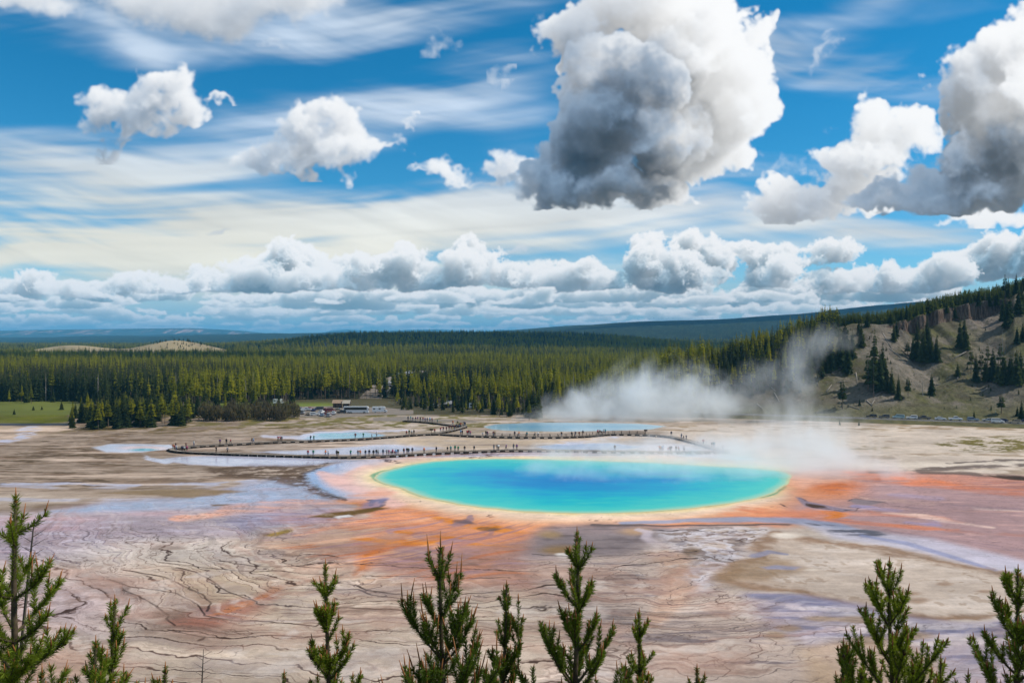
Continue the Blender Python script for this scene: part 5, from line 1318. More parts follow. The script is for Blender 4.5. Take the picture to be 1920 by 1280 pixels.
def ordinal(n):
    w = ['first', 'second', 'third', 'fourth', 'fifth', 'sixth', 'seventh', 'eighth', 'ninth', 'tenth', 'eleventh', 'twelfth', 'thirteenth', 'fourteenth', 'fifteenth', 'sixteenth', 'seventeenth', 'eighteenth', 'nineteenth']
    if n <= 19: return w[n - 1]
    tens = {2: 'twent', 3: 'thirt', 4: 'fort', 5: 'fift', 6: 'sixt', 7: 'sevent', 8: 'eight', 9: 'ninet'}
    if n % 10 == 0 and n < 100: return tens[n // 10] + 'ieth'
    if n < 100: return tens[n // 10] + 'y-' + w[n % 10 - 1]
    return 'hundredth' if n == 100 else 'hundred-and-' + ordinal(n - 100)

def build_near_trees():
    rng = np.random.default_rng(17)
    def ptree(kind, p, D, h, label, **kw):
        return place_tree(kind, (p - CX) / F * D, D, ground_z(p, D) - 0.1, h, rng, label, **kw)
    # --- the clump standing out on the flat at the left
    n = 112; ps = np.sort(rng.uniform(132, 372, n))
    for i, p in enumerate(ps):
        D = np.interp(p, [132, 160, 370], [323, 322, 338]) + rng.uniform(0, 1) ** 1.3 * 60
        ptree('spruce' if rng.random() < 0.6 else 'lodgepole', p, D, rng.uniform(8.5, 13.5) if p > 150 else rng.uniform(6, 9), 'dark green pine in the clump on the left flat, %s from its left edge' % ordinal(i + 1), group='pines of the clump on the left flat', widen=1.3)
    # --- low brown brush in front of the forest, left of the car park
    n = 74; ps = np.sort(rng.uniform(375, 556, n))
    for i, p in enumerate(ps):
        D = np.interp(p, [375, 590], [352, 356]) + rng.uniform(0, 1) * 34
        place_tree('brush', (p - CX) / F * D, D, -0.1, rng.uniform(5, 9), rng, 'brown bare bush between the left clump and the car park, %s from its left end' % ordinal(i + 1), name='bush', group='brown bushes at the forest edge', widen=1.15, cat='bush', parts=('stem', 'crown'))
    # --- first trees of the forest edge
    n = 96; ps = np.sort(np.concatenate([rng.uniform(-30, 130, 7), rng.uniform(370, 560, 14), rng.uniform(745, 1010, 30), rng.uniform(1010, 1280, 18)])); cnt = {}
    for p in ps:
        w = where(p); cnt[w] = cnt.get(w, 0) + 1
        D = front(p) - rng.uniform(0, 1) ** 1.5 * (38 if 745 < p < 1010 else (24 if p < 1010 else 4))
        if 545 < p < 770: D = 450
        h = rng.uniform(8, 14) if p < 1010 else rng.uniform(13, 18)
        ptree('spruce' if rng.random() < 0.55 else 'lodgepole', p, D, h, 'forest-edge pine %s, %s from the left there' % (w, ordinal(cnt[w])), group='pines along the front of the forest')
    for p, y, h, lab in ((1000, 783, 15, 'broad dark pine standing alone at the left shore of the far blue pool'), (26, 777, 3.0, 'small dark bush on the left meadow'), (62, 769, 2.6, 'tiny dark pine on the left meadow'), (78, 768, 2.4, 'second tiny pine on the left meadow'), (115, 768, 5, 'dark rounded pine at the right end of the left meadow')):
        D = CAM_H * F / (y - HOR); ptree('spruce', p, D, h, lab, widen=1.7)
    # --- the hill: each tree where it stands (foot x, foot y, top y, kind)
    H = [(1535, 690, 590, 's'), (1548, 640, 588, 'r'), (1563, 655, 584, 'r'), (1572, 640, 580, 'r'), (1585, 665, 590, 's'), (1598, 670, 615, 's'), (1610, 628, 595, 's'), (1520, 700, 640, 's'), (1558, 695, 620, 's'), (1590, 700, 640, 's'), (1575, 690, 610, 's'),
         (1640, 720, 615, 's'), (1628, 735, 660, 'r'), (1650, 735, 655, 's'), (1662, 735, 680, 's'), (1655, 700, 640, 's'), (1672, 738, 690, 's'), (1685, 748, 700, 's'), (1638, 745, 670, 'r'), (1615, 650, 600, 's'),
         (1703, 747, 706, 'r'), (1747, 741, 698, 's'), (1730, 742, 712, 'd'), (1580, 767, 710, 'r'), (1612, 760, 745, 's'), (1681, 632, 598, 's'), (1676, 640, 605, 's'),
         (1720, 675, 600, 's'), (1732, 680, 606, 's'), (1744, 678, 612, 's'), (1712, 668, 625, 's'), (1756, 680, 625, 's'), (1702, 668, 640, 'r'), (1738, 650, 590, 's'),
         (1800, 652, 595, 's'), (1808, 648, 590, 's'), (1812, 655, 612, 's'), (1888, 615, 556, 's'), (1893, 605, 545, 's'), (1880, 600, 552, 's'), (1910, 590, 535, 's'), (1916, 585, 530, 's'),
         (1821, 700, 650, 'r'), (1830, 715, 660, 's'), (1840, 712, 655, 'r'), (1848, 715, 668, 's'), (1796, 705, 678, 's'), (1862, 715, 650, 's'), (1872, 718, 672, 's'), (1882, 722, 655, 's'), (1895, 720, 660, 's'), (1906, 722, 648, 's'), (1914, 715, 655, 's'), (1876, 690, 640, 'r'), (1852, 690, 645, 'r'),
         (1907, 645, 610, 's'), (1918, 640, 600, 's'), (1880, 672, 612, 'd'), (1878, 776, 738, 'r'), (1827, 786, 769, 's'), (1916, 788, 748, 's'), (1908, 780, 760, 's'), (1575, 797, 787, 's'), (1611, 798, 788, 's'),
         (1430, 720, 640, 's'), (1405, 715, 655, 's'), (1460, 712, 650, 's'), (1475, 735, 700, 's'), (1408, 742, 716, 's'), (1385, 735, 690, 'r'), (1490, 690, 640, 'r'), (1345, 735, 690, 's'), (1365, 725, 670, 's'), (1500, 735, 720, 's'),
         (1450, 680, 632, 'r'), (1470, 668, 628, 's'), (1440, 690, 650, 's'), (1420, 690, 648, 's'), (1395, 700, 655, 's'), (1375, 705, 660, 's'), (1390, 680, 636, 'r'), (1372, 690, 632, 'r'), (1436, 668, 630, 'r'), (1508, 650, 606, 'r'), (1514, 655, 625, 's'),
         (1700, 598, 566, 's'), (1740, 590, 560, 's'), (1790, 571, 545, 's'), (1835, 560, 525, 's'), (1868, 556, 520, 'r'), (1855, 560, 528, 's'), (1890, 550, 512, 's'), (1905, 548, 508, 's'), (1918, 546, 512, 's'), (1884, 556, 510, 'r'), (1815, 565, 545, 's'), (1775, 575, 552, 's'), (1670, 606, 580, 's'), (1626, 612, 585, 's'), (1690, 600, 575, 's')]
    H.sort(); k = 0; kd = 0
    def hit(p, y):
        v = (HOR - y) / F; Db, Dr = float(hill_base(p)), float(hill_ridge(p)[0])
        ds = np.linspace(Db - 25, Dr + 6, 260); z = np.maximum(hill_z(np.full(260, p), ds), np.where(ds < Db, 0.0, -9)); ray = CAM_H + v * ds
        i = np.argmax(z >= ray); return float(ds[i]) if (z >= ray).any() else Dr + 2
    global hill_hit; hill_hit = hit
    for p, y0, y1, c in H:
        D = hit(p, y0); z = float(hill_z(p, D)) if D > hill_base(p) else 0.0
        h = max(2.5, (y0 - y1) / F * D)
        if c == 'd':
            kd += 1
            mb = trunk(h, 0.16, rng)
            for j in range(12):
                a = rng.uniform(0, 6.28); zz = h * rng.uniform(0.35, 0.95); L = rng.uniform(0.5, 1.4)
                mb.tube([(0, 0, zz), (L * math.cos(a), L * math.sin(a), zz + rng.uniform(-0.3, 0.4))], [0.05, 0.015], 4)
            o = add('dead_tree', mb.mesh('dead_tree', GREYWOOD), loc=((p - CX) / F * D, D, z - 0.1)); tag(o, ['bare grey dead tree low on the hill beside a rounded dark spruce', 'tall bare grey dead tree high on the right of the hill'][kd - 1], 'tree', 'dead standing trees on the hill')
            continue
        k += 1
        w = 'below the cliff' if p > 1690 and y0 < 690 and y0 > 600 else ('on the crest' if y0 < 615 else ('near the road' if y0 > 765 else ('in the steam' if p < 1520 else 'on the bare hillside')))
        place_tree({'s': 'spruce', 'r': 'ragged'}[c], (p - CX) / F * D, D, z - 0.1, h, rng, '%s %s, %s hill tree from the left' % ({'s': 'dense dark spruce', 'r': 'thin ragged pine'}[c], w, ordinal(k)), group='conifers on the right hill', widen=1.0 if h > 9 else 1.3)
    # fallen logs
    logs = [(1655, 625, 1672, 655), (1668, 655, 1690, 672), (1680, 665, 1698, 662), (1720, 664, 1728, 668), (1560, 700, 1580, 690), (1530, 705, 1534, 725), (1605, 700, 1608, 720), (1590, 762, 1612, 768), (1625, 752, 1636, 762), (1634, 760, 1640, 752), (1570, 718, 1590, 716), (1485, 710, 1500, 718), (1440, 722, 1455, 735),
            (1420, 758, 1432, 770), (1452, 738, 1462, 754), (1795, 712, 1799, 702), (1800, 668, 1822, 650), (1790, 672, 1812, 660), (1550, 735, 1560, 722), (1368, 688, 1378, 695), (1640, 744, 1655, 735), (1480, 670, 1490, 684), (1520, 680, 1528, 690), (1755, 722, 1762, 722), (1840, 735, 1852, 728)]
    for i, (x0, y0, x1, y1) in enumerate(logs):
        P = []
        for (x, y) in ((x0, y0), (x1, y1)):
            D = hit(x, y); P.append(Vector(((x - CX) / F * D, D, float(hill_z(x, D)) + 0.2)))
        mid = (P[0] + P[1]) / 2; mb = MB()
        mb.tube([P[0] - mid, Vector((0, 0, 0.05)), P[1] - mid], [0.28, 0.22, 0.12], 6)
        dirv = (P[1] - P[0])
        for j in range(4):
            b = (P[0] - mid) + dirv * rng.uniform(0.3, 0.95); a = rng.uniform(0, 6.28); mb.tube([b, b + Vector((math.cos(a) * 0.7, math.sin(a) * 0.7, 0.5))], [0.05, 0.015], 4)
        o = add('fallen_log', mb.mesh('fallen_log', GREYWOOD, True), loc=mid); tag(o, 'pale grey log lying on the hillside, %s from the left' % ordinal(i + 1), 'log', 'fallen logs on the hill')
logs_sorted = None
build_near_trees()
# ------------------------------------------------------------------ the young pines just below the viewpoint
NEEDLE = leaf_mat('fresh_needles', [(0.0, (0.034, 0.062, 0.010)), (0.35, (0.088, 0.135, 0.012)), (0.7, (0.175, 0.225, 0.016)), (1.0, (0.29, 0.32, 0.028))], rough=0.5)
TWIG = mat('sapling_bark', (0.115, 0.085, 0.055), 0.9, 0.15, rgb2=(0.055, 0.040, 0.028), nscale=14)
CANDLE = mat('spring_candles', (0.34, 0.13, 0.045), 0.7, 0.2, rgb2=(0.22, 0.10, 0.032), nscale=20)
CONE = mat('pine_cones', (0.075, 0.045, 0.028), 0.9, 0.1, rgb2=(0.04, 0.025, 0.016), nscale=30)

def slope_z(x, y):
    return 36.2 - 0.52 * (y - 0.5) - 0.15

class Shoots:
    """needles, twig wood and spring candles gathered as arrays"""
    def __init__(s): s.nv = []; s.wood = MB()
    def needles(s, A, B, n, L, rng, up=0.55):
        """n needles round the shoot from A to B (arrays), leaning forward along it"""
        A, B = np.array(A, float), np.array(B, float)
        t = rng.uniform(0, 1, n); P = A + (B - A) * t[:, None]
        d = (B - A) / max(np.linalg.norm(B - A), 1e-6)
        a = np.cross(d, [0.3, 0.8, 0.5]); a /= np.linalg.norm(a); b = np.cross(d, a)
        th = rng.uniform(0, 6.283, n)
        out = np.cos(th)[:, None] * a + np.sin(th)[:, None] * b
        lean = rng.uniform(0.30, 1.05, n)[:, None]
        q = d * lean + out * (1.15 - 0.45 * lean) + np.array([0, 0, 0.16])
        q /= np.linalg.norm(q, axis=1)[:, None]
        ln = (L * rng.uniform(0.7, 1.12, n))[:, None]
        w = np.cross(q, rng.normal(size=(n, 3))); w /= np.linalg.norm(w, axis=1)[:, None]
        hw = 0.0031 * rng.uniform(0.8, 1.25, n)[:, None] * s.k
        mid = P + q * ln * 0.55 + np.array([0, 0, -0.002])
        tip = P + q * ln + np.array([0, 0, -0.06]) * ln
        s.nv.append(np.stack([P - w * hw * 0.6, P + w * hw * 0.6, mid + w * hw, tip, mid - w * hw], 1))
    def mesh(s, name):
        N_ = np.concatenate(s.nv); n = len(N_)
        nv = N_.reshape(-1, 3)
        wv = np.array(s.wood.v, float).reshape(-1, 3)
        V = np.concatenate([nv, wv]); me = bpy.data.meshes.new(name)
        lens = [5] * n + [len(f) for f in s.wood.f]
        idx = np.concatenate([np.arange(n * 5)] + [np.array(f) + n * 5 for f in s.wood.f]).astype(np.int32)
        me.vertices.add(len(V)); me.vertices.foreach_set('co', V.astype(np.float32).ravel())
        me.loops.add(len(idx)); me.loops.foreach_set('vertex_index', idx)
        st = np.concatenate([[0], np.cumsum(lens)[:-1]]).astype(np.int32)
        me.polygons.add(len(lens)); me.polygons.foreach_set('loop_start', st)
        for m in (NEEDLE, TWIG, CANDLE, CONE): me.materials.append(m)
        me.polygons.foreach_set('material_index', np.array([0] * n + s.wood.m, np.int32))
        me.update(calc_edges=True); return me

def sapling(px_, py_, D, label, seed, spread=1.0, lead=1.0, whorl=0.33, lean=0.0, nlev=None, dens=1.0, side=None, rise=0.75, name='pine_sapling', candle=1.0, twin=None):
    """a young pine whose tip is seen at the photo pixel; it stands on the slope below the frame"""
    rng = np.random.default_rng(seed)
    top = at_d(px_, py_, D)
    zb = slope_z(top.x, D); H = top.z - zb
    o = empty(name, (top.x, D, zb)); tag(o, label, 'tree', 'young pines in front of the viewpoint')
    s = Shoots(); s.k = D / 8.0
    bend = lambda z: Vector((lean * ((H - z) / H) * H * 0.10 + 0.02 * math.sin(z * 2.1 + seed), 0.02 * math.sin(z * 1.7 + seed * 2), z))
    zs = np.linspace(-0.1, H - 0.11 * lead, 14)
    tm = MB(); rr = [0.010 + 0.032 * (1 - max(z, 0) / H) ** 0.9 * (H / 3.5) for z in zs]
    tm.tube([bend(z) for z in zs], rr, 8)
    add('trunk', tm.mesh('sapling_trunk', TWIG, True), o)
    NL = 0.054
    def candle_at(P, d, L, r=0.0075):
        P = Vector(P); d = Vector(d).normalized()
        s.wood.tube([P, P + d * L * 0.5, P + d * L], [r * 0.9 * s.k, r * s.k, r * 0.35 * s.k], 5, 2)
    def shoot(P0, dirv, L, r, depth, tipup=0.5):
        """a bough that curves upward; needles along its outer part, side shoots, a candle at the end"""
        seg = 7; P = [Vector(P0)]; d = Vector(dirv).normalized()
        for i in range(seg):
            d = (d + Vector((rng.normal(0, 0.05), rng.normal(0, 0.05), 0.085 * tipup * 2 + rng.normal(0, 0.03)))).normalized()
            P.append(P[-1] + d * (L / seg))
        s.wood.tube(P, [r * (1 - 0.75 * i / seg) for i in range(seg + 1)], 5, 1, cap=False)
        for i in range(seg):
            f = i / seg
            if f < 0.16 and L > 0.45: k = 0.25
            elif f < 0.35 and L > 0.6: k = 0.55
            else: k = 1.0
            s.needles(P[i], P[i + 1], int(860 * dens * k * (L / seg) / (s.k ** 0.8)), NL * (0.95 if f < 0.8 else 1.05), rng)
        s.needles(P[-1], P[-1] + d * 0.025, int(26 * dens), NL, rng)
        nc = 1 if depth else rng.integers(1, 3)
        for c in range(nc):
            candle_at(P[-1], d + Vector((rng.normal(0, .2), rng.normal(0, .2), 0.9)), rng.uniform(0.05, 0.125) * candle * (1.0 if c == 0 else 0.6), 0.0075)
        if rng.random() < 0.18 and L > 0.3:
            c = P[-2]; s.wood.tube([c + Vector((0, 0, -0.03)), c, c + Vector((0.0, 0, 0.03))], [0.012, 0.022, 0.008], 6, 3)
        if depth == 0 and L > 0.26:
            for fr in ((0.42, 0.62, 0.80) if L > 0.55 else (0.55, 0.78)):
                for sg in (-1, 1):
                    if rng.random() < 0.80:
                        i = min(int(fr * seg), seg - 1); base = P[i]; dd = (P[i + 1] - P[i]).normalized()
                        sd = dd.cross(Vector((0, 0, 1))).normalized() * sg
                        shoot(base, dd * 0.75 + sd * 0.75 + Vector((0, 0, 0.25)), L * rng.uniform(0.26, 0.42) * (1.1 - 0.3 * fr), r * 0.5, 1, 0.7)
    # the leader: needled up to the candle
    L0 = 0.40 * lead
    z = H - L0
    zz = np.linspace(H - L0 * 1.0 - whorl * 0.9, H - 0.07 * lead, 9)
    for a, b in zip(zz[:-1], zz[1:]): s.needles(bend(a), bend(b), int(900 * dens * (b - a) / (s.k ** 0.8)), NL, rng)
    candle_at(bend(H - 0.12 * lead), (0, 0, 1), 0.12 * lead * candle, 0.0085)
    for k in range(3): candle_at(bend(H - 0.13 * lead), (rng.normal(0, .3), rng.normal(0, .3), 1), 0.05 * candle, 0.006)
    lev = 0; z = H - L0 * 0.95
    while z > max(0.25, H - 2.7):
        nb = int(rng.integers(4, 7)); a0 = rng.uniform(0, 6.28)
        age = lev + 1
        L = min(0.10 + 0.175 * age, 1.10) * spread
        for b in range(nb):
            a = a0 + b * 6.283 / nb + rng.uniform(-0.35, 0.35)
            Lb = L * rng.uniform(0.62, 1.15)
            up = max(0.32, rise * 1.35 - 0.10 * age) + rng.normal(0, 0.10)
            c = bend(z + rng.uniform(-0.05, 0.05))
            shoot(c, (math.cos(a), math.sin(a), up), Lb, 0.006 + 0.0035 * age * 0.6, 0, 0.5)
        if lev > 1:
            for b in range(int(rng.integers(1, 4))):
                a = rng.uniform(0, 6.28); shoot(bend(z - whorl * rng.uniform(0.3, 0.7)), (math.cos(a), math.sin(a), 0.9), L * rng.uniform(0.25, 0.5), 0.006, 1, 0.6)
        # needles left on the stem between whorls
        if lev < 5:
            lo = z - whorl
            for a, b in ((lo, lo + whorl / 2), (lo + whorl / 2, z)): s.needles(bend(a), bend(b), int(420 * dens * (b - a) * max(0.25, 1 - 0.17 * lev)), NL, rng)
        z -= 1.14 * whorl * rng.uniform(0.85, 1.12); lev += 1
        if nlev and lev >= nlev: break
    if twin:
        for (dx, h, up0) in twin:
            c = bend(H - up0); shoot(c, (math.copysign(0.55, dx), 0.1, 1.0), abs(dx), 0.008, 1, 1.0)
            P = Vector((c.x + dx * 0.6, c.y, c.z + abs(dx) * 0.5))
            for i in range(5): s.needles(P + Vector((0, 0, h * i / 5)), P + Vector((0, 0, h * (i + 1) / 5)), int(450 * dens * h / 5), NL, rng)
            s.wood.tube([P, P + Vector((0, 0, h))], [0.010, 0.004], 5, 1); candle_at(P + Vector((0, 0, h)), (0, 0, 1), 0.11, 0.008)
            for q in range(6):
                a = rng.uniform(0, 6.28); shoot(P + Vector((0, 0, h * rng.uniform(0.1, 0.7))), (math.cos(a), math.sin(a), 1.3), 0.16, 0.005, 1, 0.8)
    add('crown', s.mesh('sapling_crown'), o)
    return o

sapling(30, 912, 5.6, 'tallest young pine, cut by the left edge of the picture', 301, spread=0.71, whorl=0.30, lead=1.0, rise=0.5)
sapling(212, 1114, 7.6, 'young pine with a long brown tip, second big one from the left', 302, spread=0.68, whorl=0.32, rise=1.0)
sapling(174, 1192, 6.6, 'short bushy pine squeezed between the two leftmost young pines', 303, spread=0.59, whorl=0.26)
sapling(82, 1244, 6.2, 'low bushy pine top right under the tallest left one', 314, spread=0.68, whorl=0.26)
sapling(304, 1241, 8.2, 'small pine tip low beside the thin bare stem', 304, spread=0.59, whorl=0.3)
sapling(613, 1047, 8.0, 'slim open young pine standing alone left of centre', 305, spread=0.61, whorl=0.36, rise=0.85)
sapling(829, 1014, 7.0, 'full young pine with many upright brown candles, left of the tallest centre pine', 306, spread=0.87, whorl=0.33, rise=1.05, candle=1.7)
sapling(770, 1243, 7.6, 'little pine tip at the lower left foot of the full candle-covered pine', 307, spread=0.48, whorl=0.28, candle=1.4)
sapling(947, 1087, 9.2, 'narrow young pine with a second leader on its right', 308, spread=0.61, whorl=0.36, rise=1.35, twin=[(0.28, 0.75, 1.15)])
sapling(1080, 987, 7.4, 'tallest young pine of the centre, with dark cones', 309, spread=0.78, whorl=0.36, rise=0.95)
sapling(1197, 1139, 9.0, 'slender young pine right of the tallest centre pine', 310, spread=0.59, whorl=0.36, rise=1.1)
sapling(1305, 1243, 9.6, 'tiny pine tip alone at the bottom, right of centre', 311, spread=0.59, whorl=0.34)
sapling(1674, 1044, 8.2, 'broad open young pine in front of the tan island', 312, spread=0.95, whorl=0.32, rise=1.1)
sapling(1587, 1196, 9.2, 'small twin-tipped pine at the left foot of the broad right pine', 313, spread=0.54, whorl=0.34, rise=1.3, twin=[(0.12, 0.35, 0.55)])
sapling(1909, 1058, 7.4, 'dense young pine cut by the right edge of the picture', 315, spread=0.88, whorl=0.31, rise=0.85)
sapling(1765, 1228, 8.8, 'low pine tips between the two big right-hand pines', 316, spread=0.68, whorl=0.32)
sapling(529, 1254, 9.4, 'tiny pine tip just left of the slim open pine', 317, spread=0.48, whorl=0.34)
for (p0, y0, p1, y1, D, lab) in ((380, 1218, 376, 1300, 9.0, 'thin bare dead stem standing between small pine tips at lower left'), (63, 972, 52, 1075, 6.0, 'thin dark dead twig leaning beside the tallest left pine')):
    a, b = at_d(p0, y0, D), at_d(p1, y1, D); zb = slope_z(b.x, D); mb = MB()
    base = Vector((b.x + (b.x - a.x) * (b.z - zb) / max(a.z - b.z, 0.1), D, zb))
    mb.tube([Vector((0, 0, 0)), (b - base), (a - base)], [0.014, 0.011, 0.003], 5)
    for k in range(7):
        f = 0.3 + 0.09 * k; q = (b - base).lerp(a - base, f) ; mb.tube([q, q + Vector((0.10 * (-1) ** k, 0, 0.06))], [0.003, 0.001], 4)
    o = add('bare_sapling', mb.mesh('bare_sapling', mat('dead_stem_bark', (0.11, 0.09, 0.075), 0.9)), loc=base); tag(o, lab, 'dead sapling')
# ------------------------------------------------------------------ boardwalks
PLANK = mat('walk_planks', (0.34, 0.29, 0.235), 0.9, 0.15, rgb2=(0.22, 0.18, 0.145), nscale=1.2)
BEAM = mat('walk_beams', (0.075, 0.058, 0.045), 0.95, 0.1, rgb2=(0.04, 0.032, 0.026), nscale=1.0)
DECK_Z = 0.62
def resample(P, step):
    P = [Vector((p.x, p.y)) for p in P]; L = [0]
    for a, b in zip(P[:-1], P[1:]): L.append(L[-1] + (b - a).length)
    n = max(2, int(L[-1] / step)); out = []
    for k in range(n + 1):
        t = L[-1] * k / n; i = max(j for j in range(len(L)) if L[j] <= t + 1e-9); i = min(i, len(P) - 2)
        out.append(P[i].lerp(P[i + 1], (t - L[i]) / max(L[i + 1] - L[i], 1e-9)))
    return out
def smooth_line(pts, z):
    P = [at(x, y, z) for x, y in pts]
    for _ in range(2):
        Q = [P[0]]
        for a, b in zip(P[:-1], P[1:]): Q += [a.lerp(b, 0.25), a.lerp(b, 0.75)]
        P = Q + [P[-1]]
    return P
def boardwalk(pts, label, width=2.3, step=3.0, rail=None, nmax=100):
    P = resample(smooth_line(pts, DECK_Z), 1.5)
    o = empty('boardwalk', (P[0].x, P[0].y, 0)); tag(o, label, 'boardwalk', 'boardwalks across the flat')
    def off(q): return Vector((q.x - P[0].x, q.y - P[0].y))
    tans = [(P[min(i + 1, len(P) - 1)] - P[max(i - 1, 0)]).normalized() for i in range(len(P))]
    mb = MB(); z1, z0 = DECK_Z, DECK_Z - 0.07
    side = []
    for q, t in zip(P, tans):
        n = Vector((-t.y, t.x)) * width / 2; a = off(q) + n; b = off(q) - n
        side.append((a, b))
    for (a, b), (c, d) in zip(side[:-1], side[1:]):
        mb.poly([(*b, z1), (*d, z1), (*c, z1), (*a, z1)], 0); mb.poly([(*a, z0), (*c, z0), (*d, z0), (*b, z0)], 1)
        for (e, f) in ((a, c), (d, b)): mb.poly([(*e, z0), (*f, z0), (*f, z1), (*e, z1)], 1)
    # a raised kerb along both edges
    for k in (0, 1):
        for s0, s1 in zip(side[:-1], side[1:]):
            u, v = s0[k], s1[k]; m0, m1 = (s0[0] + s0[1]) / 2, (s1[0] + s1[1]) / 2
            ui, vi = u.lerp(m0, 0.09), v.lerp(m1, 0.09)
            q = [(*u, z1 + 0.003), (*v, z1 + 0.003), (*vi, z1 + 0.003), (*ui, z1 + 0.003)]; p = [(x, y, z + 0.10) for x, y, z in q]
            mb.faces(q + p, [(4, 5, 6, 7), (0, 1, 5, 4), (1, 2, 6, 5), (2, 3, 7, 6), (3, 0, 4, 7)], 1)
    add('deck', mb.mesh('deck', [PLANK, BEAM]), o)
    S = resample(smooth_line(pts, DECK_Z), step); me = None
    for i, q in enumerate(S[:nmax]):
        t = (S[min(i + 1, len(S) - 1)] - S[max(i - 1, 0)]).normalized()
        if me is None:
            b = MB(); b.box((0, 0, 0.26), (1.5, width + 0.16, 0.58)); me = b.mesh('support_beam', BEAM)
        add('support_beam', me, o, (*off(q), 0), math.atan2(t.y, t.x))
    if rail:
        x0, x1 = rail; R = [q for q in S if x0 <= CX + F * q.x / q.y <= x1]
        pm = None; rb = MB(); prev = None
        for i, q in enumerate(R):
            t = (R[min(i + 1, len(R) - 1)] - R[max(i - 1, 0)]).normalized(); n = Vector((-t.y, t.x)) * (width / 2 - 0.06)
            cur = (off(q) + n, off(q) - n)
            if pm is None: b = MB(); b.box((0, 0, 0.55), (0.14, 0.14, 1.1)); pm = b.mesh('rail_post', BEAM)
            for c in cur: add('rail_post', pm, o, (*c, DECK_Z), math.atan2(t.y, t.x))
            if prev:
                for a, c in zip(prev, cur):
                    for h in (0.55, 1.08): rb.tube([(*a, DECK_Z + h), (*c, DECK_Z + h)], 0.055, 4)
            prev = cur
        add('railing', rb.mesh('railing', BEAM), o)
    return P
NEARW = [(320, 842), (330, 845), (357, 847), (433, 850), (567, 854), (640, 856), (680, 855), (730, 854), (780, 850), (840, 847), (900, 845), (955, 843), (1082, 844), (1160, 846), (1238, 847), (1361, 846.5)]
FARW = [(320, 842), (335, 838.5), (360, 836.5), (413, 833), (473, 830), (533, 827), (580, 826), (680, 822), (755, 816), (815, 812), (855, 815), (905, 817), (960, 818.5), (1046, 819), (1100, 817), (1121, 815), (1150, 812.5), (1212, 814), (1259, 817.6), (1290, 825), (1343, 841), (1361, 846.5)]
BACKW = [(815, 812), (848, 806), (866, 801), (874, 798), (850, 797), (817, 792), (787, 789.5), (760, 788)]
near_path = boardwalk(NEARW, 'near boardwalk running along the back rim of the big blue spring')
far_path = boardwalk(FARW, 'far boardwalk curving behind the small blue pools, with a railing at its right', rail=(905, 1215))
back_path = boardwalk(BACKW, 'short boardwalk zigzagging from the car park down to the far walk', step=2.5)

def path_pt(path, px_):
    best = min(path, key=lambda q: abs(CX + F * q.x / q.y - px_)); i = path.index(best)
    t = (path[min(i + 1, len(path) - 1)] - path[max(i - 1, 0)]).normalized()
    return best, t

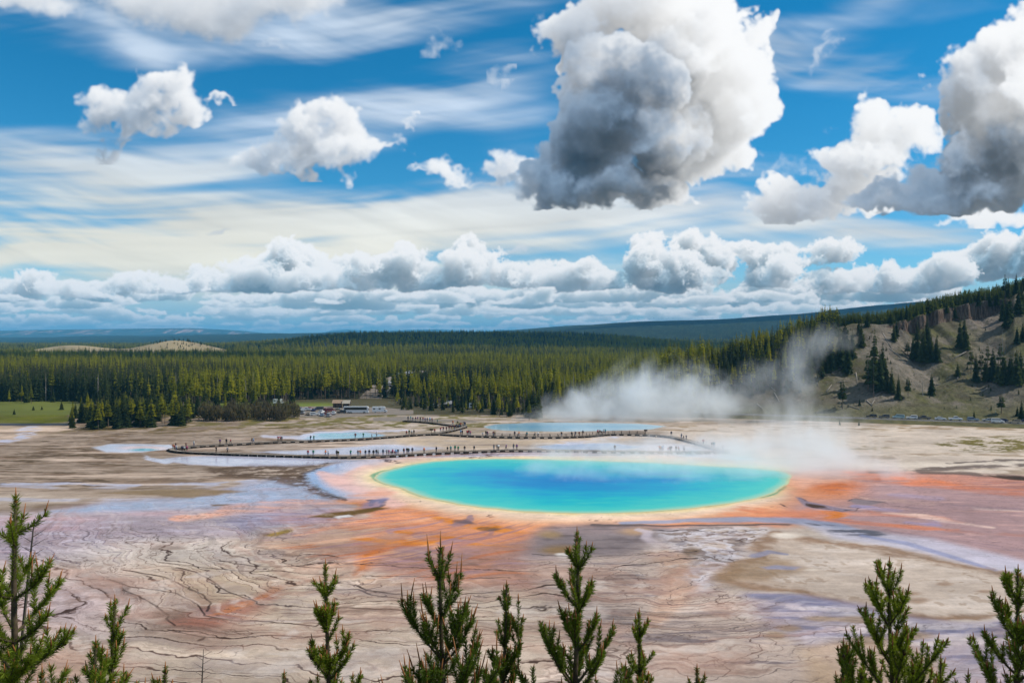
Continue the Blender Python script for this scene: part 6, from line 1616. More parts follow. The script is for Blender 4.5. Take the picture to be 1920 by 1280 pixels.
# ------------------------------------------------------------------ people: one skinned body per pose, clothes by material slot
def body(pose, seed):
    r = random.Random(seed)
    V, Ed, R = [], [], []
    def v(x, y, z, rad): V.append((x, y, z)); R.append(rad); return len(V) - 1
    st = {'stand': 0.05, 'walk': 0.26, 'wide': 0.12, 'point': 0.06, 'camera': 0.06, 'hips': 0.08}[pose]
    pel = v(0, 0, 0.95, 0.135); ab = v(0, 0, 1.10, 0.125); ch = v(0, 0.01, 1.30, 0.150); nk = v(0, 0.02, 1.47, 0.060); hd = v(0, 0.035, 1.58, 0.088); cr = v(0, 0.03, 1.68, 0.085)
    Ed += [(pel, ab), (ab, ch), (ch, nk), (nk, hd), (hd, cr)]
    for s in (-1, 1):
        fwd = st * s * (1 if pose == 'walk' else 0.3)
        hip = v(0.10 * s, 0, 0.90, 0.095); kn = v(0.11 * s + (0.05 * s if pose == 'wide' else 0), fwd * 0.55 + 0.03, 0.50, 0.065); an = v(0.12 * s + (0.10 * s if pose == 'wide' else 0), fwd, 0.09, 0.045); ft = v(0.13 * s + (0.10 * s if pose == 'wide' else 0), fwd + 0.15, 0.045, 0.042)
        Ed += [(pel, hip), (hip, kn), (kn, an), (an, ft)]
        sh = v(0.19 * s, 0.0, 1.40, 0.062)
        if pose == 'point' and s > 0: el, wr, hn = (0.42, 0.12, 1.38), (0.62, 0.22, 1.46), (0.70, 0.26, 1.48)
        elif pose == 'camera': el, wr, hn = (0.26 * s, 0.14, 1.18), (0.12 * s, 0.27, 1.45), (0.06 * s, 0.27, 1.52)
        elif pose == 'hips': el, wr, hn = (0.40 * s, -0.06, 1.18), (0.22 * s, 0.03, 1.02), (0.16 * s, 0.06, 1.00)
        else: el, wr, hn = (0.25 * s, -0.03 - fwd * 0.4, 1.14), (0.26 * s, 0.06 - fwd * 0.7, 0.90), (0.26 * s, 0.08 - fwd * 0.8, 0.80)
        e = v(*el, 0.047); w = v(*wr, 0.036); h = v(*hn, 0.040)
        Ed += [(ch, sh), (sh, e), (e, w), (w, h)]
    me = bpy.data.meshes.new('tmp'); me.from_pydata(V, Ed, []); o = bpy.data.objects.new('tmp', me); COL.objects.link(o)
    m = o.modifiers.new('s', 'SKIN'); m.use_smooth_shade = True
    for i, q in enumerate(me.skin_vertices[0].data): q.radius = (R[i] * (1.25 if i in (ab, ch, pel) else 1.0), R[i] * (0.85 if i in (ab, ch, pel) else 1.0)); q.use_root = (i == 0)
    sb = o.modifiers.new('d', 'SUBSURF'); sb.levels = 1; sb.render_levels = 1
    bpy.context.view_layer.update()
    ev = o.evaluated_get(bpy.context.evaluated_depsgraph_get()); out = bpy.data.meshes.new_from_object(ev); out.name = 'person_body'
    bpy.data.objects.remove(o); bpy.data.meshes.remove(me)
    for k in range(5): out.materials.append(None)
    hands = [V[i] for i in range(len(V)) if R[i] == 0.040]; fore = [V[i] for i in range(len(V)) if R[i] == 0.036]
    mi = []
    for p in out.polygons:
        c = p.center
        if c.z > 1.60 or (c.z > 1.53 and c.y < 0.02): k = 3                      # hair or hat
        elif c.z > 1.46: k = 2                                                   # face and neck
        elif c.z < 0.085: k = 4                                                  # shoes
        elif min((c - Vector(h)).length for h in hands) < 0.085: k = 2           # hands
        elif c.z < 0.97 and abs(c.x) < 0.21: k = 0                               # trousers
        else: k = 1                                                              # top
        mi.append(k)
    out.polygons.foreach_set('material_index', np.array(mi, np.int32)); out.update()
    # a nose, ears and brim-free face: small bumps on the head
    return out
BODIES = [(p, body(p, i)) for i, p in enumerate(('stand', 'walk', 'wide', 'point', 'camera', 'hips'))]
CL = {n: mat('cloth_' + n.replace(' ', '_'), c, 0.85, 0.15) for n, c in {
    'black': (0.012, 0.012, 0.014), 'dark blue': (0.018, 0.028, 0.075), 'navy': (0.014, 0.018, 0.04), 'red': (0.36, 0.025, 0.03), 'dark red': (0.14, 0.015, 0.02), 'pink': (0.55, 0.12, 0.22), 'white': (0.72, 0.72, 0.70), 'grey': (0.16, 0.16, 0.17), 'green': (0.02, 0.22, 0.10),
    'olive': (0.07, 0.075, 0.03), 'light blue': (0.18, 0.36, 0.60), 'teal': (0.02, 0.22, 0.26), 'purple': (0.12, 0.04, 0.18), 'brown': (0.09, 0.05, 0.03), 'orange': (0.60, 0.16, 0.03), 'tan': (0.36, 0.27, 0.17), 'blue jeans': (0.05, 0.09, 0.19)}.items()}
SKIN = mat('skin', (0.42, 0.25, 0.17), 0.6); SKIN2 = mat('skin_dark', (0.22, 0.12, 0.08), 0.6)
HAIR = [mat('hair_dark', (0.02, 0.014, 0.010), 0.8), mat('hair_brown', (0.07, 0.04, 0.02), 0.8), mat('hair_fair', (0.30, 0.20, 0.09), 0.8), mat('hat_white', (0.6, 0.58, 0.54), 0.9)]
SHOES = mat('shoes', (0.03, 0.028, 0.026), 0.8)
PACK = MB(); PACK.box((0, -0.21, 1.24), (0.30, 0.17, 0.44), taper=0.8); PACK_ME = PACK.mesh('backpack', CL['black'])
def build_people():
    rng = random.Random(23)
    tops = ['black'] * 5 + ['dark blue'] * 4 + ['navy'] * 3 + ['red'] * 3 + ['dark red'] * 2 + ['pink', 'white', 'white', 'grey', 'grey', 'green', 'olive', 'light blue', 'teal', 'purple', 'brown', 'orange', 'tan']
    legs = ['black'] * 5 + ['blue jeans'] * 5 + ['navy'] * 2 + ['grey', 'tan', 'brown']
    rows = [('near boardwalk', near_path, [324, 327, 330, 341, 345, 350, 405, 426, 577, 587, 610, 615, 631, 634, 657, 671, 675, 685, 692, 700, 705.5, 709, 718, 725, 729, 733, 736, 740, 742.5, 746, 757, 763, 766, 773, 795, 818, 839, 845, 853, 859, 871, 889, 926, 932, 935, 949, 963, 969, 1153, 1237, 1240, 1243, 1253, 1256, 1258.5, 1268, 1273, 1283]),
            ('far boardwalk', far_path, [329, 348, 363, 412, 424, 432, 472, 475, 521, 525, 528, 582, 588, 666, 681, 697, 706, 762, 767, 772, 776, 864, 867, 876, 879, 882, 905, 911, 914, 925, 928, 965, 973, 988, 1003, 1009, 1053, 1072, 1079, 1086, 1093, 1121, 1125, 1128, 1132, 1135, 1259, 1278, 1282, 1287, 1319, 1335, 1339, 1356]),
            ('back boardwalk', back_path, [765, 770, 774, 779, 783, 788, 793, 797, 801, 806, 810, 815, 820, 826, 831, 837, 842, 846, 849, 852, 856, 858, 861, 864, 868, 870, 872])]
    for wname, path, xs in rows:
        last = {}
        dup = {}
        for i, x in enumerate(xs):
            q, t = path_pt(path, x)
            # exactly at the wanted bearing, a little off the middle of the walk
            D = q.y + rng.uniform(-0.55, 0.55); X = (x - CX) / F * D
            pose, me = rng.choice(BODIES) if rng.random() < 0.5 else BODIES[0]
            top, leg = rng.choice(tops), rng.choice(legs)
            o = bpy.data.objects.new('person', me); COL.objects.link(o)
            o.location = (X, D, DECK_Z); s = rng.uniform(0.94, 1.10) * (0.72 if rng.random() < 0.07 else 1.0) * 1.16
            o.scale = (s * 1.08, s * 1.08, s)
            a = math.atan2(t.y, t.x)
            o.rotation_euler = (0, 0, (a - math.pi / 2 + (0 if rng.random() < 0.5 else math.pi)) if pose == 'walk' else rng.choice([math.pi, math.pi, 0]) + rng.uniform(-0.7, 0.7))
            for k, m in enumerate((CL[leg], CL[top], rng.choice([SKIN, SKIN, SKIN2]), rng.choice(HAIR), SHOES)):
                o.material_slots[k].link = 'OBJECT'; o.material_slots[k].material = m
            act = {'stand': 'standing', 'walk': 'walking', 'wide': 'standing astride', 'point': 'pointing', 'camera': 'photographing', 'hips': 'standing akimbo'}[pose]
            tag(o, 'person in %s top %s on %s, %s from left end' % (top, act, wname, ordinal(i + 1)), 'person', 'people on the ' + wname)
            if rng.random() < 0.25:
                p = add('backpack', PACK_ME, o); p.material_slots[0].link = 'OBJECT'; p.material_slots[0].material = CL[rng.choice(['black', 'dark blue', 'red', 'grey', 'olive'])]
build_people()
# a notice post on the far walk
def signpost(px_, path, label):
    q, t = path_pt(path, px_); o = empty('sign_post', (q.x, q.y - 1.3, 0)); tag(o, label, 'sign')
    m = MB(); m.box((0, 0, 1.3), (0.14, 0.14, 2.6)); add('post', m.mesh('post', BEAM), o)
    m = MB(); m.box((0, -0.1, 2.35), (1.3, 0.06, 0.7)); add('board', m.mesh('board', mat('sign_board', (0.10, 0.07, 0.045), 0.8)), o)
signpost(1210, far_path, 'small dark notice board on a post at the right end of the railing')
signpost(811, far_path, 'small dark notice post where the back boardwalk joins the far walk')
# ------------------------------------------------------------------ vehicles and huts
GLASS = mat('car_glass', (0.012, 0.016, 0.020), 0.08, 0.6); TYRE = mat('tyre', (0.016, 0.016, 0.017), 0.9, 0.1); RIM = mat('wheel_rim', (0.45, 0.46, 0.47), 0.35, 0.5, 0.6)
LAMP = mat('lamp_glass', (0.75, 0.75, 0.72), 0.15, 0.6); TAIL = mat('tail_lamp', (0.35, 0.01, 0.01), 0.25, 0.5)
PAINT = {n: mat('paint_' + n.replace(' ', '_'), c, 0.35, 0.5, coat=0.6) for n, c in {'white': (0.72, 0.73, 0.74), 'silver': (0.38, 0.40, 0.42), 'silver blue': (0.20, 0.27, 0.36), 'black': (0.014, 0.015, 0.017), 'dark grey': (0.06, 0.062, 0.066), 'dark blue': (0.012, 0.025, 0.09), 'dark red': (0.20, 0.012, 0.015), 'tan': (0.34, 0.28, 0.19), 'pale teal': (0.32, 0.46, 0.48), 'green': (0.05, 0.10, 0.06)}.items()}
def profile_mesh(name, prof, width, m, tuck=0.0, z_tuck=0.9):
    """a side outline (x, z) pushed across the width; edges softened and the upper part drawn in"""
    bm = bmesh.new()
    n = len(prof)
    def yy(z): return width / 2 - tuck * max(0.0, (z - z_tuck))
    L = [bm.verts.new((x, -yy(z), z)) for x, z in prof]; R = [bm.verts.new((x, yy(z), z)) for x, z in prof]
    bm.faces.new(L); bm.faces.new(list(reversed(R)))
    for i in range(n): bm.faces.new((L[i], R[i], R[(i + 1) % n], L[(i + 1) % n]))
    bmesh.ops.recalc_face_normals(bm, faces=bm.faces)
    bmesh.ops.bevel(bm, geom=list(bm.edges), offset=0.045, segments=2, affect='EDGES', clamp_overlap=True)
    me = bpy.data.meshes.new(name); bm.to_mesh(me); bm.free(); me.materials.append(m); return me
SHAPES = {
    'sedan': dict(L=4.6, body=[(-2.3, 0.35), (-2.3, 0.85), (-1.75, 0.98), (0.85, 0.98), (2.15, 0.78), (2.3, 0.60), (2.3, 0.35)], cab=[(-1.75, 0.97), (-1.05, 1.42), (0.15, 1.44), (0.95, 0.97)], glass=[(-1.55, 1.0), (-1.02, 1.36), (0.12, 1.38), (0.75, 1.0)], w=1.78, wb=1.35),
    'suv': dict(L=4.7, body=[(-2.3, 0.42), (-2.32, 1.05), (0.75, 1.08), (2.1, 0.98), (2.3, 0.80), (2.3, 0.42)], cab=[(-2.28, 1.05), (-2.10, 1.68), (0.10, 1.72), (0.90, 1.07)], glass=[(-2.05, 1.12), (-1.98, 1.58), (0.05, 1.62), (0.70, 1.12)], w=1.88, wb=1.40),
    'pickup': dict(L=5.5, body=[(-2.75, 0.50), (-2.75, 1.12), (-0.75, 1.12), (1.35, 1.15), (2.55, 1.08), (2.72, 0.90), (2.72, 0.50)], cab=[(-0.85, 1.12), (-0.70, 1.78), (0.75, 1.80), (1.40, 1.14)], glass=[(-0.70, 1.20), (-0.60, 1.68), (0.70, 1.70), (1.22, 1.20)], w=1.95, wb=1.75),
    'van': dict(L=5.1, body=[(-2.5, 0.38), (-2.52, 1.15), (1.4, 1.15), (2.35, 0.95), (2.5, 0.75), (2.5, 0.38)], cab=[(-2.48, 1.13), (-2.35, 1.85), (0.75, 1.88), (1.75, 1.10)], glass=[(-2.25, 1.22), (-2.20, 1.72), (0.72, 1.75), (1.45, 1.22)], w=1.95, wb=1.55)}
CAR_ME = {}
def car_meshes(kind):
    if kind in CAR_ME: return CAR_ME[kind]
    S = SHAPES[kind]; P = PAINT['white']
    d = dict(body=profile_mesh('car_body', S['body'], S['w'], P), cabin=profile_mesh('car_cabin', S['cab'], S['w'] - 0.06, P, 0.42, 1.0), glass=profile_mesh('car_window', S['glass'], S['w'] - 0.03, GLASS, 0.42, 1.0))
    # windscreen and rear window, standing a little proud of the cabin ends
    mb = MB(); c = S['cab']; w = S['w'] / 2 - 0.16
    for (a, b, sx) in ((c[3], c[2], 1), (c[0], c[1], -1)):
        (x0, z0), (x1, z1) = a, b; e = 0.035 * sx
        mb.poly([(x0 + (x1 - x0) * .12 + e, -w, z0 + (z1 - z0) * .12 + .02), (x0 + (x1 - x0) * .12 + e, w, z0 + (z1 - z0) * .12 + .02), (x0 + (x1 - x0) * .88 + e, w - .14, z0 + (z1 - z0) * .88 + .02), (x0 + (x1 - x0) * .88 + e, -w + .14, z0 + (z1 - z0) * .88 + .02)])
    d['screen'] = mb.mesh('windscreen', GLASS)
    t = MB(); r = 0.34
    ring = [(r * math.cos(a), r * math.sin(a)) for a in [k * math.pi / 8 for k in range(16)]]
    t.faces([(x, -0.11, z) for x, z in ring] + [(x, 0.11, z) for x, z in ring], [tuple(range(16)), tuple(range(31, 15, -1))] + [(k, k + 16, (k + 1) % 16 + 16, (k + 1) % 16) for k in range(16)], 0)
    for s in (-1, 1): t.faces([(x * 0.62, 0.118 * s, z * 0.62) for x, z in ring], [tuple(range(16))], 1)
    d['wheel'] = t.mesh('wheel', [TYRE, RIM])
    h = MB(); h.box((0, 0, 0), (0.08, 0.36, 0.15)); d['lamp'] = h.mesh('headlight', LAMP)
    h = MB(); h.box((0, 0, 0), (0.06, 0.30, 0.18)); d['tail'] = h.mesh('tail_light', TAIL)
    CAR_ME[kind] = d; return d
def car(kind, colour, x, y, z, rz, label, group):
    S = SHAPES[kind]; M = car_meshes(kind)
    o = empty('parked_car', (x, y, z), rz); tag(o, label, 'car', group)
    for n in ('body', 'cabin'):
        c = add(n, M[n], o); c.material_slots[0].link = 'OBJECT'; c.material_slots[0].material = PAINT[colour]
    add('side_window', M['glass'], o); add('windscreen', M['screen'], o)
    for sx in (-1, 1):
        for sy in (-1, 1): add('wheel', M['wheel'], o, (sx * S['wb'], sy * (S['w'] / 2 - 0.08), 0.34))
    zf = S['body'][-2][1] - 0.02
    for sy in (-1, 1):
        add('headlight', M['lamp'], o, (S['L'] / 2 - 0.03, sy * 0.62, zf)); add('tail_light', M['tail'], o, (-S['L'] / 2 - 0.0, sy * 0.66, 0.80))
    return o
def build_cars():
    rng = random.Random(4)
    R = [(1634, 'suv', 'black'), (1658, 'suv', 'dark grey'), (1685, 'van', 'pale teal'), (1710, 'suv', 'white'), (1733, 'pickup', 'dark grey'), (1764, 'sedan', 'white'), (1792, 'pickup', 'white'), (1825, 'suv', 'silver blue'), (1853, 'sedan', 'silver'), (1871, 'van', 'white'), (1880, 'sedan', 'dark blue'), (1903, 'suv', 'tan'), (1919, 'sedan', 'dark blue'), (1306, 'sedan', 'white')]
    R.sort(); n = 0
    for p, k, c in R:
        off = {1871: -2.2, 1903: -2.2}.get(p, 2.3 if p not in (1306,) else 1.0)
        x, y = road_pt(p, off); x2, y2 = road_pt(p + 6, off)
        a = math.atan2(y2 - y, x2 - x); n += 1
        car(k, c, x, y, 1.275, a + (math.pi if rng.random() < 0.5 else 0), '%s %s parked on the road under the hill, %s from the left' % (c, k, ordinal(n)), 'cars parked on the road under the hill')
    # the car park at the forest edge
    rows = [(558, 771.5), (563, 767), (567, 774), (574, 768), (580, 767), (578, 776), (588, 769), (597, 767), (602, 773), (609, 769), (613, 776), (620, 770), (625, 775), (634, 768), (640, 773), (604, 778), (616, 779), (590, 777)]
    kinds = ['sedan', 'suv', 'van', 'pickup', 'sedan', 'suv']; cols = ['white', 'silver', 'white', 'dark red', 'black', 'silver blue', 'white', 'dark grey', 'silver', 'dark blue', 'dark red', 'tan']
    for i, (p, y) in enumerate(sorted(rows)):
        D = CAM_H * F / (y + 2 - HOR); k = kinds[i % 6]; c = 'dark red' if p in (580, 620) else cols[(i * 5 + 3) % 12]
        car(k, c, (p - CX) / F * D, D, 0.03, rng.choice([0.1, 0.2, 1.6, 3.2]) + rng.uniform(-.1, .1), '%s %s in the car park by the forest, %s from the left' % (c, k, ordinal(i + 1)), 'cars in the car park')
    up = [(722, 727), (727, 725), (733, 723.5), (752, 718.5), (757, 718), (763, 718.5), (771, 718), (767, 720)]
    for i, (p, y) in enumerate(sorted(up)):
        D = 560 - (y - 718) * 6.0; z = CAM_H + (HOR - y - 2) / F * D
        c = ['white', 'silver', 'white', 'silver blue', 'black', 'white', 'dark grey', 'white'][i]; k = kinds[i % 6]
        car(k, c, (p - CX) / F * D, D, upper_z((p - CX) / F * D, D), 0.5, '%s %s on the upper road among the trees, %s from the left' % (c, k, ordinal(i + 1)), 'cars on the upper road')
    for p, y, k, c, lab in ((815, 760, 'sedan', 'silver', 'silver sedan half hidden by pines right of the white motorhome'), (1004, 770, 'suv', 'white', 'white suv half hidden behind the broad lone pine')):
        D = CAM_H * F / (y + 2 - HOR); car(k, c, (p - CX) / F * D, D, 0.0, 0.2, lab, 'cars at the forest edge')

def upper_z(x, D): return 3.2 + (D - 505) * 0.155
def build_lot():
    gravel = mat('lot_gravel', (0.24, 0.20, 0.165), 0.95, 0.1, noise=0.25, nscale=0.3)
    def sheet(name, pts, z, m):
        mb = MB(); mb.poly([(p.x, p.y, z) for p in pts]); o = add(name, mb.mesh(name, m)); o['kind'] = 'structure'
    sheet('car_park', [at(540, 781), at(640, 783), at(700, 778), at(775, 776), at(775, 769), at(720, 764), at(640, 761), at(556, 762)], 0.012, gravel)
    sheet('path', [at(700, 789), at(800, 790), at(880, 792), at(905, 790), at(860, 786.5), at(780, 785), at(760, 781), at(700, 783)], 0.016, gravel)
    mb = MB(); n = 30
    for i in range(n):
        a, b = 478 + 92 * i / n, 478 + 92 * (i + 1) / n
        q = []
        for D, s in ((a, -1), (a, 1), (b, 1), (b, -1)):
            cx = (np.interp(D, [478, 520, 545, 570], [690, 716, 744, 785]) - CX) / F * D; q.append((cx + s * 7.0 + 0.0, D, upper_z(cx, D) + 0.05))
        mb.poly(q)
    o = add('upper_road', mb.mesh('upper_road', gravel)); o['kind'] = 'structure'
    mb = MB()
    for i in range(n):                      # the bank that carries it
        a, b = 478 + 92 * i / n, 478 + 92 * (i + 1) / n
        for s in (-1, 1):
            q = []
            for D, t in ((a, 0), (b, 0), (b, 1), (a, 1)):
                cx = (np.interp(D, [478, 520, 545, 570], [690, 716, 744, 785]) - CX) / F * D; q.append((cx + s * (7.0 + t * 10), D, (upper_z(cx, D) + 0.05) * (1 - t) - 0.3 * t))
            mb.poly(q if s < 0 else q[::-1])
    o = add('embankment', mb.mesh('embankment', mat('bank_grass', (0.075, 0.072, 0.03), 0.95, 0.1, noise=0.4, nscale=0.3))); o['kind'] = 'structure'
    # coach
    def coach(p, y, L, label, rz=0.04):
        D = CAM_H * F / (y - HOR); o = empty('coach', ((p - CX) / F * D, D, 0.02), rz); tag(o, label, 'coach')
        add('body', profile_mesh('coach_body', [(-L / 2, 0.4), (-L / 2, 3.35), (L / 2 - 0.5, 3.4), (L / 2 - 0.05, 2.6), (L / 2, 0.4)], 2.5, PAINT['white']), o)
        for s in (-1, 1):
            mb = MB(); yv = s * 1.262; mb.poly([(-L / 2 + .35, yv, 1.75), (L / 2 - .7, yv, 1.75), (L / 2 - .9, yv, 3.0), (-L / 2 + .35, yv, 3.0)]); add('side_window', mb.mesh('side_window', GLASS), o)
        mb = MB(); mb.poly([(L / 2 + 0.02, -1.1, 1.3), (L / 2 + 0.02, 1.1, 1.3), (L / 2 - 0.03, 1.05, 2.55), (L / 2 - 0.03, -1.05, 2.55)]); add('windscreen', mb.mesh('windscreen', GLASS), o)
        w = car_meshes('pickup')['wheel']
        for sx in (-0.30, -0.21, 0.33):
            for sy in (-1, 1): q = add('wheel', w, o, (sx * L, sy * 1.18, 0.48)); q.scale = (1.4, 1.4, 1.4)
    coach(668, 774.5, 12.2, 'long white coach with a dark window band in the car park')
    def motorhome(p, y, L, label, rz=0.0):
        D = CAM_H * F / (y - HOR); o = empty('motorhome', ((p - CX) / F * D, D, 0.02), rz); tag(o, label, 'motorhome', 'white motorhomes at the forest edge')
        add('body', profile_mesh('motorhome_body', [(-L / 2, 0.55), (-L / 2, 3.0), (L / 2 - 1.2, 3.05), (L / 2 - 0.2, 2.55), (L / 2 - 1.0, 1.9), (L / 2 - 0.9, 0.55)], 2.3, PAINT['white']), o)
        add('cab', profile_mesh('motorhome_cab', [(L / 2 - 1.0, 0.5), (L / 2 - 1.0, 1.85), (L / 2 - 0.4, 1.75), (L / 2 - 0.1, 1.2), (L / 2 + 0.5, 1.1), (L / 2 + 0.55, 0.5)], 2.0, PAINT['white']), o)
        for k, (x0, x1) in enumerate(((-L / 2 + .5, -L / 2 + 1.5), (-0.3, 0.8), (L / 2 - 0.9, L / 2 - 0.3))):
            for s in (-1, 1):
                mb = MB(); yv = s * (1.165 if k < 2 else 1.02); z0, z1 = (1.75, 2.35) if k < 2 else (1.2, 1.65); mb.poly([(x0, yv, z0), (x1, yv, z0), (x1, yv, z1), (x0, yv, z1)]); add('window', mb.mesh('window', GLASS), o)
        w = car_meshes('pickup')['wheel']
        for sx in (-0.28, 0.40):
            for sy in (-1, 1): add('wheel', w, o, (sx * L, sy * 1.0, 0.36))
    motorhome(711, 773.5, 6.8, 'white motorhome parked right of the coach', 0.1); motorhome(521, 757.5, 5.5, 'white motorhome seen between pines left of the car park', 0.3); motorhome(891, 766, 6.5, 'white motorhome half behind pines left of the far blue pool', 0.1)
    # huts
    def hut(p, y, w, h, label, wallc, roofc, rz=0.0, dep=4.0):
        D = CAM_H * F / (y - HOR); o = empty('hut', ((p - CX) / F * D, D, 0.0), rz); tag(o, label, 'hut', 'small huts by the car park')
        mb = MB(); mb.box((0, 0, h * 0.5 * 0.98), (w, dep, h)); add('wall', mb.mesh('wall', mat('hut_wall', wallc, 0.9, noise=0.3, nscale=2)), o)
        mb = MB(); e = 0.5
        A = [(-w / 2 - e, -dep / 2 - e, h - 0.15), (w / 2 + e, -dep / 2 - e, h - 0.15), (w / 2 + e, 0, h + 1.5), (-w / 2 - e, 0, h + 1.5), (-w / 2 - e, dep / 2 + e, h - 0.15), (w / 2 + e, dep / 2 + e, h - 0.15)]
        B = [(x, yv, z + 0.14) for x, yv, z in A]
        mb.faces(A + B, [(0, 1, 2, 3), (3, 2, 5, 4), (7, 6, 9, 8), (8, 9, 10, 11), (0, 6, 7, 1), (4, 5, 11, 10), (0, 3, 9, 6), (3, 4, 10, 9), (1, 7, 8, 2), (2, 8, 11, 5)]); add('roof', mb.mesh('roof', mat('hut_roof', roofc, 0.9, noise=0.3, nscale=2)), o)
        mb = MB(); mb.poly([(-w / 2, -dep / 2, h), (w / 2, -dep / 2, h), (0, -dep / 2, h)]) if False else mb.box((-w * 0.2, -dep / 2 - 0.03, 1.05), (0.95, 0.06, 2.1)); add('door', mb.mesh('door', mat('hut_door', (0.05, 0.035, 0.025), 0.8)), o)
        mb = MB(); mb.box((w * 0.22, -dep / 2 - 0.03, 1.7), (0.8, 0.06, 0.6)); add('window', mb.mesh('window', GLASS), o)
    hut(633, 763.5, 4.2, 2.4, 'small hut with a tan roof behind the car park', (0.16, 0.10, 0.07), (0.36, 0.25, 0.17)); hut(650, 764, 3.2, 2.4, 'dark brown hut with a pale sloped roof behind the coach', (0.07, 0.05, 0.035), (0.42, 0.37, 0.30)); hut(840, 764, 3.4, 2.2, 'grey hut between pines above the back boardwalk', (0.12, 0.12, 0.12), (0.28, 0.28, 0.29))
build_lot()
build_cars()
# ------------------------------------------------------------------ steam
def steam(name, label, x0, x1, y0, y1, z1, shape, dens, nscale, thr, soft, seed, warp=0.5, col=(0.955, 0.985, 1.0), squash=(1, 1, 1)):
    """a body of vapour: density from noise, bounded by shape(N, x, y, z) in metres"""
    mb = MB(); mb.box(((x0 + x1) / 2, (y0 + y1) / 2, z1 / 2 + 0.05), (x1 - x0, y1 - y0, z1 - 0.1))
    o = add(name, mb.mesh(name, [])); tag(o, label, 'steam', kind='stuff')
    m = bpy.data.materials.new(name + '_vapour'); m.use_nodes = True; m.node_tree.nodes.clear(); N = NT(m.node_tree)
    pos = N.e(N.new('ShaderNodeNewGeometry').outputs['Position'])
    x, y, z = N.sep(pos)
    q = N.map(pos, loc=(seed * 13.1, seed * 7.7, seed * 3.3), scale=squash)
    wv = N.noise(q, nscale * 0.5, 2, 0.5); wv2 = N.noise(N.map(q, loc=(31, 17, 5)), nscale * 0.5, 2, 0.5)
    q2 = N.vm('ADD', q, N.xyz((wv - 0.5) * (warp / nscale), (wv2 - 0.5) * (warp / nscale), (wv - 0.5) * (warp / nscale)))
    n = N.noise(q2, nscale, 5, 0.62)
    s = shape(N, x, y, z)
    d = (n + s - thr).step(0.0, soft) 
    out = N.new('ShaderNodeOutputMaterial'); v = N.new('ShaderNodeVolumePrincipled')
    v.inputs['Color'].default_value = (*col, 1); v.inputs['Anisotropy'].default_value = 0.0
    N.link(d * dens, v.inputs['Density']); N.link(v.outputs[0], out.inputs['Volume'])
    o.data.materials.append(m)
    return o
def g(N, x, c, w): return ((x - c) / w)
# thick steam blown to the right from the far spring
def sh_main(N, x, y, z):
    # billows: the upper edge climbs to the right, then the cloud thins out and lifts off the ground
    top = x.step(-24, 66, o0=1.2, o1=23.0) + x.step(60, 110, o0=0.0, o1=2.0)
    a = 1.0 - (z / top.max(0.8)).pow(1.2)
    ends = x.step(-62, 22) * x.step(146, 92) * y.step(334, 358) * y.step(405, 388)
    core = x.step(-4, 36) * x.step(112, 70)
    return a.max(-1.5) * 0.33 + (ends - 1.0) * 0.62 + core * 0.10 - z.step(6.0, 0.0) * (x.step(76, 118) * 0.22 + 0.05)
steam('steam_plume', 'thick white steam drifting right off the far blue pool', -62, 148, 334, 406, 34, sh_main, 0.085, 0.075, 0.58, 0.42, 1, 2.6)
# thin tall column in front of the hill
def sh_col(N, x, y, z):
    cx = z * 0.34 + 121.0 + (z * 0.20).sin() * 3.0
    w = z * 0.26 + 10.0
    r = ((x - cx) / w).abs()
    ry = ((y - 357.0) / 11.0).abs()
    return 0.42 - r.pow(2.0) * 0.24 - ry.pow(2.0) * 0.4 - z.step(34, 54) * 0.5 - z.step(10.0, 0.0) * 0.06
steam('steam_column', 'thin tall column of steam rising in front of the left part of the hill', 90, 180, 344, 369, 58, sh_col, 0.055, 0.085, 0.65, 0.46, 4, 2.2, squash=(1, 1, 0.7))
def sh_drift(N, x, y, z):
    cx = z * 0.6 + 104.0
    return 0.24 - ((x - cx) / 36.0).abs().pow(2.0) * 0.4 - ((y - 370.0) / 13.0).abs().pow(2.0) * 0.3 - z.step(16, 44) * 0.5
steam('steam_drift', 'faint veil of steam over the lower left slope of the hill', 60, 190, 360, 384, 46, sh_drift, 0.040, 0.055, 0.56, 0.45, 6, 1.6)
# low wisps over the spring and the flat to its right
def sh_pool(N, x, y, z):
    a = 1.0 - z / (x.step(-5, 80, o0=4.0, o1=9.0))
    right = x.step(10, 60)
    return a.max(-2.0) * 0.34 + right * 0.05 + (x.step(-16, 10) * x.step(134, 96) * y.step(186, 214) - 1.0) * 0.75 + (y.step(300, 262) - 1.0) * 0.5
steam('steam_wisps', 'low thin steam over the back of the big blue spring and the flat to its right', -18, 138, 190, 300, 13, sh_pool, 0.080, 0.095, 0.60, 0.38, 9, 1.6)
def sh_flat(N, x, y, z):
    k = ((x - 94.0) / 46.0).abs().pow(2.0)
    return 0.30 - k * 0.35 - ((y - 272.0) / 24.0).abs().pow(2.0) * 0.3 - z.step(4, 30) * 0.42
steam('steam_curtain', 'upright curtains of thin steam on the flat right of the big spring', 38, 156, 244, 302, 34, sh_flat, 0.055, 0.11, 0.60, 0.40, 12, 1.0, squash=(1, 1, 0.30))
scene.cycles.volume_step_rate = 0.30
scene.cycles.volume_max_steps = 160
scene.cycles.volume_bounces = 6
scene.cycles.max_bounces = 8; scene.cycles.diffuse_bounces = 2; scene.cycles.glossy_bounces = 3; scene.cycles.transparent_max_bounces = 8
scene.cycles.use_denoising = True
scene.cycles.use_adaptive_sampling = True; scene.cycles.adaptive_threshold = 0.02
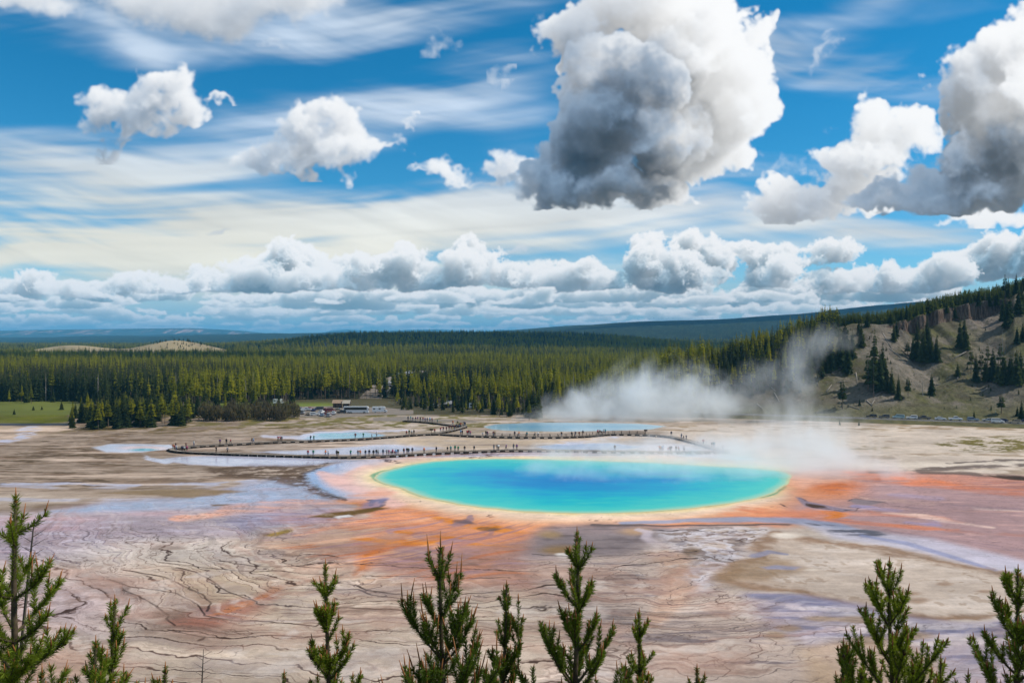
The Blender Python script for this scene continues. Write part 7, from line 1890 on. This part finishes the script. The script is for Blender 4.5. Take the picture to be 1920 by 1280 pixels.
# ------------------------------------------------------------------ the air: one box of even, thin haze
def build_haze():
    mb = MB(); x0, x1, y0, y1, z0, z1 = -26000, 26000, -300, 31000, -14, 420
    mb.box(((x0 + x1) / 2, (y0 + y1) / 2, (z0 + z1) / 2), (x1 - x0, y1 - y0, z1 - z0))
    o = add('haze', mb.mesh('haze', [])); o['kind'] = 'stuff'
    m = bpy.data.materials.new('haze_air'); m.use_nodes = True; m.node_tree.nodes.clear(); N = NT(m.node_tree)
    out = N.new('ShaderNodeOutputMaterial'); v = N.new('ShaderNodeVolumePrincipled')
    v.inputs['Color'].default_value = (0.15, 0.58, 0.95, 1); v.inputs['Density'].default_value = HAZE; v.inputs['Anisotropy'].default_value = 0.0
    N.link(v.outputs[0], out.inputs['Volume']); o.data.materials.append(m)
HAZE = 6.2e-5
build_haze()
# ------------------------------------------------------------------ far tablelands on the horizon
def build_far():
    def ridge(name, D, pts, depth, base, colf, label=None, gul=0.0):
        px = np.arange(pts[0][0], pts[-1][0] + 1, 2.0)
        y = np.interp(px, [p[0] for p in pts], [p[1] for p in pts])
        top = CAM_H + (HOR - y) / F * D
        ts = np.concatenate([np.linspace(0, 1, 36), [1.2, 1.6]])
        rows = []
        for t in ts:
            tt = min(t, 1.0)
            prof = np.where(tt < 0.62, tt / 0.62 * 0.45, 0.45 + (tt - 0.62) / 0.38 * 0.55) if gul else tt ** 0.8
            d = D - depth * (1 - t) + gul * (np.abs(vfbm(px / 34, px * 0, 3, seed=131)) * 2 - 0.6) * (1 - tt) * 1.0
            z = base + (top - base) * prof - (t > 1) * (t - 1) * 20
            x = (px - CX) / F * D * (1 - 0.0 * t)
            rows.append(np.stack([x, d, z], -1))
        V = np.array(rows)
        me = grid_mesh(name, V.reshape(-1, 3), len(ts), len(px))
        X, T = np.meshgrid(px, ts)
        c = np.zeros(X.shape + (3,)); c[:] = (0.022, 0.034, 0.020)
        if gul:
            k = sstep(T, 0.52, 0.62) * (1 - sstep(T, 0.9, 0.97)) * sstep(vfbm(X / 9, T * 3, 4, 0.6, seed=132) + 0.5 * vfbm(X / 60, T, 2, seed=133), 0.0, 0.7)
            c = c * (1 - k[..., None]) + np.array([0.30, 0.19, 0.15]) * k[..., None]
        c *= (1 + 0.5 * vfbm(X / 1.5, T * 22, 3, 0.7, seed=134))[..., None]
        c4 = np.ones((X.size, 4), np.float32); c4[:, :3] = np.clip(c, 0.005, 0.6).reshape(-1, 3)
        a = me.color_attributes.new('cover', 'FLOAT_COLOR', 'POINT'); a.data.foreach_set('color', c4.ravel())
        m = bpy.data.materials.new(name + '_cover'); m.use_nodes = True; N = NT(m.node_tree); N.link(N.attr('cover'), m.node_tree.nodes['Principled BSDF'].inputs['Base Color']); m.node_tree.nodes['Principled BSDF'].inputs['Roughness'].default_value = 0.95
        struct(name, me, m)
    ridge('hills', 13500, [(-320, 622), (0, 620), (60, 618.5), (180, 617), (300, 615.5), (360, 615), (420, 618), (460, 622), (490, 626), (520, 630), (560, 633)], 1500, 0, None, gul=900)
    ridge('far_mountains', 24000, [(560, 632), (600, 625), (620, 620), (650, 617.5), (680, 619.5), (720, 621), (770, 618), (820, 617), (860, 619.5), (900, 622), (940, 617.5), (960, 618.5), (985, 623), (1020, 628), (1080, 632)], 2500, 0, None)
build_far()
# ------------------------------------------------------------------ unseen clouds added overhead, out of the picture, to shade the far forest
def shade_cloud(gx, gy, rx, ry, h, label, seed):
    """a cloud above the ground spot (gx, gy) as the sun sees it"""
    rng = np.random.default_rng(seed)
    t = h / SUN_DIR.z; c = Vector((gx + SUN_DIR.x * t, gy + SUN_DIR.y * t, h))
    bm = bmesh.new(); bmesh.ops.create_icosphere(bm, subdivisions=5, radius=1.0)
    V = np.array([v.co for v in bm.verts])
    n = vfbm(V[:, 0] * 1.6 + V[:, 2] * 0.7, V[:, 1] * 1.6 - V[:, 2] * 0.5, 5, 0.62, seed=seed)
    R = 1 + 0.42 * n
    for v, q, r in zip(bm.verts, V, R):
        v.co = (q[0] * r * rx, q[1] * r * ry, (q[2] * r * 0.9 if q[2] > 0 else q[2] * 0.25) * 140)
    me = bpy.data.meshes.new('shade_cloud'); bm.to_mesh(me); bm.free()
    me.polygons.foreach_set('use_smooth', np.ones(len(me.polygons), bool))
    me.materials.append(CLOUDM); o = add('cloud', me, loc=c); tag(o, label, kind='stuff')  # out of view, added for the shade it throws
CLOUDM = mat('cloud_vapour', (0.85, 0.86, 0.88), 1.0, 0.0)
shade_cloud(760, 2250, 1250, 720, 3300, 'broad unseen cloud added overhead to shade the middle forest', 151)
shade_cloud(-560, 1040, 330, 150, 3000, 'small unseen cloud added overhead to shade the forest at the left', 152)
shade_cloud(2300, 5200, 1900, 700, 3300, 'long unseen cloud added overhead to shade the far right slopes', 153)
